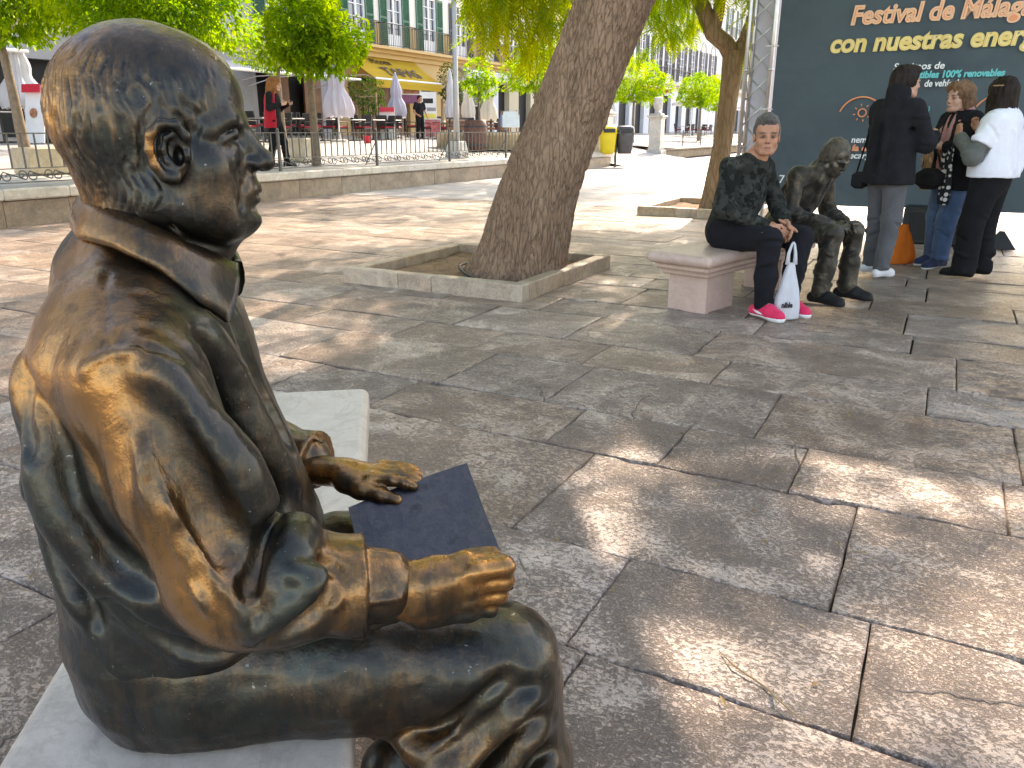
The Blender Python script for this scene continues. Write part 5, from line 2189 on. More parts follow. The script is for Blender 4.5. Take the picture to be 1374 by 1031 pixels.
# twig and fallen leaves on the near slabs
setp(MB().tube([(.50, 1.60, .006), (.52, 1.54, .010), (.57, 1.47, .008), (.60, 1.40, .007), (.625, 1.35, .006)], [.0012, .0022, .0022, .002, .001], 5).tube([(.52, 1.54, .009), (.50, 1.545, .012), (.49, 1.56, .008)], .001, 4)
     .obj('twig', plain('dry_twig', (.30, .21, .10), .8, .3, 30)), 'dry twig lying across the sunlit joint of the near slabs', 'twig')
rng = np.random.default_rng(77)
n = 900
P = np.stack([rng.uniform(-5, 7, n), rng.uniform(1.2, 13, n), np.full(n, .006)], 1)
P[:160, 0] = rng.normal(6.0, 1.6, 160)
P[:160, 1] = rng.normal(9.6, 1.0, 160)
D = rand_dirs(rng, n)*[1, 1, .15]
D /= np.linalg.norm(D, axis=1, keepdims=True)
V, F, tint = leaves_mesh(P, D, np.tile([0., 0, 1], (n, 1)), rng.uniform(.012, .035, n), rng.uniform(.005, .012, n), rng.random(n), .1)
setp(mesh_obj('fallen_leaves', V, F, leaf_mat('dry_leaf', (.20, .11, .04), (.34, .24, .09), .1), smooth=False, attrs={'tint': tint}), kind='stuff')

# folds: (add / sub, blend, points, radius)
STROKES = [
    # valley between sleeve and chest, and the long S-shaped fold down the sleeve
    ('sub', .02, [[.075, -.165, .985], [.09, -.15, .94], [.098, -.135, .88], [.118, -.13, .82], [.145, -.125, .76], [.155, -.12, .71]], [.006, .015, .020, .022, .020, .014]),
    ('add', .03, [[.03, -.24, .985], [.062, -.25, .945], [.095, -.25, .89], [.12, -.245, .84], [.14, -.235, .785]], [.008, .014, .019, .022, .015]),
    ('sub', .03, [[.035, -.30, .94], [.065, -.315, .88], [.095, -.315, .82], [.125, -.30, .765]], [.003, .009, .013, .009]),
    ('sub', .012, [[.15, -.22, .785], [.138, -.285, .765], [.125, -.32, .735]], [.010, .014, .008]),
    ('add', .02, [[.172, -.2, .765], [.168, -.27, .752], [.155, -.305, .72]], [.014, .017, .009]),
    ('add', .03, [[.06, -.12, .98], [.075, -.09, .91], [.095, -.075, .825], [.125, -.05, .735]], [.008, .014, .016, .010]),
    ('sub', .02, [[.1, -.03, .98], [.115, -.028, .92], [.128, -.01, .86], [.155, .0, .78]], [.006, .011, .012, .008]),
    # back
    ('sub', .03, [[-.10, -.17, .93], [-.088, -.19, .88], [-.075, -.2, .82], [-.055, -.205, .77], [-.03, -.2, .73], [0, -.2, .70]], [.002, .006, .009, .010, .010, .006]),
    ('add', .03, [[-.125, -.17, .92], [-.118, -.185, .86], [-.108, -.19, .80], [-.085, -.2, .74], [-.05, -.2, .69]], [.005, .009, .010, .010, .005]),
    ('sub', .02, [[-.15, -.15, .76], [-.14, -.155, .71], [-.115, -.17, .665], [-.09, -.18, .625]], [.002, .005, .006, .003]),
    ('add', .025, [[-.165, -.14, .80], [-.16, -.145, .74], [-.14, -.16, .68], [-.115, -.175, .635]], [.003, .005, .006, .003]),
    ('sub', .02, [[-.135, -.165, .955], [-.13, -.175, .91], [-.115, -.19, .86]], [.004, .010, .005]),
    ('sub', .02, [[-.165, -.10, .95], [-.18, -.105, .90], [-.182, -.11, .84], [-.172, -.125, .79]], [.004, .011, .011, .005]),
    ('add', .025, [[-.15, -.13, .95], [-.16, -.14, .90], [-.165, -.14, .84], [-.155, -.15, .79]], [.004, .007, .007, .004]),
    ('sub', .02, [[-.05, -.21, .68], [-.01, -.22, .63], [.05, -.22, .60], [.12, -.22, .59]], [.004, .010, .010, .004]),
    # seams of shoulder, yoke and back
    ('sub', .004, [[-.026, -.262, .973], [-.011, -.258, .991], [.009, -.254, 1.0], [.032, -.25, 1.0], [.056, -.245, .987], [.072, -.235, .974]], .0032),
    ('sub', .004, [[-.025, -.14, 1.075], [-.022, -.175, 1.06], [-.012, -.235, 1.015]], .003),
    ('add', .008, [[-.03, -.25, .965], [-.02, -.25, .98], [.0, -.25, .99], [.03, -.25, .99]], .004),
    # elbow and forearm
    ('add', .012, [[.05, -.318, .83], [.06, -.325, .77], [.078, -.332, .71]], [.003, .007, .003]),
    ('add', .012, [[.085, -.328, .80], [.10, -.332, .74], [.118, -.328, .69]], [.003, .007, .003]),
    ('add', .012, [[.02, -.285, .90], [.03, -.305, .84], [.05, -.318, .77]], [.003, .007, .003]),
    ('sub', .012, [[.035, -.285, .87], [.045, -.305, .80], [.065, -.318, .74]], [.003, .006, .003]),
    ('sub', .012, [[.07, -.318, .81], [.085, -.325, .75], [.10, -.325, .70]], [.003, .006, .003]),
    ('sub', .016, [[.20, -.268, .735], [.222, -.275, .715], [.228, -.275, .68]], [.006, .010, .006]),
    ('add', .016, [[.17, -.295, .745], [.195, -.292, .728], [.222, -.28, .70]], [.006, .009, .006]),
    ('add', .02, [[.12, -.31, .665], [.16, -.305, .70], [.195, -.29, .735]], [.003, .007, .004]),
    ('sub', .02, [[.135, -.31, .655], [.175, -.30, .685], [.21, -.285, .72]], [.002, .005, .003]),
]

# ---------------------------------------------------------------- bronze statue, local axes: s forward, t to its left, z up
def statue_head():
    f = Field([-.15, -.125, 1.0], [.185, .125, 1.36], .0023, cap=.05)
    f.ell([.0, 0, 1.222], [.108, .083, .103], .01)                       # skull
    f.ell([-.012, 0, 1.205], [.082, .084, .09], .02)
    f.ell([.045, 0, 1.245], [.068, .066, .062], .02)                        # forehead
    f.ell([.056, 0, 1.226], [.055, .06, .045], .02)
    f.ell([.048, 0, 1.148], [.074, .066, .074], .03)                        # face
    for t in (-1, 1):
        f.cone([.02, t*.058, 1.12], [.088, t*.034, 1.092], .026, .024, .03)     # jaw line
        f.ell([.066, t*.05, 1.158], [.036, .024, .03], .02)                 # cheek
        f.ell([.07, t*.046, 1.122], [.03, .022, .032], .02)                 # jowl
    f.ell([.103, 0, 1.094], [.026, .028, .02], .016)                           # chin
    f.chain([[.084, 0, 1.088], [.048, 0, 1.06], [.012, 0, 1.0]], [.02, .034, .06], .025)   # throat
    f.cone([-.012, 0, 1.0], [-.002, 0, 1.13], .070, .068, .03)                 # neck
    f.cone([-.026, 0, 1.06], [-.03, 0, 1.14], .048, .045, .03)               # nape
    # brow, eyes
    for t in (-1, 1):
        f.chain([[.106, t*.012, 1.207], [.102, t*.034, 1.212], [.086, t*.055, 1.203]], [.0095, .010, .009], .016)
        f.ell([.111, t*.033, 1.191], [.016, .018, .011], .012, 'sub')
        f.ell([.092, t*.033, 1.189], [.015, .017, .0135], .004)
        f.chain([[.104, t*.014, 1.192], [.1095, t*.03, 1.1975], [.098, t*.05, 1.19]], .0042, .004)   # upper lid
        f.chain([[.104, t*.015, 1.187], [.1065, t*.031, 1.1795], [.095, t*.05, 1.185]], .0038, .005)  # lower lid
        f.chain([[.107, t*.018, 1.176], [.100, t*.036, 1.169], [.089, t*.05, 1.171]], .007, .01)      # bag
    # nose
    f.chain([[.106, 0, 1.207], [.117, 0, 1.188], [.134, 0, 1.168]], [.0095, .010, .0125], .014)
    f.ell([.138, 0, 1.1625], [.0125, .0125, .0105], .008)
    for t in (-1, 1):
        f.ell([.124, t*.0135, 1.160], [.012, .0075, .0085], .006)
        f.ell([.1305, t*.007, 1.151], [.006, .0035, .005], .003, 'sub')
    # mouth
    f.ell([.097, 0, 1.128], [.03, .036, .027], .014)
    f.chain([[.109, -.024, 1.1265], [.123, -.008, 1.1305], [.1255, 0, 1.129], [.123, .008, 1.1305], [.109, .024, 1.1265]], [.003, .005, .005, .005, .003], .007)
    f.chain([[.108, -.022, 1.1195], [.1205, -.008, 1.1145], [.1225, 0, 1.114], [.1205, .008, 1.1145], [.108, .022, 1.1195]], [.003, .0055, .006, .0055, .003], .007)
    f.chain([[.106, -.027, 1.1225], [.126, -.008, 1.123], [.1295, 0, 1.122], [.126, .008, 1.123], [.106, .027, 1.1225]], .0014, .004, 'sub')
    f.cone([.128, -.012, 1.104], [.128, .012, 1.104], .006, .006, .012, 'sub')       # below the lip
    for t in (-1, 1):
        f.chain([[.124, t*.02, 1.156], [.117, t*.034, 1.135], [.106, t*.039, 1.11]], .0006, .012, 'sub')
    # creases in the neck and forehead
    f.chain([[.02, -.075, 1.115], [.05, -.06, 1.075], [.085, -.03, 1.058]], .0015, .01, 'sub')
    # ears
    for t in (-1, 1):
        f.ell([.046, t*.083, 1.178], [.020, .011, .031], .012)
        rim = [[.0655, .084, 1.181], [.066, .089, 1.195], [.0575, .094, 1.2075], [.0435, .0985, 1.208], [.0315, .101, 1.197],
               [.0275, .1005, 1.18], [.031, .0975, 1.163], [.0385, .092, 1.150]]
        f.ell([.048, t*.103, 1.181], [.0170, .0165, .0265], .004, 'sub')
        f.chain([[a, t*b, c] for a, b, c in rim], [.0038, .0048, .0052, .0055, .0056, .0052, .0052, .006], .004)
        f.ell([.046, t*.0885, 1.149], [.0095, .0065, .008], .006)            # lobe
        anti = [[.054, .0885, 1.197], [.0445, .090, 1.193], [.0405, .0905, 1.18], [.0435, .0895, 1.167], [.052, .087, 1.159]]
        f.chain([[a, t*b, c] for a, b, c in anti], .0030, .004)
        f.ell([.0645, t*.0875, 1.174], [.0042, .0055, .0075], .004)           # tragus
        f.ell([.0555, t*.090, 1.173], [.0060, .013, .0105], .003, 'sub')
    V, F = f.mesh()
    N = vnormals(V, F)
    # cropped hair: short carved strokes round the back and sides
    s, t, z = V.T
    hm = np.clip((1.287-z-.25*np.clip(s, -.1, .1)+.012*noise3(V, 30, 4))/.02, 0, 1)*np.clip((.088-s-.6*np.clip(1.2-z, -.1, 1)-.3*np.clip(z-1.2, 0, 1))/.014, 0, 1)*np.clip((z-1.098)/.02, 0, 1)
    ear = np.exp(-(((s-.046)/.027)**2+((z-1.178)/.04)**2)**2)*(np.abs(t) > .07)
    hm = hm*(1-np.clip(ear*1.5, 0, 1))
    warp = V+.007*np.stack([noise3(V, 38, s_) for s_ in (1, 2, 3)], 1)
    ang = np.arctan2(warp[:, 1], warp[:, 0])
    q = np.stack([ang*.1, warp[:, 2], np.zeros_like(ang)], 1)
    strokes = .5+.55*noise3(q, (270, 48, 1), 8)+.35*noise3(q, (430, 75, 1), 9)
    V = V+N*(hm*(strokes-.5)*.0032)[:, None]
    V = V+N*((1-hm*.5)*(fbm(V, 45, 6, 3)*.0006+fbm(V, 12, 7, 2)*.0012))[:, None]*(1-ear[:, None]*.9)
    # where the bronze is rubbed bright
    wear = np.clip(.95*np.exp(-((s+.08)/.075)**2-((z-1.235)/.075)**2)+.55*np.exp(-((z-1.125)/.028)**2-((s+.07)/.05)**2)
                   +.35*np.clip((z-1.27)/.05, 0, 1)+.32*np.exp(-((s-.09)/.05)**2-((z-1.13)/.025)**2), 0, 1)
    wear = wear*(1-.75*hm*np.clip((1.26-z)/.05, 0, 1)*np.clip((z-1.12)/.03, 0, 1)*np.clip((s+.085)/.03, 0, 1))
    rimw = np.exp(-((s-.032)/.012)**2-((z-1.18)/.035)**2)*(np.abs(t) > .094)
    wear = np.maximum(wear, rimw*.9)+hm*(strokes-.5)*.35
    return V, F, np.clip(wear, 0, 1)


TORSO_Z = [.45, .50, .56, .65, .78, .87, .93, .97, 1.00, 1.03, 1.065]
TORSO_C = [.0, -.002, -.006, -.006, -.024, -.030, -.025, -.019, -.018, -.016, -.01]
TORSO_A = [.170, .178, .180, .178, .160, .137, .123, .107, .094, .08, .072]
TORSO_B = [.195, .2, .2, .19, .18, .174, .168, .156, .126, .092, .072]


def statue_shirt(detail=True):
    f = Field([-.27, -.36, .44], [.34, .36, 1.12], .0042, cap=.07)
    f.loft(TORSO_Z, TORSO_C, [0]*11, TORSO_A, TORSO_B, .03, 2.15)
    f.chain([[-.040, 0, 1.07], [-.062, 0, 1.02], [-.072, 0, .95]], [.046, .060, .07], .04)
    for t in (-1, 1):
        f.chain([[-.025, t*.06, 1.005], [-.012 if t < 0 else -.03, t*.13, .975], [.004 if t < 0 else -.03, t*.175, .945]], [.052, .058, .07 if t < 0 else .06], .05)
        f.ell([-.058, t*.1, .93], [.068, .09, .1], .05)                       # shoulder blade
    f.chain([[-.055, -.13, .92], [-.045, -.155, .80], [.0, -.17, .69], [.05, -.18, .62]], [.05, .055, .055, .05], .05)
    # near sleeve
    f.chain([[.008, -.182, .935], [.045, -.215, .83], [.085, -.23, .72], [.1, -.232, .695]], [.072, .068, .068, .066], .02)
    f.chain([[.095, -.232, .695], [.15, -.228, .69], [.235, -.218, .676]], [.067, .066, .056], .025)
    # far sleeve
    f.chain([[-.03, .17, .935], [-.015, .215, .83], [.0, .225, .71]], [.066, .064, .062], .02)
    f.chain([[.0, .225, .70], [.07, .21, .682], [.15, .175, .674]], [.06, .054, .045], .025)
    if detail:
        for op, k, pts, r in STROKES:
            f.stroke(pts, r, k, op)
    # sleeve ends and the buttoned cuffs inside them
    for c, d, R_, L in ([.236, -.218, .674], [.985, .08, -.06], .061, .054), ([.152, .172, .68], [.86, -.5, .03], .047, .02):
        d = vec(d)/np.linalg.norm(d)
        c = vec(c)
        f.cone(c-d*.012, c+d*.004, R_*.98, R_*1.04, .012)
        f.cyl(c+d*.004, d, .10, R_*1.35, .003)
        f.cone(c-d*.03, c+d*(L-.03), R_*.84, R_*.72, .004)
        f.cyl(c+d*(L+.006), d, .05, R_*.9, .003)
        for a in range(5):
            th = a*1.3+.4
            q = vec(0, math.cos(th), math.sin(th))
            f.cone(c+d*.004+q*R_*.86, c+d*(L-.006)+q*R_*.70, .004, .003, .008)
    f.put(lambda x, y, z: .475+.02*np.sin(9*x+4*y)-z+0*x, [-.3, -.4, .4], [.4, .4, .52], .01, 'cut')
    V, F = f.mesh()
    N = vnormals(V, F)
    s, t, z = V.T
    V = V+N*(fbm(V, (16, 16, 9), 3, 3)*.0022+fbm(V, 60, 5, 2)*.0005)[:, None]
    def seg(a, b):
        a, b = vec(a), vec(b)
        q = np.clip(((V-a) @ (b-a))/((b-a) @ (b-a)), 0, 1)[:, None]
        return np.linalg.norm(V-a-q*(b-a), axis=1)
    arm = np.minimum(seg([.008, -.182, .935], [.045, -.215, .83]), np.minimum(seg([.045, -.215, .83], [.09, -.23, .71]), np.minimum(seg([.09, -.23, .71], [.235, -.218, .676]), seg([.235, -.218, .676], [.30, -.21, .668]))))
    on = np.clip((.092-arm)/.016, 0, 1)
    behind = np.clip((.075+.34*(.86-z)-s)/.06, 0, 1)
    wear = .80*np.exp(-((s+.07)/.13)**2-((z-1.0)/.085)**2)
    wear = np.maximum(wear, on*(.12+.80*behind*np.clip((z-.60)/.05, 0, 1)))
    wear = np.maximum(wear, on*.62*np.exp(-((s-.23)/.10)**2-((z-.71)/.06)**2))
    wear = np.maximum(wear, .5*np.exp(-((t-.2)/.1)**2))
    wear = wear-.8*np.clip((s-.035-.25*(1.0-z))/.05, 0, 1)*(z > .76)*(1-on*.6)
    # rubbed ridges down the back
    wear = wear+.55*(1-on)*np.clip(noise3(V, (16, 16, 3.2), 71)-.25, 0, 1)*np.clip((-.02-s)/.05, 0, 1)
    wear = wear-.5*(1-on)*np.clip((.92-z)/.08, 0, 1)*np.clip((.02-s)/.05, 0, 1)
    wear = wear+.18*fbm(V, (9, 9, 5), 21, 3)
    return V, F, np.clip(wear, 0, 1)


TROUSER_FOLDS = [([(.27, .40), (.34, .43), (.42, .52)], (.006, .012, .006)), ([(.31, .365), (.38, .42), (.45, .50)], (.006, .013, .006)),
                 ([(.36, .31), (.42, .37), (.48, .43)], (.006, .012, .005)), ([(.39, .26), (.45, .32), (.50, .37)], (.005, .011, .005)),
                 ([(.43, .20), (.47, .27), (.51, .33)], (.004, .010, .004))]


def statue_trousers():
    f = Field([-.24, -.29, .02], [.60, .29, .69], .005, cap=.07)
    f.loft([.415, .43, .47, .55, .63], [.0, .0, -.005, -.01, -.01], [0]*5, [.150, .165, .172, .176, .165], [.165, .19, .2, .2, .18], .03, 2.3)
    for t in (-1, 1):
        e, g = (0, 0) if t < 0 else (-.04, -.02)
        f.chain([[.02, t*.105, .505], [.2, t*.12, .505+g*.5], [.42+e, t*.135, .482+g]], [.1, .092, .078], .03)
        f.chain([[.05, t*.125, .46], [.3, t*.14, .452]], [.05, .05], .04)
        f.chain([[.42+e, t*.135, .475+g], [.445+e*1.5, t*.135, .3], [.46+e*1.5, t*.135, .1]], [.079, .074, .066], .03)
        f.chain([[.36+e, t*.14, .40], [.385+e, t*.14, .2], [.42+e, t*.14, .09]], [.06, .066, .055], .03)
        # slack cloth hanging behind the knee and its folds
        f.chain([[.27, t*.14, .43], [.33, t*.14, .39], [.37, t*.14, .3]], [.04, .05, .05], .04)
        for pts, r in TROUSER_FOLDS:
            f.stroke([[a, t*.25, b] for a, b in pts], [q*.35 for q in r], .035, 'sub', .6)
            f.stroke([[a-.012, t*.25, b-.022] for a, b in pts], [q*.45 for q in r], .035, 'add', -.6)
    # hem of the shirt bagging over the hips
    V, F = f.mesh()
    N = vnormals(V, F)
    V = V+N*(fbm(V, 14, 31, 3)*.0026+fbm(V, (45, 45, 45), 35, 2)*.0007)[:, None]
    s, t, z = V.T
    wear = .06+.38*np.exp(-((s-.36)/.10)**2-((z-.41)/.05)**2)+.2*np.clip((.38-z)/.2, 0, 1)+.2*fbm(V, 12, 41, 3)
    return V, F, np.clip(wear, 0, 1)


def hand_fist():
    """right fist, thumb uppermost, resting on its little finger"""
    f = Field([.2, -.3, .56], [.46, -.11, .77], .0026, cap=.05)
    f.cone([.2, -.218, .672], [.31, -.214, .664], .038, .034, .01, n=[0, 1, 0], q=1.12)
    f.box([.345, -.217, .657], [.045, .021, .042], .018, .03, axes=[[.98, .1, 0], [-.1, .98, .15], [0, -.15, .98]])
    zs = [.691, .670, .649, .630]
    for i, zc in enumerate(zs):
        L = [.043, .046, .043, .036][i]
        r = [.0125, .013, .0125, .0112][i]
        m = vec(.383-.004*i, -.226+.002*i, zc)
        p = m+vec(L*.86, .012, -.004)
        d = p+vec(-.012, .034, -.004)
        e = d+vec(-.024, .008, -.002)
        f.ell(m, [.015, .0125, .0118], .008)
        f.chain([m, p, d, e], [r, r, r*.93, r*.85], .005)
        f.ell(p, [r*1.08]*3, .004)
        f.cone([.31, -.229, zc-.002*i], m+vec(0, -.008, 0), .002, .003, .006)        # tendon
    for zc in (.688, .666, .645):
        f.cone([.385, -.247, zc], [.425, -.236, zc], .002, .0025, .004, 'sub')
    f.chain([[.30, -.214, .670], [.335, -.212, .688], [.37, -.207, .694], [.40, -.201, .690]], [.02, .0150, .012, .010], .012)
    f.ell([.403, -.2035, .6955], [.008, .0065, .005], .002)
    f.chain([[.395, -.186, .685], [.37, -.178, .68]], [.012, .012], .01)
    for x in (.262, .272):
        f.chain([[x, -.257, .68], [x+.004, -.25, .70], [x+.006, -.225, .71]], .0012, .005, 'sub')
    V, F = f.mesh()
    N = vnormals(V, F)
    V = V+vec(-.008, 0, -.006)+N*(fbm(V, 60, 51, 3)*.0006)[:, None]
    wear = .62+.25*fbm(V, 25, 52, 3)-.8*np.clip((.635-V[:, 2])/.02, 0, 1)+.25*np.exp(-((V[:, 0]-.4)/.03)**2)
    return V, F, np.clip(wear, 0, 1)


def hand_flat():
    """left hand lying across the edge of the book"""
    f = Field([.12, .03, .6], [.36, .24, .78], .0026, cap=.05)
    OFF = vec(-.036, .004, -.026)
    f.cone([.15, .168, .694], [.232, .125, .697], .030, .027, .01, n=[0, 0, 1], q=1.15)
    f.ell([.262, .108, .697], [.042, .034, .019], .02, axes=[[.87, -.45, -.1], [.45, .87, .1], [0, -.1, 1]])
    for i in range(4):
        b = vec(.278+.006*i, .083+.017*i, .703-.001*i)
        L = [.033, .037, .035, .028][i]
        d1 = vec(.95, -.22+.04*i, -.05)
        d2 = vec(.93, -.22+.04*i, -.22)
        p = b+d1*L
        e = p+d2*L*.72
        g = e+vec(.88, -.22, -.32)*L*.45
        r = [.0098, .0102, .0098, .0088][i]
        f.chain([b, p, e, g], [r*1.05, r, r*.92, r*.8], .005)
        f.ell(b, [.012, .0105, .0095], .008)
    f.chain([[.238, .098, .69], [.262, .076, .687], [.292, .06, .683], [.318, .05, .678]], [.017, .014, .011, .0095], .01)
    V, F = f.mesh()
    N = vnormals(V, F)
    V = V+OFF+N*(fbm(V, 60, 61, 3)*.0005)[:, None]
    wear = .6+.3*fbm(V, 25, 62, 3)
    return V, F, np.clip(wear, 0, 1)

def collar_mesh():
    """turned-down shirt collar: a thick strip round the neck, local axes of the statue"""
    top = [(-.084, 0, 1.122), (-.053, -.045, 1.118), (-.008, -.074, 1.103), (.043, -.083, 1.078), (.078, -.045, 1.05), (.09, -.012, 1.036)]
    bot = [(-.100, 0, 1.080), (-.078, -.055, 1.078), (-.032, -.096, 1.073), (.023, -.120, 1.050), (.060, -.119, 1.012), (.088, -.088, .977)]
    ks = [0, .22, .42, .65, .87, 1.0]
    fine = np.linspace(0, 1, 44)
    T = np.stack([np.interp(fine, ks, [p[i] for p in top]) for i in range(3)], 1)
    B = np.stack([np.interp(fine, ks, [p[i] for p in bot]) for i in range(3)], 1)
    for _ in range(6):
        T[1:-1] = (T[:-2]+2*T[1:-1]+T[2:])/4
        B[1:-4] = (B[:-5]+2*B[1:-4]+B[2:-3])/4
    mir = np.array([1, -1, 1])
    T = np.concatenate([(T*mir)[::-1][:-1], T])
    Bm = B*mir
    kf = np.clip((fine-.7)/.3, 0, 1)[:, None]
    Bm = Bm*(1-kf)+(Bm*[1, .62, 1]+[-.012, 0, .004])*kf
    B = np.concatenate([Bm[::-1][:-1], B])
    n = len(T)
    rows = []
    out = B-T
    side = np.cross(np.gradient(T, axis=0), out)
    side /= np.linalg.norm(side, axis=1, keepdims=True)
    cen = np.array([-.01, 0, 1.06])
    sgn = np.sign((side*((T+B)/2-cen)).sum(1, keepdims=True))
    side = side*sgn
    prof = [(0, -.004), (-.03, 0), (0, .006), (.3, .010), (.6, .010), (.9, .007), (1.0, .003), (1.0, -.003), (.9, -.004), (.3, -.004)]
    for a, o in prof:
        rows.append(T+out*a+side*o)
    V = np.stack(rows, 1).reshape(-1, 3)
    m = len(prof)
    F = []
    for i in range(n-1):
        for k in range(m):
            k2 = (k+1) % m
            F.append((i*m+k, i*m+k2, (i+1)*m+k2, (i+1)*m+k))
    F.append(tuple(range(m)))
    F.append(tuple(reversed(range((n-1)*m, n*m))))
    V = V+noise3(V, 40, 77)[:, None]*.0012
    wear = np.clip(.75-6*np.clip(V[:, 0]+.02, 0, 1)+.25*fbm(V, 20, 78, 2), 0, 1)
    return V, F, wear


BOOKBR = bronze_mat('book_bronze', (.052, .052, .060), (.085, .078, .078), (.20, .14, .09), gloss=1.2, specks=.15)  # blue cast of reflected sky mixed into the base colours


def build_statue(loc, rz):
    st = thing('statue', 'large bronze statue of a bald man seated on the white bench, fist on thigh', 'statue', loc, rz)
    for nm, fn in (('head', statue_head), ('shirt', statue_shirt), ('trousers', statue_trousers), ('hand', hand_fist), ('hand', hand_flat)):
        V, F, w = fn()
        mesh_obj(nm, V, F, BRONZE, st, True, {'wear': w})
    V, F, w = collar_mesh()
    mesh_obj('collar', V, F, BRONZE, st, True, {'wear': w})
    # book
    A, B = vec(.207, .055, .645), vec(.398, .11, .683)
    e1 = (B-A)
    e2 = vec(.045, -.204, -.105)
    nn = np.cross(e2, e1)
    nn /= np.linalg.norm(nn)
    g = MB()
    us = np.linspace(0, 1, 9)
    vs = np.linspace(0, 1, 9)
    top = []
    for lay in (0, 1):
        for u in us:
            for v in vs:
                wv = .004*math.sin(3*u+4*v)-.004*(u-.5)**2
                top.append(A+e1*u+e2*v+nn*(wv-.016*lay))
    n = 9
    F = []
    for i in range(8):
        for j in range(8):
            q = (i*n+j, i*n+j+1, (i+1)*n+j+1, (i+1)*n+j)
            F.append(q)
            F.append(tuple(81+x for x in reversed(q)))
    rim = [i*n for i in range(n)]+[8*n+j for j in range(1, n)]+[i*n+8 for i in range(7, -1, -1)]+[j for j in range(7, 0, -1)]
    for a, b in zip(rim, rim[1:]+rim[:1]):
        F.append((a, b, 81+b, 81+a))
    o = mesh_obj('book', np.array(top), F, BOOKBR, st, False, {'wear': np.full(162, .12)})
    for p in o.data.polygons:
        p.use_smooth = False
    # shoes
    for t in (-1, 1):
        f = Field([.36, -.08, -.01], [.72, .08, .15], .006, cap=.05)
        f.chain([[.44, 0, .055], [.55, 0, .045], [.655, 0, .035]], [.05, .045, .035], .03)
        f.ell([.46, 0, .07], [.06, .045, .06], .02)
        f.put(lambda x, y, z: .004-z+0*x+0*y, [.3, -.1, -.05], [.75, .1, .03], .004, 'cut')
        V, F = f.mesh()
        mesh_obj('shoe', V+np.array([-.11 if t < 0 else -.2, t*.135, 0]), F, BRONZE, st, True, {'wear': np.full(len(V), .1)})
    return st

# ---------------------------------------------------------------- people, local axes: x forward, y to their left, z up
def f_lo(f):
    return [a[0] for a in f.ax]


def f_hi(f):
    return [a[-1] for a in f.ax]


class HeadFrame:
    def __init__(s, c, yaw=0, pitch=0, roll=0, sc=1.0):
        y, p, r = R(yaw), R(pitch), R(roll)
        M = Matrix.Rotation(y, 3, 'Z') @ Matrix.Rotation(p, 3, 'Y') @ Matrix.Rotation(r, 3, 'X')
        s.R = np.array(M)
        s.c = np.array(c, float)
        s.sc = sc

    def __call__(s, p):
        return s.c+s.R @ (np.array(p, float)-[0, 0, 1.2])*s.sc

    def inv(s, V):
        return ((V-s.c) @ s.R)/s.sc+[0, 0, 1.2]

    def ell(s, f, c, r, k, op='add'):
        f.ell(s(c), np.array(r)*s.sc, k, op, axes=s.R.T)

    def chain(s, f, pts, r, k, op='add'):
        rr = [q*s.sc for q in r] if hasattr(r, '__len__') else r*s.sc
        f.chain([s(p) for p in pts], rr, k, op)


def add_head(f, H, ears=True, jowl=1.0, nose=1.0):
    H.ell(f, [-.005, 0, 1.225], [.098, .077, .098], .01)
    H.ell(f, [.04, 0, 1.235], [.06, .064, .06], .02)
    H.ell(f, [.042, 0, 1.15], [.062, .060, .074], .03)
    for t in (-1, 1):
        H.chain(f, [[.015, t*.052, 1.125], [.08, t*.026, 1.097]], [.022*jowl, .020*jowl], .025)
        H.ell(f, [.06, t*.042, 1.16], [.032, .022, .026], .02)
    H.ell(f, [.092, 0, 1.095], [.02, .022, .018], .015)
    for t in (-1, 1):
        H.chain(f, [[.103, t*.012, 1.207], [.098, t*.034, 1.212], [.08, t*.05, 1.203]], [.008, .009, .008], .014)
        H.ell(f, [.108, t*.032, 1.191], [.017, .018, .010], .010, 'sub')
        H.ell(f, [.087, t*.032, 1.190], [.014, .016, .0125], .004)
    H.chain(f, [[.103, 0, 1.205], [.113, 0, 1.185], [.122*nose, 0, 1.167]], [.009, .009, .011], .012)
    for t in (-1, 1):
        H.ell(f, [.113, t*.012, 1.160], [.011, .007, .008], .006)
    H.ell(f, [.088, 0, 1.128], [.026, .03, .028], .016)
    H.chain(f, [[.096, -.022, 1.128], [.1125, 0, 1.1315], [.096, .022, 1.128]], [.003, .006, .003], .006)
    H.chain(f, [[.095, -.02, 1.1195], [.110, 0, 1.116], [.095, .02, 1.1195]], [.003, .0065, .003], .006)
    H.chain(f, [[.094, -.025, 1.124], [.117, 0, 1.1245], [.094, .025, 1.124]], .0012, .004, 'sub')
    if ears:
        for t in (-1, 1):
            H.ell(f, [.006, t*.078, 1.178], [.019, .009, .031], .008)
            H.ell(f, [.010, t*.089, 1.182], [.011, .008, .018], .005, 'sub')


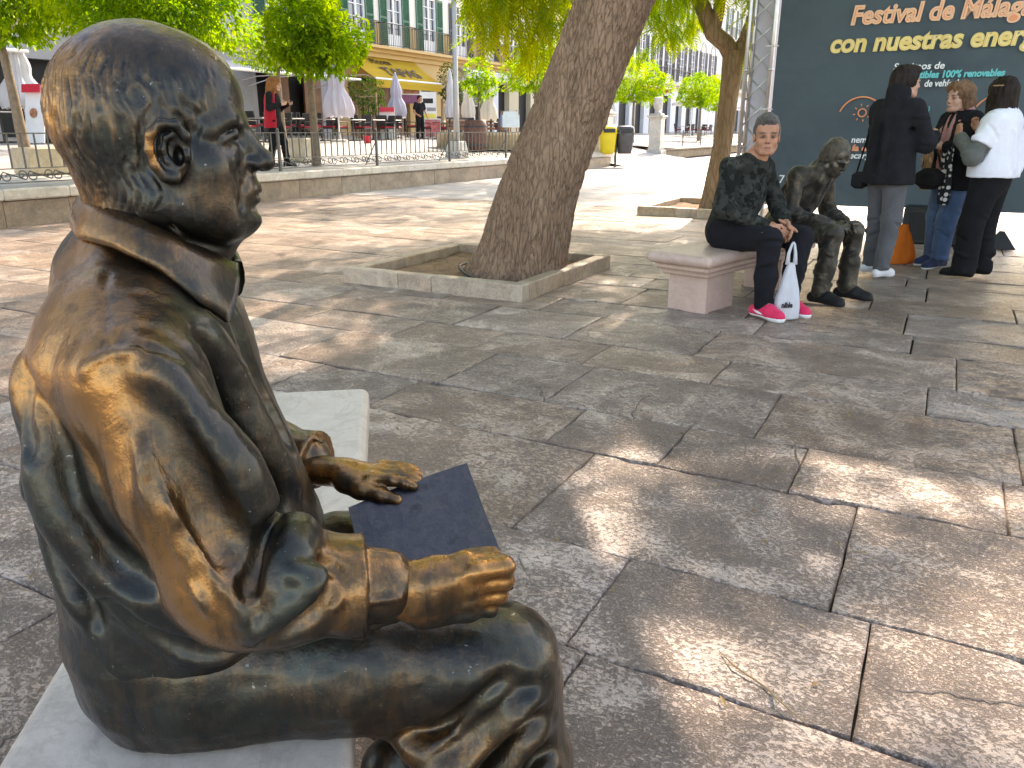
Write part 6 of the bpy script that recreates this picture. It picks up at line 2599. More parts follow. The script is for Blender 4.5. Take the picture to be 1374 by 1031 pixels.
def head_tint(H, V, skin, lip=(.42, .15, .12), brow=(.06, .04, .03), beard=None, iris=(.05, .035, .02), brow_w=1.0):
    L = H.inv(V)
    C = np.tile(np.array(skin, np.float32), (len(V), 1))
    x, y, z = L.T
    n = noise3(L, 40, 3)
    C *= (1+.10*n+.06*noise3(L, 120, 4))[:, None]

    def blend(m, col):
        nonlocal C
        m = np.clip(m, 0, 1)[:, None]
        C = C*(1-m)+np.array(col)*m
    front = x > .055
    red = np.exp(-((x-.085)/.03)**2-((np.abs(y)-.035)/.02)**2-((z-1.158)/.02)**2)*.5+np.exp(-((x-.122)/.02)**2-(y/.014)**2-((z-1.165)/.014)**2)*.5
    blend(red*front*.7, (skin[0]*.95, skin[1]*.75, skin[2]*.70))
    if beard is not None:
        blend(np.exp(-((z-1.11)/.03)**4)*(x > .02)*.2*(z < 1.15), beard)
    blend(np.exp(-((z-1.124)/.0075)**4-(y/.023)**4)*(x > .08)*.55, lip)
    blend(np.exp(-((z-1.1242)/.0028)**2-(y/.025)**4)*(x > .08)*.8, (.12, .05, .04))  # mouth line: shade between the lips painted into the tone
    blend(np.exp(-((z-1.152)/.004)**2-((np.abs(y)-.009)/.006)**2)*(x > .09)*.8, (.10, .05, .04))  # shade under the nose painted into the tone
    blend(np.exp(-((z-1.200)/.004)**2-((np.abs(y)-.033)/.018)**4)*(x > .06)*.45, (.16, .08, .06))  # lid crease below the brow darkened as if shaded
    blend(np.exp(-((np.abs(y)-.030-.35*(1.152-z))/.004)**2)*((z < 1.155) & (z > 1.118) & (x > .06))*.3, (.2, .10, .07))  # cheek fold darkened as if shaded
    blend(np.exp(-((z-1.213-.10*(.035-np.abs(np.abs(y)-.032)))/.0055)**4-((np.abs(y)-.034)/.022)**4)*(x > .06)*.9*brow_w, brow)
    ey = ((np.abs(y)-.032)/.0145)**2+((z-1.190)/.0052)**2
    blend((ey < 1.5)*front*.75, (.05, .03, .025))
    blend((ey < .55)*front*.5, (.36, .31, .28))
    blend(((((np.abs(y)-.032)/.0068)**2+((z-1.190)/.0068)**2) < 1)*(ey < 1.0)*front, iris)
    return C.astype(np.float32)


def add_hand(f, w, d, n, th, sc=1.0, curl=.35, spread=.12):
    """hand at wrist w pointing along d; n out of the back of the hand; th towards the thumb"""
    w, d, n, th = (np.asarray(q, float) for q in (w, d, n, th))
    d, n, th = nrm(d), nrm(n), nrm(th)
    c = w+d*.045*sc
    f.chain([w-d*.02, w+d*.02], [.026*sc, .026*sc], .01)
    f.ell(c, np.array([.046, .038, .017])*sc, .015, axes=[d, th, n])
    for i in range(4):
        o = (1.5-i)*.0175*sc
        b = w+d*.082*sc+th*o
        L = [.040, .045, .042, .033][i]*sc
        dd = nrm(d+th*(1.5-i)*spread*.5)
        p, ang = b, 0.0
        pts = [b]
        for k in range(3):
            ang += curl*(.6 if k == 0 else 1.0)
            dr = dd*math.cos(ang)-n*math.sin(ang)
            p = p+dr*L*[1, .68, .5][k]
            pts.append(p)
        r = [.0092, .009, .0082, .007]
        f.chain(pts, [q*sc for q in r], .004)
    b = w+d*.02*sc+th*.026*sc
    p1 = b+(d*.6+th*.65-n*.25)*.036*sc
    p2 = p1+(d*.9+th*.25-n*.35*(1+curl))*.03*sc
    p3 = p2+(d*.9-n*.3)*.022*sc
    f.chain([b, p1, p2, p3], [.014*sc, .0115*sc, .010*sc, .008*sc], .008)


def skin_mat():
    t = NT('skin')
    at = t.n('Attribute')
    at.attribute_name = 'tone'
    t.set(Base_Color=at.outputs['Color'], Roughness=.5)
    t.b.inputs['Subsurface Weight'].default_value = .12
    t.b.inputs['Subsurface Radius'].default_value = (.012, .005, .003)
    t.b.inputs['Specular IOR Level'].default_value = .35
    t.bump(t.noise(220, 3, .6, t.coord()), .08, .003)
    return t.m


SKIN = skin_mat()


def fabric(name, col, rough=.85, var=.12, weave=320, pattern=None):
    t = NT(name)
    co = t.coord()
    c = t.ramp(t.noise(7, 6, .65, co), [(.3, tuple(x*(1-var) for x in col)), (.7, tuple(x*(1+var) for x in col))])
    if pattern == 'camo':
        mp = t.coord('Object', (1, 1, 1))
        n1 = t.n('TexVoronoi')
        n1.distance = 'MANHATTAN'
        n1.inputs['Scale'].default_value = 30
        t.l(mp, n1.inputs['Vector'])
        n2 = t.n('TexVoronoi')
        n2.distance = 'CHEBYCHEV'
        n2.inputs['Scale'].default_value = 19
        t.l(mp, n2.inputs['Vector'])
        g1 = t.ramp(n1.outputs['Color'], [(.25, (.011, .012, .010)), (.5, (.026, .027, .023)), (.8, (.055, .055, .047))])
        g2 = t.ramp(n2.outputs['Color'], [(.35, (.012, .013, .011)), (.7, (.038, .039, .034))])
        c = t.mix(t.ramp(t.noise(6, 4, .6, co), [(.45, 0.0), (.55, 1.0)]), g1, g2)
        for e in c.node.inputs:
            pass
    if pattern == 'bronze':
        c = t.ramp(t.noise(6, 8, .75, co, .6), [(.36, (.018, .016, .013)), (.54, (.048, .040, .029)), (.72, (.19, .15, .105))])
    if pattern == 'denim':
        c = t.mix(t.ramp(t.noise(5, 5, .6, co), [(.45, 0.0), (.75, .6)]), c, tuple(min(1, x*1.9) for x in col))
    t.set(Base_Color=c, Roughness=rough)
    t.b.inputs['Sheen Weight'].default_value = .15 if max(col) > .05 else .02
    t.b.inputs['Specular IOR Level'].default_value = .2 if max(col) > .05 else .12
    if pattern == 'bronze':
        t.set(Metallic=.45, Roughness=.42)
    t.bump(t.math('ADD', t.noise(weave, 2, .5, co), t.math('MULTIPLY', t.noise(30, 4, .6, co), 1.5)), .25, .003)
    return t.m


def finish(f, name, mat, parent, amp=.004, fr=(9, 9, 7), seed=0, fine=.0008, attrs=None, smooth=0):
    V, F = f.mesh()
    if smooth:
        V = smooth_mesh(V, F, smooth)
    N = vnormals(V, F)
    if amp or fine:
        V = V+N*(fbm(V, fr, seed, 3)*amp+fbm(V, 55, seed+9, 2)*fine)[:, None]
    return mesh_obj(name, V, F, mat, parent, True, attrs(V) if attrs else None)


def add_shoe(f, ank, toe, sc=1.0, heel=.06, flat=.012):
    a, t_ = vec(ank), vec(toe)
    d = t_-a
    d[2] = 0
    d = d/np.linalg.norm(d)
    a0 = vec(a[0], a[1], .05)
    f.chain([a0-d*heel, a0+d*.06+vec(0, 0, .008), t_*[1, 1, 0]+vec(0, 0, .040)-d*.04], [.038*sc, .045*sc, .038*sc], .025)
    f.ell(a0+vec(0, 0, .025), [.045*sc, .042*sc, .05], .02)
    f.chain([t_*[1, 1, 0]+vec(0, 0, .03)-d*.07, t_*[1, 1, 0]+vec(0, 0, .026)-d*.03], [.040*sc, .033*sc], .02)
    f.put(lambda x, y, z: flat-z+0*x+0*y, [a[0]-.3, a[1]-.3, -.1], [a[0]+.35, a[1]+.3, .03], .004, 'cut')


def shoe_obj(name, ank, toe, mat, sole, parent, sc=1.0, sole_h=.028):
    lo = [min(ank[0], toe[0])-.14, min(ank[1], toe[1])-.14, -.01]
    hi = [max(ank[0], toe[0])+.14, max(ank[1], toe[1])+.14, .16]
    f = Field(lo, hi, .006, cap=.05)
    add_shoe(f, ank, toe, sc, flat=sole_h*.8)
    f.put(lambda x, y, z: z-.125+0*x+0*y, lo, hi, .006, 'cut')
    o = finish(f, name, mat, parent, .001)
    if sole is not None:
        g = Field(lo, hi, .006, cap=.05)
        add_shoe(g, ank, toe, sc*1.06, flat=.0)
        h2 = sole_h
        g.put(lambda x, y, z: np.maximum(z-h2, .001-z)+0*x+0*y, lo, hi, .004, 'cut')
        finish(g, 'sole', sole, o, .0, fine=0)
    return o


def limb_folds(f, a, b, r, n, rng, amp=.010):
    """slanting pull folds over a bent joint or along a sleeve"""
    a, b = vec(a), vec(b)
    d = nrm(b-a)
    L = np.linalg.norm(b-a)
    for k in range(n):
        s = (k+.5)/n+rng.uniform(-.12, .12)
        c = a+(b-a)*s
        u = nrm(np.cross(d, rng.normal(size=3)))
        v = np.cross(d, u)
        sp = rng.uniform(.5, .95)
        tw = rng.choice((-1, 1))*rng.uniform(.25, .6)*L/max(2, n)
        pts = [c+(u*math.cos(q)+v*math.sin(q))*r+d*q*tw for q in np.linspace(-sp, sp, 5)]
        m = amp*rng.uniform(.55, .9)
        f.stroke(pts, [m*.25, m*.8, m, m*.7, m*.25], .022, 'sub' if k % 2 else 'add', n=9)


TAN = (.47, .225, .135)
FAIR = (.58, .325, .225)


def person(label, loc, rz, group=None):
    return thing('person', label, 'person', loc, rz, group)


def bounds(pts, m):
    P = np.array(pts, float)
    return P.min(0)-m, P.max(0)+m


# ------------------------------------------------ seated pair on the far bench
def seated(label, loc, rz, J, head, skin, top, trousers, shoes, hair, seed, k=1.0):
    rng = np.random.default_rng(seed)
    t = person(label, loc, rz)
    H = HeadFrame(*head)
    f = Field(*bounds([J['sh'][0], J['sh'][1], J['pelvis'], *J['el'], *J['wr'], H.c, *J['kn'], *J['an'], *J['toe']], .16), .005, cap=.05)
    add_head(f, H, jowl=1.05)
    nb = vec(J['neck'])
    f.chain([nb-vec(.02, 0, .05), H([-.025, 0, 1.14])], [.062, .057], .025)
    f.chain([J['pelvis'], J['chest'], nb], [.10, .11, .07], .05)
    for i, s in enumerate((-1, 1)):
        f.chain([J['sh'][i], J['el'][i], J['wr'][i]], [.048, .042, .028], .02)
        f.chain([J['hip'][i], J['kn'][i], J['an'][i]], [.075, .05, .036], .03)
        f.chain([J['an'][i], vec(J['an'][i])*.45+vec(J['toe'][i])*.55+vec(0, 0, .015)], [.034, .022], .02)
        hd = J['hand'][i]
        add_hand(f, J['wr'][i], hd[0], hd[1], hd[2], 1.0, hd[3])
    finish(f, 'body', SKIN, t, .0006, fine=.0003, attrs=lambda V: {'tone': head_tint(H, V, skin, **hair.get('tint', {}))})
    # upper garment
    f = Field(*bounds([J['sh'][0], J['sh'][1], J['pelvis'], *J['el'], *J['wr'], nb], .2), .0085, cap=.07)
    f.chain([vec(J['pelvis'])+vec(-.01, 0, .0), J['chest'], nb-vec(.01, 0, .06)], [.165*k, .168*k, .10*k], .05, n=[1, 0, 0], q=1.10)
    f.put(lambda x, y, z: .425-z+0*x+0*y, f_lo(f), f_hi(f), .006, 'cut')
    f.chain([J['sh'][0], nb-vec(.015, 0, .04), J['sh'][1]], [.068*k, .074*k, .068*k], .05)
    f.chain([nb-vec(.02, 0, .06), nb+vec(.004, 0, .012)], [.085, .07], .02)
    f.cone(nb+vec(.012, 0, .04), nb+vec(.04, 0, .12), .06, .064, .004, 'sub')
    for i in (0, 1):
        f.chain([J['sh'][i], J['el'][i], J['wr'][i]], [.068*k, .060*k, .045], .04)
        e = vec(J['wr'][i])
        d = nrm(e-vec(J['el'][i]))
        f.cyl(e-d*.004, d, .12, .08)
        limb_folds(f, vec(J['sh'][i])*.7+vec(J['el'][i])*.3, J['el'][i], .062, 3, rng, .007)
        limb_folds(f, J['el'][i], J['wr'][i], .052, 4, rng, .007)
    for pts, r, op in top.get('folds', []):
        f.stroke(pts, r, .025, op)
    ch = vec(J['chest'])
    for _ in range(5):
        a = rng.uniform(-1, 1)
        f.stroke([ch+vec(.14, .12*a, .08), ch+vec(.15, .10*a-.03, -.04), ch+vec(.14, .1*a-.05, -.16)], [.004, .010, .005], .025, 'sub' if _ % 2 else 'add')
    finish(f, top['name'], top['mat'], t, .006, (9, 9, 9), seed+2, .001)
    # trousers
    f = Field(*bounds([J['pelvis'], *J['hip'], *J['kn'], *J['an']], .17), .0085, cap=.07)
    f.chain([vec(J['hip'][0])+vec(-.02, 0, .02), vec(J['hip'][1])+vec(-.02, 0, .02)], [.125, .125], .04)
    for i in (0, 1):
        f.chain([J['hip'][i], J['kn'][i]], [.112*k, .080*k], .03)
        an = vec(J['an'][i])
        kn = vec(J['kn'][i])
        f.chain([kn, kn*.45+an*.55, an], [.078*k, .072*k, trousers.get('cuff', .062)], .03)
        limb_folds(f, kn*.75+vec(J['hip'][i])*.25, kn*.8+an*.2, .085, 4, rng, .009)
        limb_folds(f, kn*.7+an*.3, an, .066, 5, rng, .009)
        f.put(lambda x, y, z: .055-z+0*x+0*y, an-.15, an+vec(.15, .15, .02), .004, 'cut')
    f.put(lambda x, y, z: .405-z+.0*x+.0*y+np.where(x > .17, -1, 0), vec(J['pelvis'])-.3, vec(J['pelvis'])+vec(.25, .3, .2), .006, 'cut')
    finish(f, 'trousers', trousers['mat'], t, .005, (10, 10, 8), seed+4, .001)
    for i in (0, 1):
        shoe_obj('shoe', J['an'][i], J['toe'][i], shoes[0], shoes[1], t, 1.05, shoes[2])
    # hair
    f = Field(H.c-.17, H.c+.17, .0055, cap=.05)
    hair['fn'](f, H)
    V, F = f.mesh()
    N = vnormals(V, F)
    L = H.inv(V)
    st = noise3(L, (60, 60, 22), seed)+.6*noise3(L, (130, 130, 40), seed+1)
    V = V+N*(st*hair.get('amp', .003))[:, None]
    mesh_obj('hair', V, F, hair['mat'], t, True)
    return t, H


def hair_short(f, H):
    H.ell(f, [-.012, 0, 1.238], [.101, .082, .096], .01)
    H.ell(f, [-.03, 0, 1.2], [.081, .081, .075], .02)
    H.ell(f, [.048, 0, 1.284], [.046, .056, .036], .02)
    H.ell(f, [.074, .012, 1.292], [.026, .042, .024], .02)
    for t in (-1, 1):
        H.ell(f, [.022, t*.07, 1.215], [.014, .012, .03], .01)
        H.ell(f, [.010, t*.088, 1.172], [.026, .018, .038], .006, 'sub')
    H.ell(f, [.10, 0, 1.155], [.075, .10, .098], .012, 'sub')
    H.ell(f, [-.02, 0, 1.10], [.16, .1, .033], .01, 'sub')


GREYHAIR = fabric('greying_hair', (.12, .105, .092), .6, .75, 200)
JEANSB = fabric('black_denim', (.012, .012, .014), .85, .25)
CAMO = fabric('camouflage_knit', (.04, .045, .035), .9, .2, 260, 'camo')
PINKSH = fabric('pink_mesh', (.75, .03, .10), .6, .12)
WHSOLE = plain('white_rubber', (.75, .74, .72), .5, .06)

MAN = dict(pelvis=(-.02, 0, .52), chest=(.06, 0, .80), neck=(.14, 0, 1.02), sh=[(.075, -.19, .965), (.095, .19, .965)],
           el=[(.10, -.275, .70), (.20, .25, .70)], wr=[(.355, -.10, .585), (.375, .075, .60)],
           hip=[(.03, -.10, .505), (.03, .10, .505)], kn=[(.44, -.215, .515), (.44, .19, .50)], an=[(.465, -.275, .10), (.52, -.03, .10)],
           toe=[(.64, -.30, .02), (.69, -.05, .02)],
           hand=[((.75, .55, -.35), (.3, -.5, .8), (.5, .6, .6), .65), ((.75, -.5, -.3), (.3, .5, .8), (.5, -.6, .6), .6)])
man, MH = seated('man in a dark camouflage sweater with bright pink trainers, seated on the pink bench', (1.57, 5.68, 0), R(-48), MAN,
                 ((.225, -.02, 1.18), -54, 4, 0, 1.03), TAN, dict(name='sweater', mat=CAMO), dict(mat=JEANSB, cuff=.058), (PINKSH, WHSOLE, .032),
                 dict(fn=hair_short, mat=GREYHAIR, amp=.0065, tint=dict(brow=(.045, .03, .025), brow_w=1.1, beard=(.30, .15, .10), lip=(.34, .15, .11))), 5)
for o in [c for c in man.children if c.name.startswith('shoe')]:
    k = 0 if o.name == 'shoe' else 1
    a, b = Vector(MAN['an'][k]), Vector(MAN['toe'][k])
    d = (b-a)
    d.z = 0
    d.normalize()
    n_ = Vector((-d.y, d.x, 0))
    m = MB()
    for s_ in (-1, 1):
        m.tube([a-d*.055+n_*s_*.030+Vector((0, 0, -.035)), a+d*.0+n_*s_*.046+Vector((0, 0, -.05)), a+d*.06+n_*s_*.046+Vector((0, 0, -.06))], [.006, .009, .003], 6)
    m.obj('flash', WHSOLE, o, True)
    m = MB()
    for q in range(4):
        c = a+d*(.07+.022*q)+Vector((0, 0, -.012-.007*q))
        m.tube([c-n_*.018, c+Vector((0, 0, .004)), c+n_*.018], .003, 5)
    m.obj('lace', PINKSH, o, True)
# pale stitching down the black jeans
m = MB()
for i in (0, 1):
    k, a, h = Vector(MAN['kn'][i]), Vector(MAN['an'][i]), Vector(MAN['hip'][i])
    s = -1 if i == 0 else 1
    pts = [h.lerp(k, q)+Vector((0, s*.085*.8, .052)) for q in (.25, .5, .75, .97)]
    m.tube(pts, .0018, 4)
m.obj('stitching', plain('pale_thread', (.45, .45, .45), .7), man)

BRZ_CLOTH = fabric('bronze_painted_cloth', (.08, .06, .04), .5, .3, 260, 'bronze')
BRZ_SKIN = BRZ_CLOTH
PERF = dict(pelvis=(-.05, 0, .52), chest=(.08, 0, .76), neck=(.215, 0, .935), sh=[(.135, -.185, .895), (.15, .185, .895)],
            el=[(.14, -.25, .625), (.16, .25, .625)], wr=[(.375, -.085, .565), (.40, .07, .57)],
            hip=[(.02, -.10, .50), (.02, .10, .50)], kn=[(.44, -.16, .50), (.45, .125, .505)], an=[(.44, -.225, .10), (.47, .10, .10)],
            toe=[(.63, -.235, .02), (.66, .12, .02)],
            hand=[((.9, .4, -.1), (.0, -.3, 1), (.3, .9, .2), .45), ((.85, -.45, -.1), (.0, .3, 1), (.3, -.9, .2), .4)])


def hair_wavy(f, H):
    H.ell(f, [-.014, 0, 1.236], [.102, .083, .094], .01)
    H.ell(f, [-.045, 0, 1.175], [.068, .080, .075], .02)
    for t in (-1, 1):
        H.ell(f, [.012, t*.074, 1.205], [.026, .014, .036], .012)
    H.ell(f, [.118, 0, 1.15], [.085, .10, .115], .012, 'sub')
    H.ell(f, [-.02, 0, 1.07], [.16, .1, .033], .01, 'sub')


def bronze_skin_tint(H, V, skin, **kw):
    return None


_st = head_tint


def head_tint_bronze(H, V, skin, **kw):
    n = fbm(V, 34, 3, 3)
    c0, c1 = np.array([.03, .026, .02]), np.array([.15, .125, .09])
    w = np.clip(.35+.5*n, 0, 1)[:, None]
    C = (c0*(1-w)+c1*w)
    C[(_st(H, V, (.3, .3, .3), lip=(.3, .3, .3), brow=(.02, .02, .02))[:, 0] < .12)] = (.03, .025, .02)
    return C.astype(np.float32)


head_tint = head_tint_bronze
SKIN_KEEP = SKIN


def bronze_skin():
    t = NT('bronze_face_paint')
    at = t.n('Attribute')
    at.attribute_name = 'tone'
    t.set(Base_Color=at.outputs['Color'], Roughness=.4, Metallic=.45)
    t.bump(t.noise(120, 3, .6, t.coord()), .15, .003)
    return t.m


SKIN = bronze_skin()
perf, PH = seated('figure painted bronze from head to foot, head bowed over joined hands at the bench end', (2.12, 6.07, 0), R(-50), PERF,
                  ((.305, .0, 1.03), -4, 32, 0, .98), TAN, dict(name='jacket', mat=BRZ_CLOTH, folds=[
                      ([(.30, -.02, .85), (.27, -.02, .72), (.22, -.02, .6)], [.004, .012, .006], 'sub'), ([(.0, -.2, .9), (-.03, -.2, .8), (-.02, -.2, .68)], [.005, .014, .006], 'add'),
                      ([(-.05, -.13, .88), (-.1, -.13, .76), (-.1, -.13, .62)], [.005, .014, .006], 'sub'),
                      ([(.25, -.05, .93), (.285, -.09, .84), (.27, -.06, .76)], [.008, .014, .006], 'add'), ([(.25, .05, .93), (.285, .09, .84), (.27, .06, .76)], [.008, .014, .006], 'add'),
                      ([(.12, -.2, .86), (.17, -.19, .78), (.2, -.17, .68)], [.004, .014, .006], 'sub'), ([(.0, -.19, .80), (.06, -.2, .70), (.14, -.19, .62)], [.004, .013, .006], 'sub')]),
                  dict(mat=BRZ_CLOTH, cuff=.066), (fabric('black_leather', (.02, .019, .018), .35, .3), None, .02),
                  dict(fn=hair_wavy, mat=fabric('bronze_painted_hair', (.085, .068, .046), .45, .6, 200), amp=.004), 9, .9)
SKIN = SKIN_KEEP
head_tint = _st
# jacket collar turned up round the bowed neck
f = Field(vec(.08, -.16, .84), vec(.34, .16, 1.02), .006, cap=.05)
f.cone([.19, 0, .905], [.235, 0, .955], .092, .082, .01)
f.cone([.20, 0, .92], [.27, 0, .99], .074, .076, .004, 'sub')
finish(f, 'collar', BRZ_CLOTH, perf, .004, (20, 20, 20))

# carrier bag standing between the man's shins, handles in his fingers
BAGW = cloth('white_polythene', (.80, .80, .82), .3)


def carrier_bag(loc, rz, label, w, d, h, mat, name, seed, neck=.35, handles=True, cat='bag'):
    t = thing(name, label, cat, loc, rz)
    nz, na = 34, 72
    V = []
    for i in range(nz):
        s = i/(nz-1)
        sx = 1+.06*math.sin(s*5)-(1-neck)*s**1.5
        for k in range(na):
            th = 2*math.pi*k/na
            c, s_ = math.cos(th), math.sin(th)
            V.append((w*sx*math.copysign(abs(c)**.65, c), d*(sx**.7)*math.copysign(abs(s_)**.8, s_), h*s))
    V = np.array(V)
    n = noise3(V+seed, (26, 26, 9), seed)*.012+noise3(V+seed, (60, 60, 16), seed+1)*.005
    cr = np.abs(noise3(V+seed, (34, 34, 7), seed+3))*.014
    V[:, 0] *= 1+(n-cr)*3
    V[:, 1] *= 1+(n-cr)*6
    V[:, 2] += n*.3*(V[:, 2] > .05)
    F = [(i*na+k, i*na+(k+1) % na, (i+1)*na+(k+1) % na, (i+1)*na+k) for i in range(nz-1) for k in range(na)]
    F.append(tuple(reversed(range(na))))
    mesh_obj('sack', V, F, mat, t, True)
    if handles:
        m = MB()
        for s in (-1, 1):
            m.tube([(w*neck*s, 0, h*.97), (w*neck*.9*s, .004, h+.06), (w*neck*.35*s, 0, h+.12), (0, 0, h+.135)], [.016, .011, .008, .006], 8)
        m.obj('handle', mat, t, True)
    return t


bag = carrier_bag((1.835, 5.135, .008), R(8), 'white plastic carrier bag held between the knees of the man in pink trainers', .088, .055, .37, BAGW, 'carrier_bag', 3, .30)
letters('nible', INK, bag, (-.07, -.064, .085), (R(88), 0, R(-2)), .05, .075, .1, .002)
ORNG = cloth('orange_cloth', (.82, .22, .04), .3)
carrier_bag((3.70, 7.48, .006), R(20), 'orange cloth bag standing on the paving behind the woman in the black coat', .15, .09, .36, ORNG, 'orange_bag', 8, .28, False)


# ------------------------------------------------ standing people
def standing(label, loc, rz, J, head, skin, hair, layers, shoes, seed, h=.0075, tint=None, hands=True, ears=True, group=None):
    rng = np.random.default_rng(seed)
    t = person(label, loc, rz, group)
    H = HeadFrame(*head)
    pts = [J['sh'][0], J['sh'][1], J['pelvis'], *J['el'], *J['wr'], H.c, *J['kn'], *J['an'], *J['toe']]
    f = Field(*bounds(pts, .15), h, cap=.06)
    add_head(f, H, ears)
    nb = vec(J['neck'])
    f.chain([nb-vec(.01, 0, .05), H([-.02, 0, 1.13])], [.055, .05], .025)
    f.chain([J['pelvis'], J['chest'], nb-vec(0, 0, .05)], [.10, .10, .06], .05)
    for i in (0, 1):
        f.chain([J['sh'][i], J['el'][i], J['wr'][i]], [.042, .038, .026], .02)
        f.chain([J['hip'][i], J['kn'][i], J['an'][i]], [.072, .048, .034], .03)
        f.chain([J['an'][i], vec(J['an'][i])*.45+vec(J['toe'][i])*.55+vec(0, 0, .015)], [.032, .02], .02)
        if hands:
            hd = J['hand'][i]
            add_hand(f, J['wr'][i], hd[0], hd[1], hd[2], .92, hd[3])
    finish(f, 'body', SKIN, t, .0005, fine=.0003, attrs=lambda V: {'tone': head_tint(H, V, skin, **(tint or {}))})
    for ly in layers:
        f = Field(*ly['box'], ly.get('h', h), cap=.07)
        ly['fn'](f, rng)
        finish(f, ly['name'], ly['mat'], t, ly.get('amp', .006), ly.get('fr', (9, 9, 6)), seed+len(ly['name']), .001)
    for i in (0, 1):
        shoe_obj('shoe', J['an'][i], J['toe'][i], shoes[0], shoes[1], t, shoes[3] if len(shoes) > 3 else .92, shoes[2])
    f = Field(H.c-vec(.2, .2, .36), H.c+vec(.2, .2, .18), h*.85, cap=.06)
    hair['fn'](f, H)
    V, F = f.mesh()
    N = vnormals(V, F)
    L = H.inv(V)
    fr = hair.get('fr', (46, 46, 9))
    st = noise3(L, fr, seed)+.6*noise3(L, tuple(2.2*q for q in fr), seed+1)
    V = V+N*(st*hair.get('amp', .006))[:, None]
    mesh_obj('hair', V, F, hair['mat'], t, True)
    return t, H


def std_joints(hgt=1.62, feet=((0, -.1), (0, .1)), toes=(8, -8), lean=0.0):
    k = hgt/1.65
    J = dict(pelvis=(0, 0, .90*k), chest=(lean*.6, 0, 1.18*k), neck=(lean, 0, 1.40*k), sh=[(lean*.9, -.165*k, 1.335*k), (lean*.9, .165*k, 1.335*k)],
             hip=[(0, -.085, .86*k), (0, .085, .86*k)])
    J['kn'] = [(feet[i][0]*.5+.03, feet[i][1]*.6+J['hip'][i][1]*.4, .47*k) for i in (0, 1)]
    J['an'] = [(feet[i][0], feet[i][1], .085) for i in (0, 1)]
    J['toe'] = [(feet[i][0]+.185*math.cos(R(toes[i])), feet[i][1]+.185*math.sin(R(toes[i])), .02) for i in (0, 1)]
    return J


def trousers_layer(J, r0=.115, rk=.085, ra=.065, top=None, bottom=.06, mat=None, folds=5, flare=None):
    top = top or J['pelvis'][2]+.08

    def fn(f, rng):
        p = vec(J['pelvis'])
        f.chain([p+vec(0, 0, .08), p-vec(0, 0, .06)], [r0*1.10, r0*1.28], .04, n=[1, 0, 0], q=1.18)
        for i in (0, 1):
            hp, kn, an = (vec(J[q][i]) for q in ('hip', 'kn', 'an'))
            f.chain([hp, kn, an-vec(0, 0, .02)], [r0, rk, ra], .03)
            limb_folds(f, kn+vec(0, 0, .1), an+vec(0, 0, .12), rk*.95, folds, rng, .010)
            limb_folds(f, an+vec(0, 0, .14), an, ra, 3, rng, .010)
        f.put(lambda x, y, z: np.maximum(z-top, bottom-z)+0*x+0*y, f_lo(f), f_hi(f), .004, 'cut')
    lo, hi = bounds([J['pelvis'], *J['hip'], *J['kn'], *J['an']], .2)
    hi[2] = top+.04
    return dict(name='trousers', fn=fn, box=(lo, hi), mat=mat, amp=.005)


# woman in the black coat, back to us
J1 = std_joints(1.70, ((-.06, -.12), (.04, .10)), (10, -6))
J1.update(el=[(.10, -.25, 1.10), (.06, .245, 1.10)], wr=[(.30, -.14, 1.16), (.27, .12, 1.14)],
          hand=[((.8, .4, .3), (.2, -.8, .4), (.1, .3, .9), .7), ((.8, -.4, .3), (.2, .8, .4), (.1, -.3, .9), .7)])
BLK = fabric('black_wool', (.016, .016, .018), .95, .3, 400)
GRYT = fabric('grey_denim', (.10, .10, .105), .85, .2)
WHSHOE = fabric('white_leather', (.74, .73, .74), .5, .05)


def coat1(f, rng):
    f.loft([.78, .82, .95, 1.10, 1.22, 1.33, 1.39, 1.43], [-.005, -.005, 0, .0, .0, -.005, -.01, -.01], [0]*8, [.165, .165, .15, .14, .142, .13, .10, .08], [.235, .235, .215, .205, .205, .19, .13, .085], .03, 2.3)
    f.chain([[-.005, -.05, 1.40], [0, -.17, 1.355]], [.075, .08], .04)
    f.chain([[-.005, .05, 1.40], [0, .17, 1.355]], [.075, .08], .04)
    for i in (0, 1):
        f.chain([J1['sh'][i], J1['el'][i], vec(J1['wr'][i])-vec(.02, 0, .01)], [.082, .070, .060], .03)
        limb_folds(f, J1['sh'][i], J1['el'][i], .07, 3, rng, .012)
        limb_folds(f, J1['el'][i], J1['wr'][i], .06, 3, rng, .012)
    f.cone([-.015, 0, 1.40], [-.01, 0, 1.505], .098, .095, .015)
    f.cone([-.005, 0, 1.46], [.01, 0, 1.56], .076, .082, .004, 'sub')
    for k in range(6):
        y = rng.uniform(-.16, .16)
        f.stroke([[-.15, y, 1.25], [-.16, y*1.1, 1.08], [-.17, y*1.2, .88]], [.004, .011, .006], .03, 'sub' if k % 2 else 'add')
    f.stroke([[-.16, 0, 1.36], [-.16, 0, 1.1], [-.17, 0, .82]], .004, .006, 'sub')


def hair_crop(f, H):
    H.ell(f, [-.012, 0, 1.232], [.115, .094, .106], .01)
    H.ell(f, [-.05, 0, 1.165], [.075, .083, .085], .03)
    for t in (-1, 1):
        H.ell(f, [.02, t*.074, 1.195], [.04, .02, .055], .02)
    H.ell(f, [.055, 0, 1.29], [.055, .07, .04], .02)
    H.ell(f, [.112, 0, 1.15], [.07, .085, .105], .012, 'sub')
    zc = float(H.c[2])-.065
    f.put(lambda x, y, z: zc-z+.3*x+0*y, f_lo(f), f_hi(f), .02, 'cut')


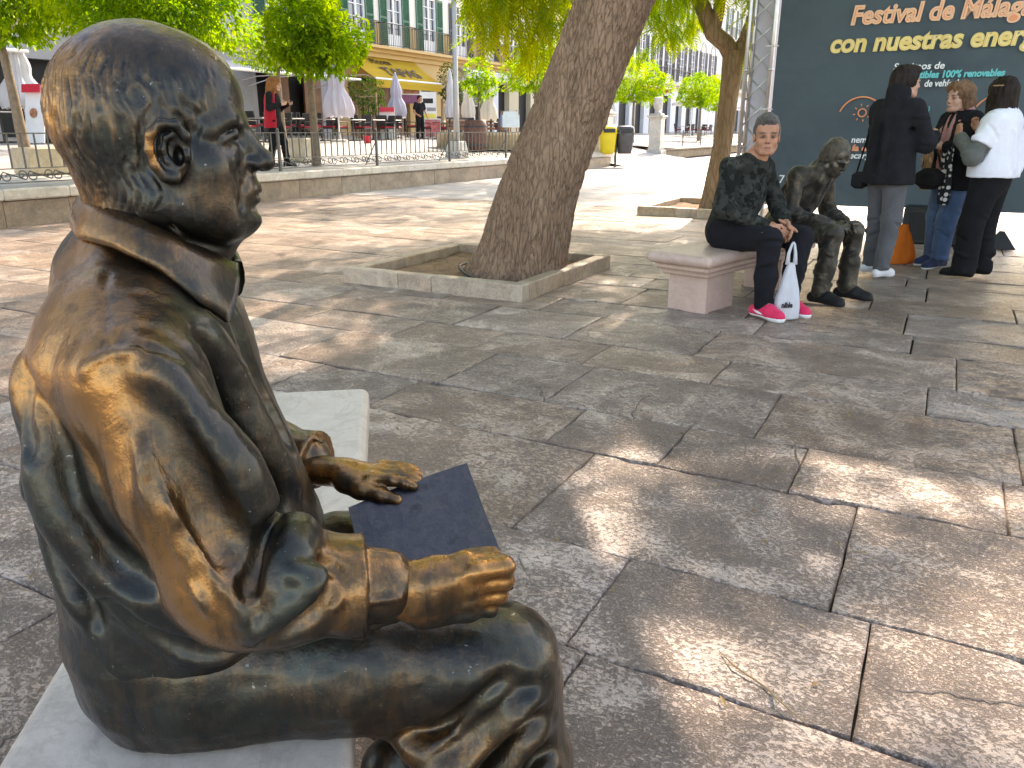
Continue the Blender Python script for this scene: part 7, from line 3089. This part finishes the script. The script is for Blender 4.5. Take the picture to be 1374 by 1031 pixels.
DKHAIR = fabric('black_hair', (.022, .015, .012), .5, .4, 200)
w1, H1 = standing('woman in a short black coat and grey trousers seen from behind, white trainers', (3.16, 6.80, 0), R(90-68), J1, ((.045, 0, 1.585), -18, 2, 0, .98), FAIR,
                  dict(fn=hair_crop, mat=DKHAIR, amp=.005),
                  [dict(name='coat', fn=coat1, mat=BLK, box=([-.3, -.42, .74], [.42, .42, 1.60]), amp=.006), trousers_layer(J1, .105, .078, .062, 1.0, .075, GRYT)],
                  (WHSHOE, WHSOLE, .03), 41)
# her handbag on a strap at the far hip
t = thing('handbag', 'small black handbag hanging at the left hip of the woman in the black coat', 'handbag', (2.985, 6.93, 0), R(30))
MB().box((0, 0, .80), (.08, .11, .14), bev=.025).obj('pouch', BLK, t)
MB().tube([(0, -.04, .86), (.03, -.03, 1.15), (.10, -.03, 1.38)], .008, 6).tube([(0, .04, .86), (.04, .01, 1.15), (.10, -.01, 1.38)], .008, 6).obj('strap', BLK, t, True)

# older woman in jeans facing her
J2 = std_joints(1.60, ((.02, -.09), (.10, .11)), (4, 10), .02)
J2.update(el=[(.08, -.225, 1.02), (.08, .235, 1.03)], wr=[(.25, -.06, 1.00), (.24, .07, 1.07)],
          hand=[((.6, .7, -.1), (.4, -.4, .6), (.2, .1, .9), .7), ((.5, -.7, .3), (.5, .5, .5), (.1, -.1, .95), .8)])
BLUEJ = fabric('blue_denim', (.055, .095, .17), .85, .2, 300, 'denim')
SALM = fabric('salmon_shirt', (.46, .22, .185), .8, .12)
DCOAT = fabric('dark_coat', (.016, .015, .017), .95, .3, 400)
NAVSH = fabric('navy_canvas', (.02, .03, .07), .7, .2)


def shirt2(f, rng):
    f.loft([.84, .95, 1.1, 1.22, 1.32, 1.38], [.01, .01, .025, .02, .01, .01], [0]*6, [.15, .155, .15, .14, .11, .08], [.18, .185, .18, .18, .15, .08], .03, 2.2)
    f.chain([[.0, 0, 1.36], [.02, 0, 1.43]], [.08, .07], .02)
    f.cone([.01, 0, 1.39], [.03, 0, 1.5], .056, .06, .004, 'sub')
    for k in range(4):
        f.stroke([[.13, -.05+.03*k, 1.34], [.17, -.04+.03*k, 1.18], [.165, -.03+.02*k, 1.0]], [.006, .014, .006], .02, 'add' if k % 2 else 'sub')


def coat2(f, rng):
    f.loft([.70, .80, .95, 1.1, 1.22, 1.32, 1.385], [-.01, -.01, -.005, 0, 0, 0, 0], [0]*7, [.19, .185, .175, .17, .16, .13, .09], [.235, .23, .215, .205, .205, .185, .10], .03, 2.2)
    for i in (0, 1):
        f.chain([J2['sh'][i], J2['el'][i], vec(J2['wr'][i])-vec(.03, 0, 0)], [.075, .068, .052], .03)
        limb_folds(f, J2['sh'][i], J2['el'][i], .066, 3, rng, .012)
        limb_folds(f, J2['el'][i], J2['wr'][i], .055, 3, rng, .010)
    # open front
    f.chain([[.24, -.01, 1.40], [.24, -.0, 1.1], [.26, 0, .6]], [.085, .085, .12], .02, 'sub')
    f.cone([.0, 0, 1.36], [.03, 0, 1.5], .072, .08, .01, 'sub')
    f.loft([.60, .86, 1.1, 1.22, 1.32, 1.40], [.01, .01, .022, .018, .01, .01], [0]*6, [.145, .145, .142, .132, .10, .075], [.17, .17, .168, .165, .14, .08], .008, 2.2, 'sub')


def hair_bob(f, H):
    H.ell(f, [-.018, 0, 1.232], [.118, .099, .108], .01)
    H.ell(f, [-.055, 0, 1.155], [.08, .098, .095], .03)
    for t in (-1, 1):
        H.ell(f, [.0, t*.082, 1.165], [.05, .024, .07], .02)
    H.ell(f, [.06, 0, 1.285], [.05, .075, .045], .02)
    H.ell(f, [.115, 0, 1.145], [.075, .082, .108], .012, 'sub')


REDHAIR = fabric('auburn_hair', (.17, .085, .040), .55, .4, 200)
w2, H2 = standing('older woman with auburn bob, dark open coat, salmon shirt and blue jeans, hands clasped', (3.98, 7.28, 0), R(190), J2, ((.07, 0, 1.485), 6, 3, 0, .99), FAIR,
                  dict(fn=hair_bob, mat=REDHAIR, amp=.010, fr=(40, 40, 18)),
                  [dict(name='shirt', fn=shirt2, mat=SALM, box=([-.25, -.3, .80], [.3, .3, 1.5]), amp=.004), dict(name='coat', fn=coat2, mat=DCOAT, box=([-.3, -.42, .66], [.4, .42, 1.46]), amp=.006),
                   trousers_layer(J2, .112, .086, .072, 1.0, .085, BLUEJ)], (NAVSH, WHSOLE, .022), 43)
t = thing('handbag', 'black handbag held low in front of the older woman in jeans', 'handbag', (3.70, 7.16, 0), R(200))
m = MB()
m.box((0, 0, .80), (.12, .20, .18), bev=.045)
m.obj('pouch', DCOAT, t)
MB().tube([(0, -.1, .90), (0, -.06, 1.0), (-.02, .0, 1.04), (0, .06, 1.0), (0, .1, .90)], .009, 6).obj('handle', DCOAT, t, True)


def spotted(name):
    t = NT(name)
    co = t.coord()
    v = t.n('TexVoronoi')
    v.inputs['Scale'].default_value = 21
    v.inputs['Randomness'].default_value = .55
    t.l(co, v.inputs['Vector'])
    c = t.ramp(v.outputs['Distance'], [(.36, (.72, .70, .68)), (.40, (.012, .012, .014))])
    t.set(Base_Color=c, Roughness=.8)
    return t.m


def drape(name, label, loc, rz, pts, w, mat, seed, cat='scarf'):
    """a hanging length of cloth with folds"""
    n, k = 30, 14
    P = np.array(pts, float)
    t_ = np.linspace(0, len(P)-1, n)
    C = np.stack([np.interp(t_, range(len(P)), P[:, i]) for i in range(3)], 1)
    V = []
    for i in range(n):
        for j in range(k):
            q = j/(k-1)-.5
            V.append(C[i]+np.array([.022*math.sin(q*15+seed+i*.12), q*w*(1+.2*math.sin(i*.3)), 0]))
    V = np.array(V)
    F = [(i*k+j, i*k+j+1, (i+1)*k+j+1, (i+1)*k+j) for i in range(n-1) for j in range(k-1)]
    m0 = len(V)
    V = np.concatenate([V, V+[-.006, 0, 0]])
    F += [tuple(m0+q for q in reversed(f)) for f in F]
    o = mesh_obj(name, V, F, mat, None, True)
    o.location = loc
    o.rotation_euler = (0, 0, rz)
    return setp(o, label, cat)


drape('scarf', 'black scarf with white spots hanging over the arm of the older woman', (3.98, 7.28, 0), R(190), [(.19, .135, 1.10), (.215, .15, .98), (.205, .16, .80), (.20, .15, .58)], .10, spotted('spotted_cloth'), 1)
drape('scarf', 'tan striped scarf hanging from the clasped hands of the older woman', (3.98, 7.28, 0), R(190), [(.30, .02, 1.05), (.31, .02, .95), (.30, .0, .82), (.29, -.01, .70)], .075, fabric('tan_cloth', (.33, .20, .10), .8, .3, 200), 2)

# woman in the white T-shirt
J3 = std_joints(1.60, ((.0, -.12), (.06, .12)), (14, -2))
J3.update(el=[(.04, -.27, 1.02), (.10, .26, 1.0)], wr=[(.21, -.20, 1.20), (.26, .12, 1.16)],
          hand=[((.5, .25, .85), (.5, -.8, -.2), (.4, .7, -.2), .8), ((.5, -.4, .75), (.5, .8, -.2), (.4, -.7, .1), .8)])
WTEE = fabric('white_jersey', (.76, .76, .80), .85, .04)
GREYS = fabric('grey_green_jersey', (.115, .12, .105), .9, .15)
BLKT = fabric('black_trousers', (.011, .011, .012), .9, .3)


def tee3(f, rng):
    f.loft([.84, .90, 1.0, 1.1, 1.2, 1.29, 1.35, 1.39], [.0, .0, .0, .01, .01, .0, -.005, 0], [0]*8, [.185, .185, .17, .165, .16, .14, .11, .08], [.235, .235, .222, .215, .208, .195, .14, .085], .03, 2.3)
    for i in (0, 1):
        a, b = vec(J3['sh'][i]), vec(J3['el'][i])
        f.chain([a+vec(0, -.02*np.sign(a[1]), -.01), a*.35+b*.65], [.078, .074], .045)
        d = nrm(b-a)
        c = a*.35+b*.65
        f.cyl(c+d*.0, d, .12, .092)
        limb_folds(f, a, c, .078, 3, rng, .010)
    f.chain([[-.01, 0, 1.37], [0, 0, 1.42]], [.078, .068], .02)
    f.cone([0, 0, 1.40], [.01, 0, 1.5], .058, .06, .004, 'sub')
    for k in range(6):
        y = rng.uniform(-.18, .18)
        f.stroke([[-.15, y, 1.20], [-.17, y*1.05, 1.05], [-.18, y*.9, .90]], [.002, .006, .003], .04, 'sub' if k % 2 else 'add')


def sleeves3(f, rng):
    for i in (0, 1):
        f.chain([vec(J3['sh'][i])*.6+vec(J3['el'][i])*.4, J3['el'][i], J3['wr'][i]], [.052, .062, .048], .03)
        f.ell(J3['el'][i], [.066, .066, .066], .03)
        limb_folds(f, J3['el'][i], J3['wr'][i], .054, 3, rng, .008)
        e = vec(J3['wr'][i])
        d = nrm(e-vec(J3['el'][i]))
        f.cyl(e, d, .12, .08)


def hair_long(f, H):
    H.ell(f, [-.018, 0, 1.235], [.117, .098, .105], .01)
    H.ell(f, [-.06, 0, 1.14], [.072, .098, .12], .03)
    H.ell(f, [-.075, 0, 1.03], [.055, .115, .10], .03)
    for t in (-1, 1):
        H.ell(f, [-.005, t*.084, 1.14], [.05, .026, .11], .02)
        H.ell(f, [-.02, t*.088, 1.03], [.05, .032, .075], .03)
    H.ell(f, [.115, 0, 1.15], [.075, .078, .115], .012, 'sub')


BRHAIR = fabric('dark_brown_hair', (.022, .014, .010), .45, .45, 200)
w3, H3 = standing('woman in a white T-shirt over grey sleeves and black flared trousers, back turned', (3.98, 6.70, 0), R(90+44), J3, ((.04, 0, 1.485), -34, 0, 0, .99), TAN,
                  dict(fn=hair_long, mat=BRHAIR, amp=.007),
                  [dict(name='t_shirt', fn=tee3, mat=WTEE, box=([-.32, -.42, .80], [.32, .42, 1.47]), amp=.005), dict(name='sleeves', fn=sleeves3, mat=GREYS, box=([-.2, -.42, .9], [.42, .42, 1.45]), amp=.003),
                   trousers_layer(J3, .125, .096, .098, .98, .05, BLKT)], (fabric('black_shoe', (.015, .014, .014), .4, .3), None, .02), 47)
MB().tube([tuple(H3([.02*math.cos(a)*5-.02, .095*math.sin(a), 1.262])) for a in np.linspace(R(60), R(300), 16)], .006, 6).obj('hair_band', plain('tan_band', (.38, .24, .13), .6), w3, True)

# far people on the upper plaza
J4 = std_joints(1.66, ((-.12, -.09), (.16, .09)), (0, 0))
J4.update(el=[(.0, -.23, 1.10), (.05, .23, 1.10)], wr=[(.20, -.17, 1.17), (.24, .12, 1.18)],
          hand=[((.9, .1, .2), (.2, -.9, .2), (.1, .2, .9), .6), ((.9, -.1, .2), (.2, .9, .2), (.1, -.2, .9), .6)])
REDJ = fabric('red_jacket', (.42, .012, .03), .8, .15)


def jacket4(f, rng):
    f.loft([.74, .85, 1.0, 1.15, 1.27, 1.36, 1.41], [-.04, -.03, -.02, -.02, -.02, -.01, 0], [0]*7, [.16, .16, .15, .14, .13, .11, .07], [.205, .20, .19, .185, .18, .16, .08], .03, 2.2)
    for k in range(4):
        y = rng.uniform(-.15, .15)
        f.stroke([[-.15, y, 1.2], [-.18, y, 1.0], [-.19, y, .8]], [.004, .012, .006], .03, 'sub' if k % 2 else 'add')
    f.cone([.16, 0, 1.45], [.17, 0, .6], .12, .16, .02, 'sub')


def top4(f, rng):
    f.loft([.84, 1.0, 1.15, 1.27, 1.36, 1.40], [0]*6, [0]*6, [.12, .12, .12, .115, .09, .065], [.165, .16, .16, .16, .13, .07], .03, 2.2)
    for i in (0, 1):
        f.chain([J4['sh'][i], J4['el'][i], J4['wr'][i]], [.065, .056, .045], .03)


def hair_curly(f, H):
    H.ell(f, [-.02, 0, 1.225], [.128, .112, .115], .01)
    H.ell(f, [-.06, 0, 1.10], [.10, .13, .14], .03)
    H.ell(f, [-.08, 0, .98], [.075, .13, .10], .03)
    for t in (-1, 1):
        H.ell(f, [.01, t*.09, 1.13], [.06, .04, .12], .02)
    H.ell(f, [.12, 0, 1.15], [.075, .07, .10], .012, 'sub')


GINGER = fabric('ginger_hair', (.30, .12, .035), .5, .4, 200)
w4, H4 = standing('woman with long ginger curls and a red jacket walking behind the fence', UL(-7.95, .95), R(90-95), J4, ((.06, 0, 1.54), 0, 6, 0, 1.0), FAIR,
                  dict(fn=hair_curly, mat=GINGER, amp=.016, fr=(30, 30, 26)),
                  [dict(name='jacket', fn=jacket4, mat=REDJ, box=([-.3, -.35, .7], [.3, .35, 1.5]), h=.011), dict(name='top', fn=top4, mat=BLK, box=([-.3, -.36, .8], [.4, .36, 1.48]), h=.011),
                   trousers_layer(J4, .105, .075, .058, .96, .07, BLKT)], (fabric('black_shoe2', (.015, .014, .014), .5, .3), None, .02), 51, h=.010)
J5 = std_joints(1.76, ((0, -.11), (.05, .11)), (10, -5))
J5.update(el=[(-.02, -.27, 1.12), (.02, .27, 1.12)], wr=[(.16, -.20, .98), (.12, .30, .92)],
          hand=[((.8, .4, -.4), (.2, -.9, .2), (.3, .2, .9), .5), ((.5, .1, -.8), (.2, .9, .2), (.7, -.2, .6), .4)])


def top5(f, rng):
    f.loft([.86, 1.0, 1.15, 1.30, 1.40, 1.46], [0]*6, [0]*6, [.13, .135, .14, .135, .10, .065], [.18, .18, .185, .19, .15, .07], .03, 2.2)
    for i in (0, 1):
        a, b = vec(J5['sh'][i]), vec(J5['el'][i])
        f.chain([a, a*.4+b*.6], [.08, .075], .03)


def hair_buzz(f, H):
    hair_short(f, H)


w5, H5 = standing('waiter in black T-shirt and trousers standing among the terrace tables', UL(8.9, 9.2), R(90-140), J5, ((.03, 0, 1.64), 30, 5, 0, 1.02), TAN,
                  dict(fn=hair_buzz, mat=DKHAIR, amp=.003),
                  [dict(name='t_shirt', fn=top5, mat=BLK, box=([-.3, -.42, .82], [.3, .42, 1.55]), h=.012), trousers_layer(J5, .11, .08, .065, 1.02, .07, BLKT)],
                  (fabric('black_shoe3', (.015, .014, .014), .5, .3), None, .02), 53, h=.011)

build_statue(SO, R(9))
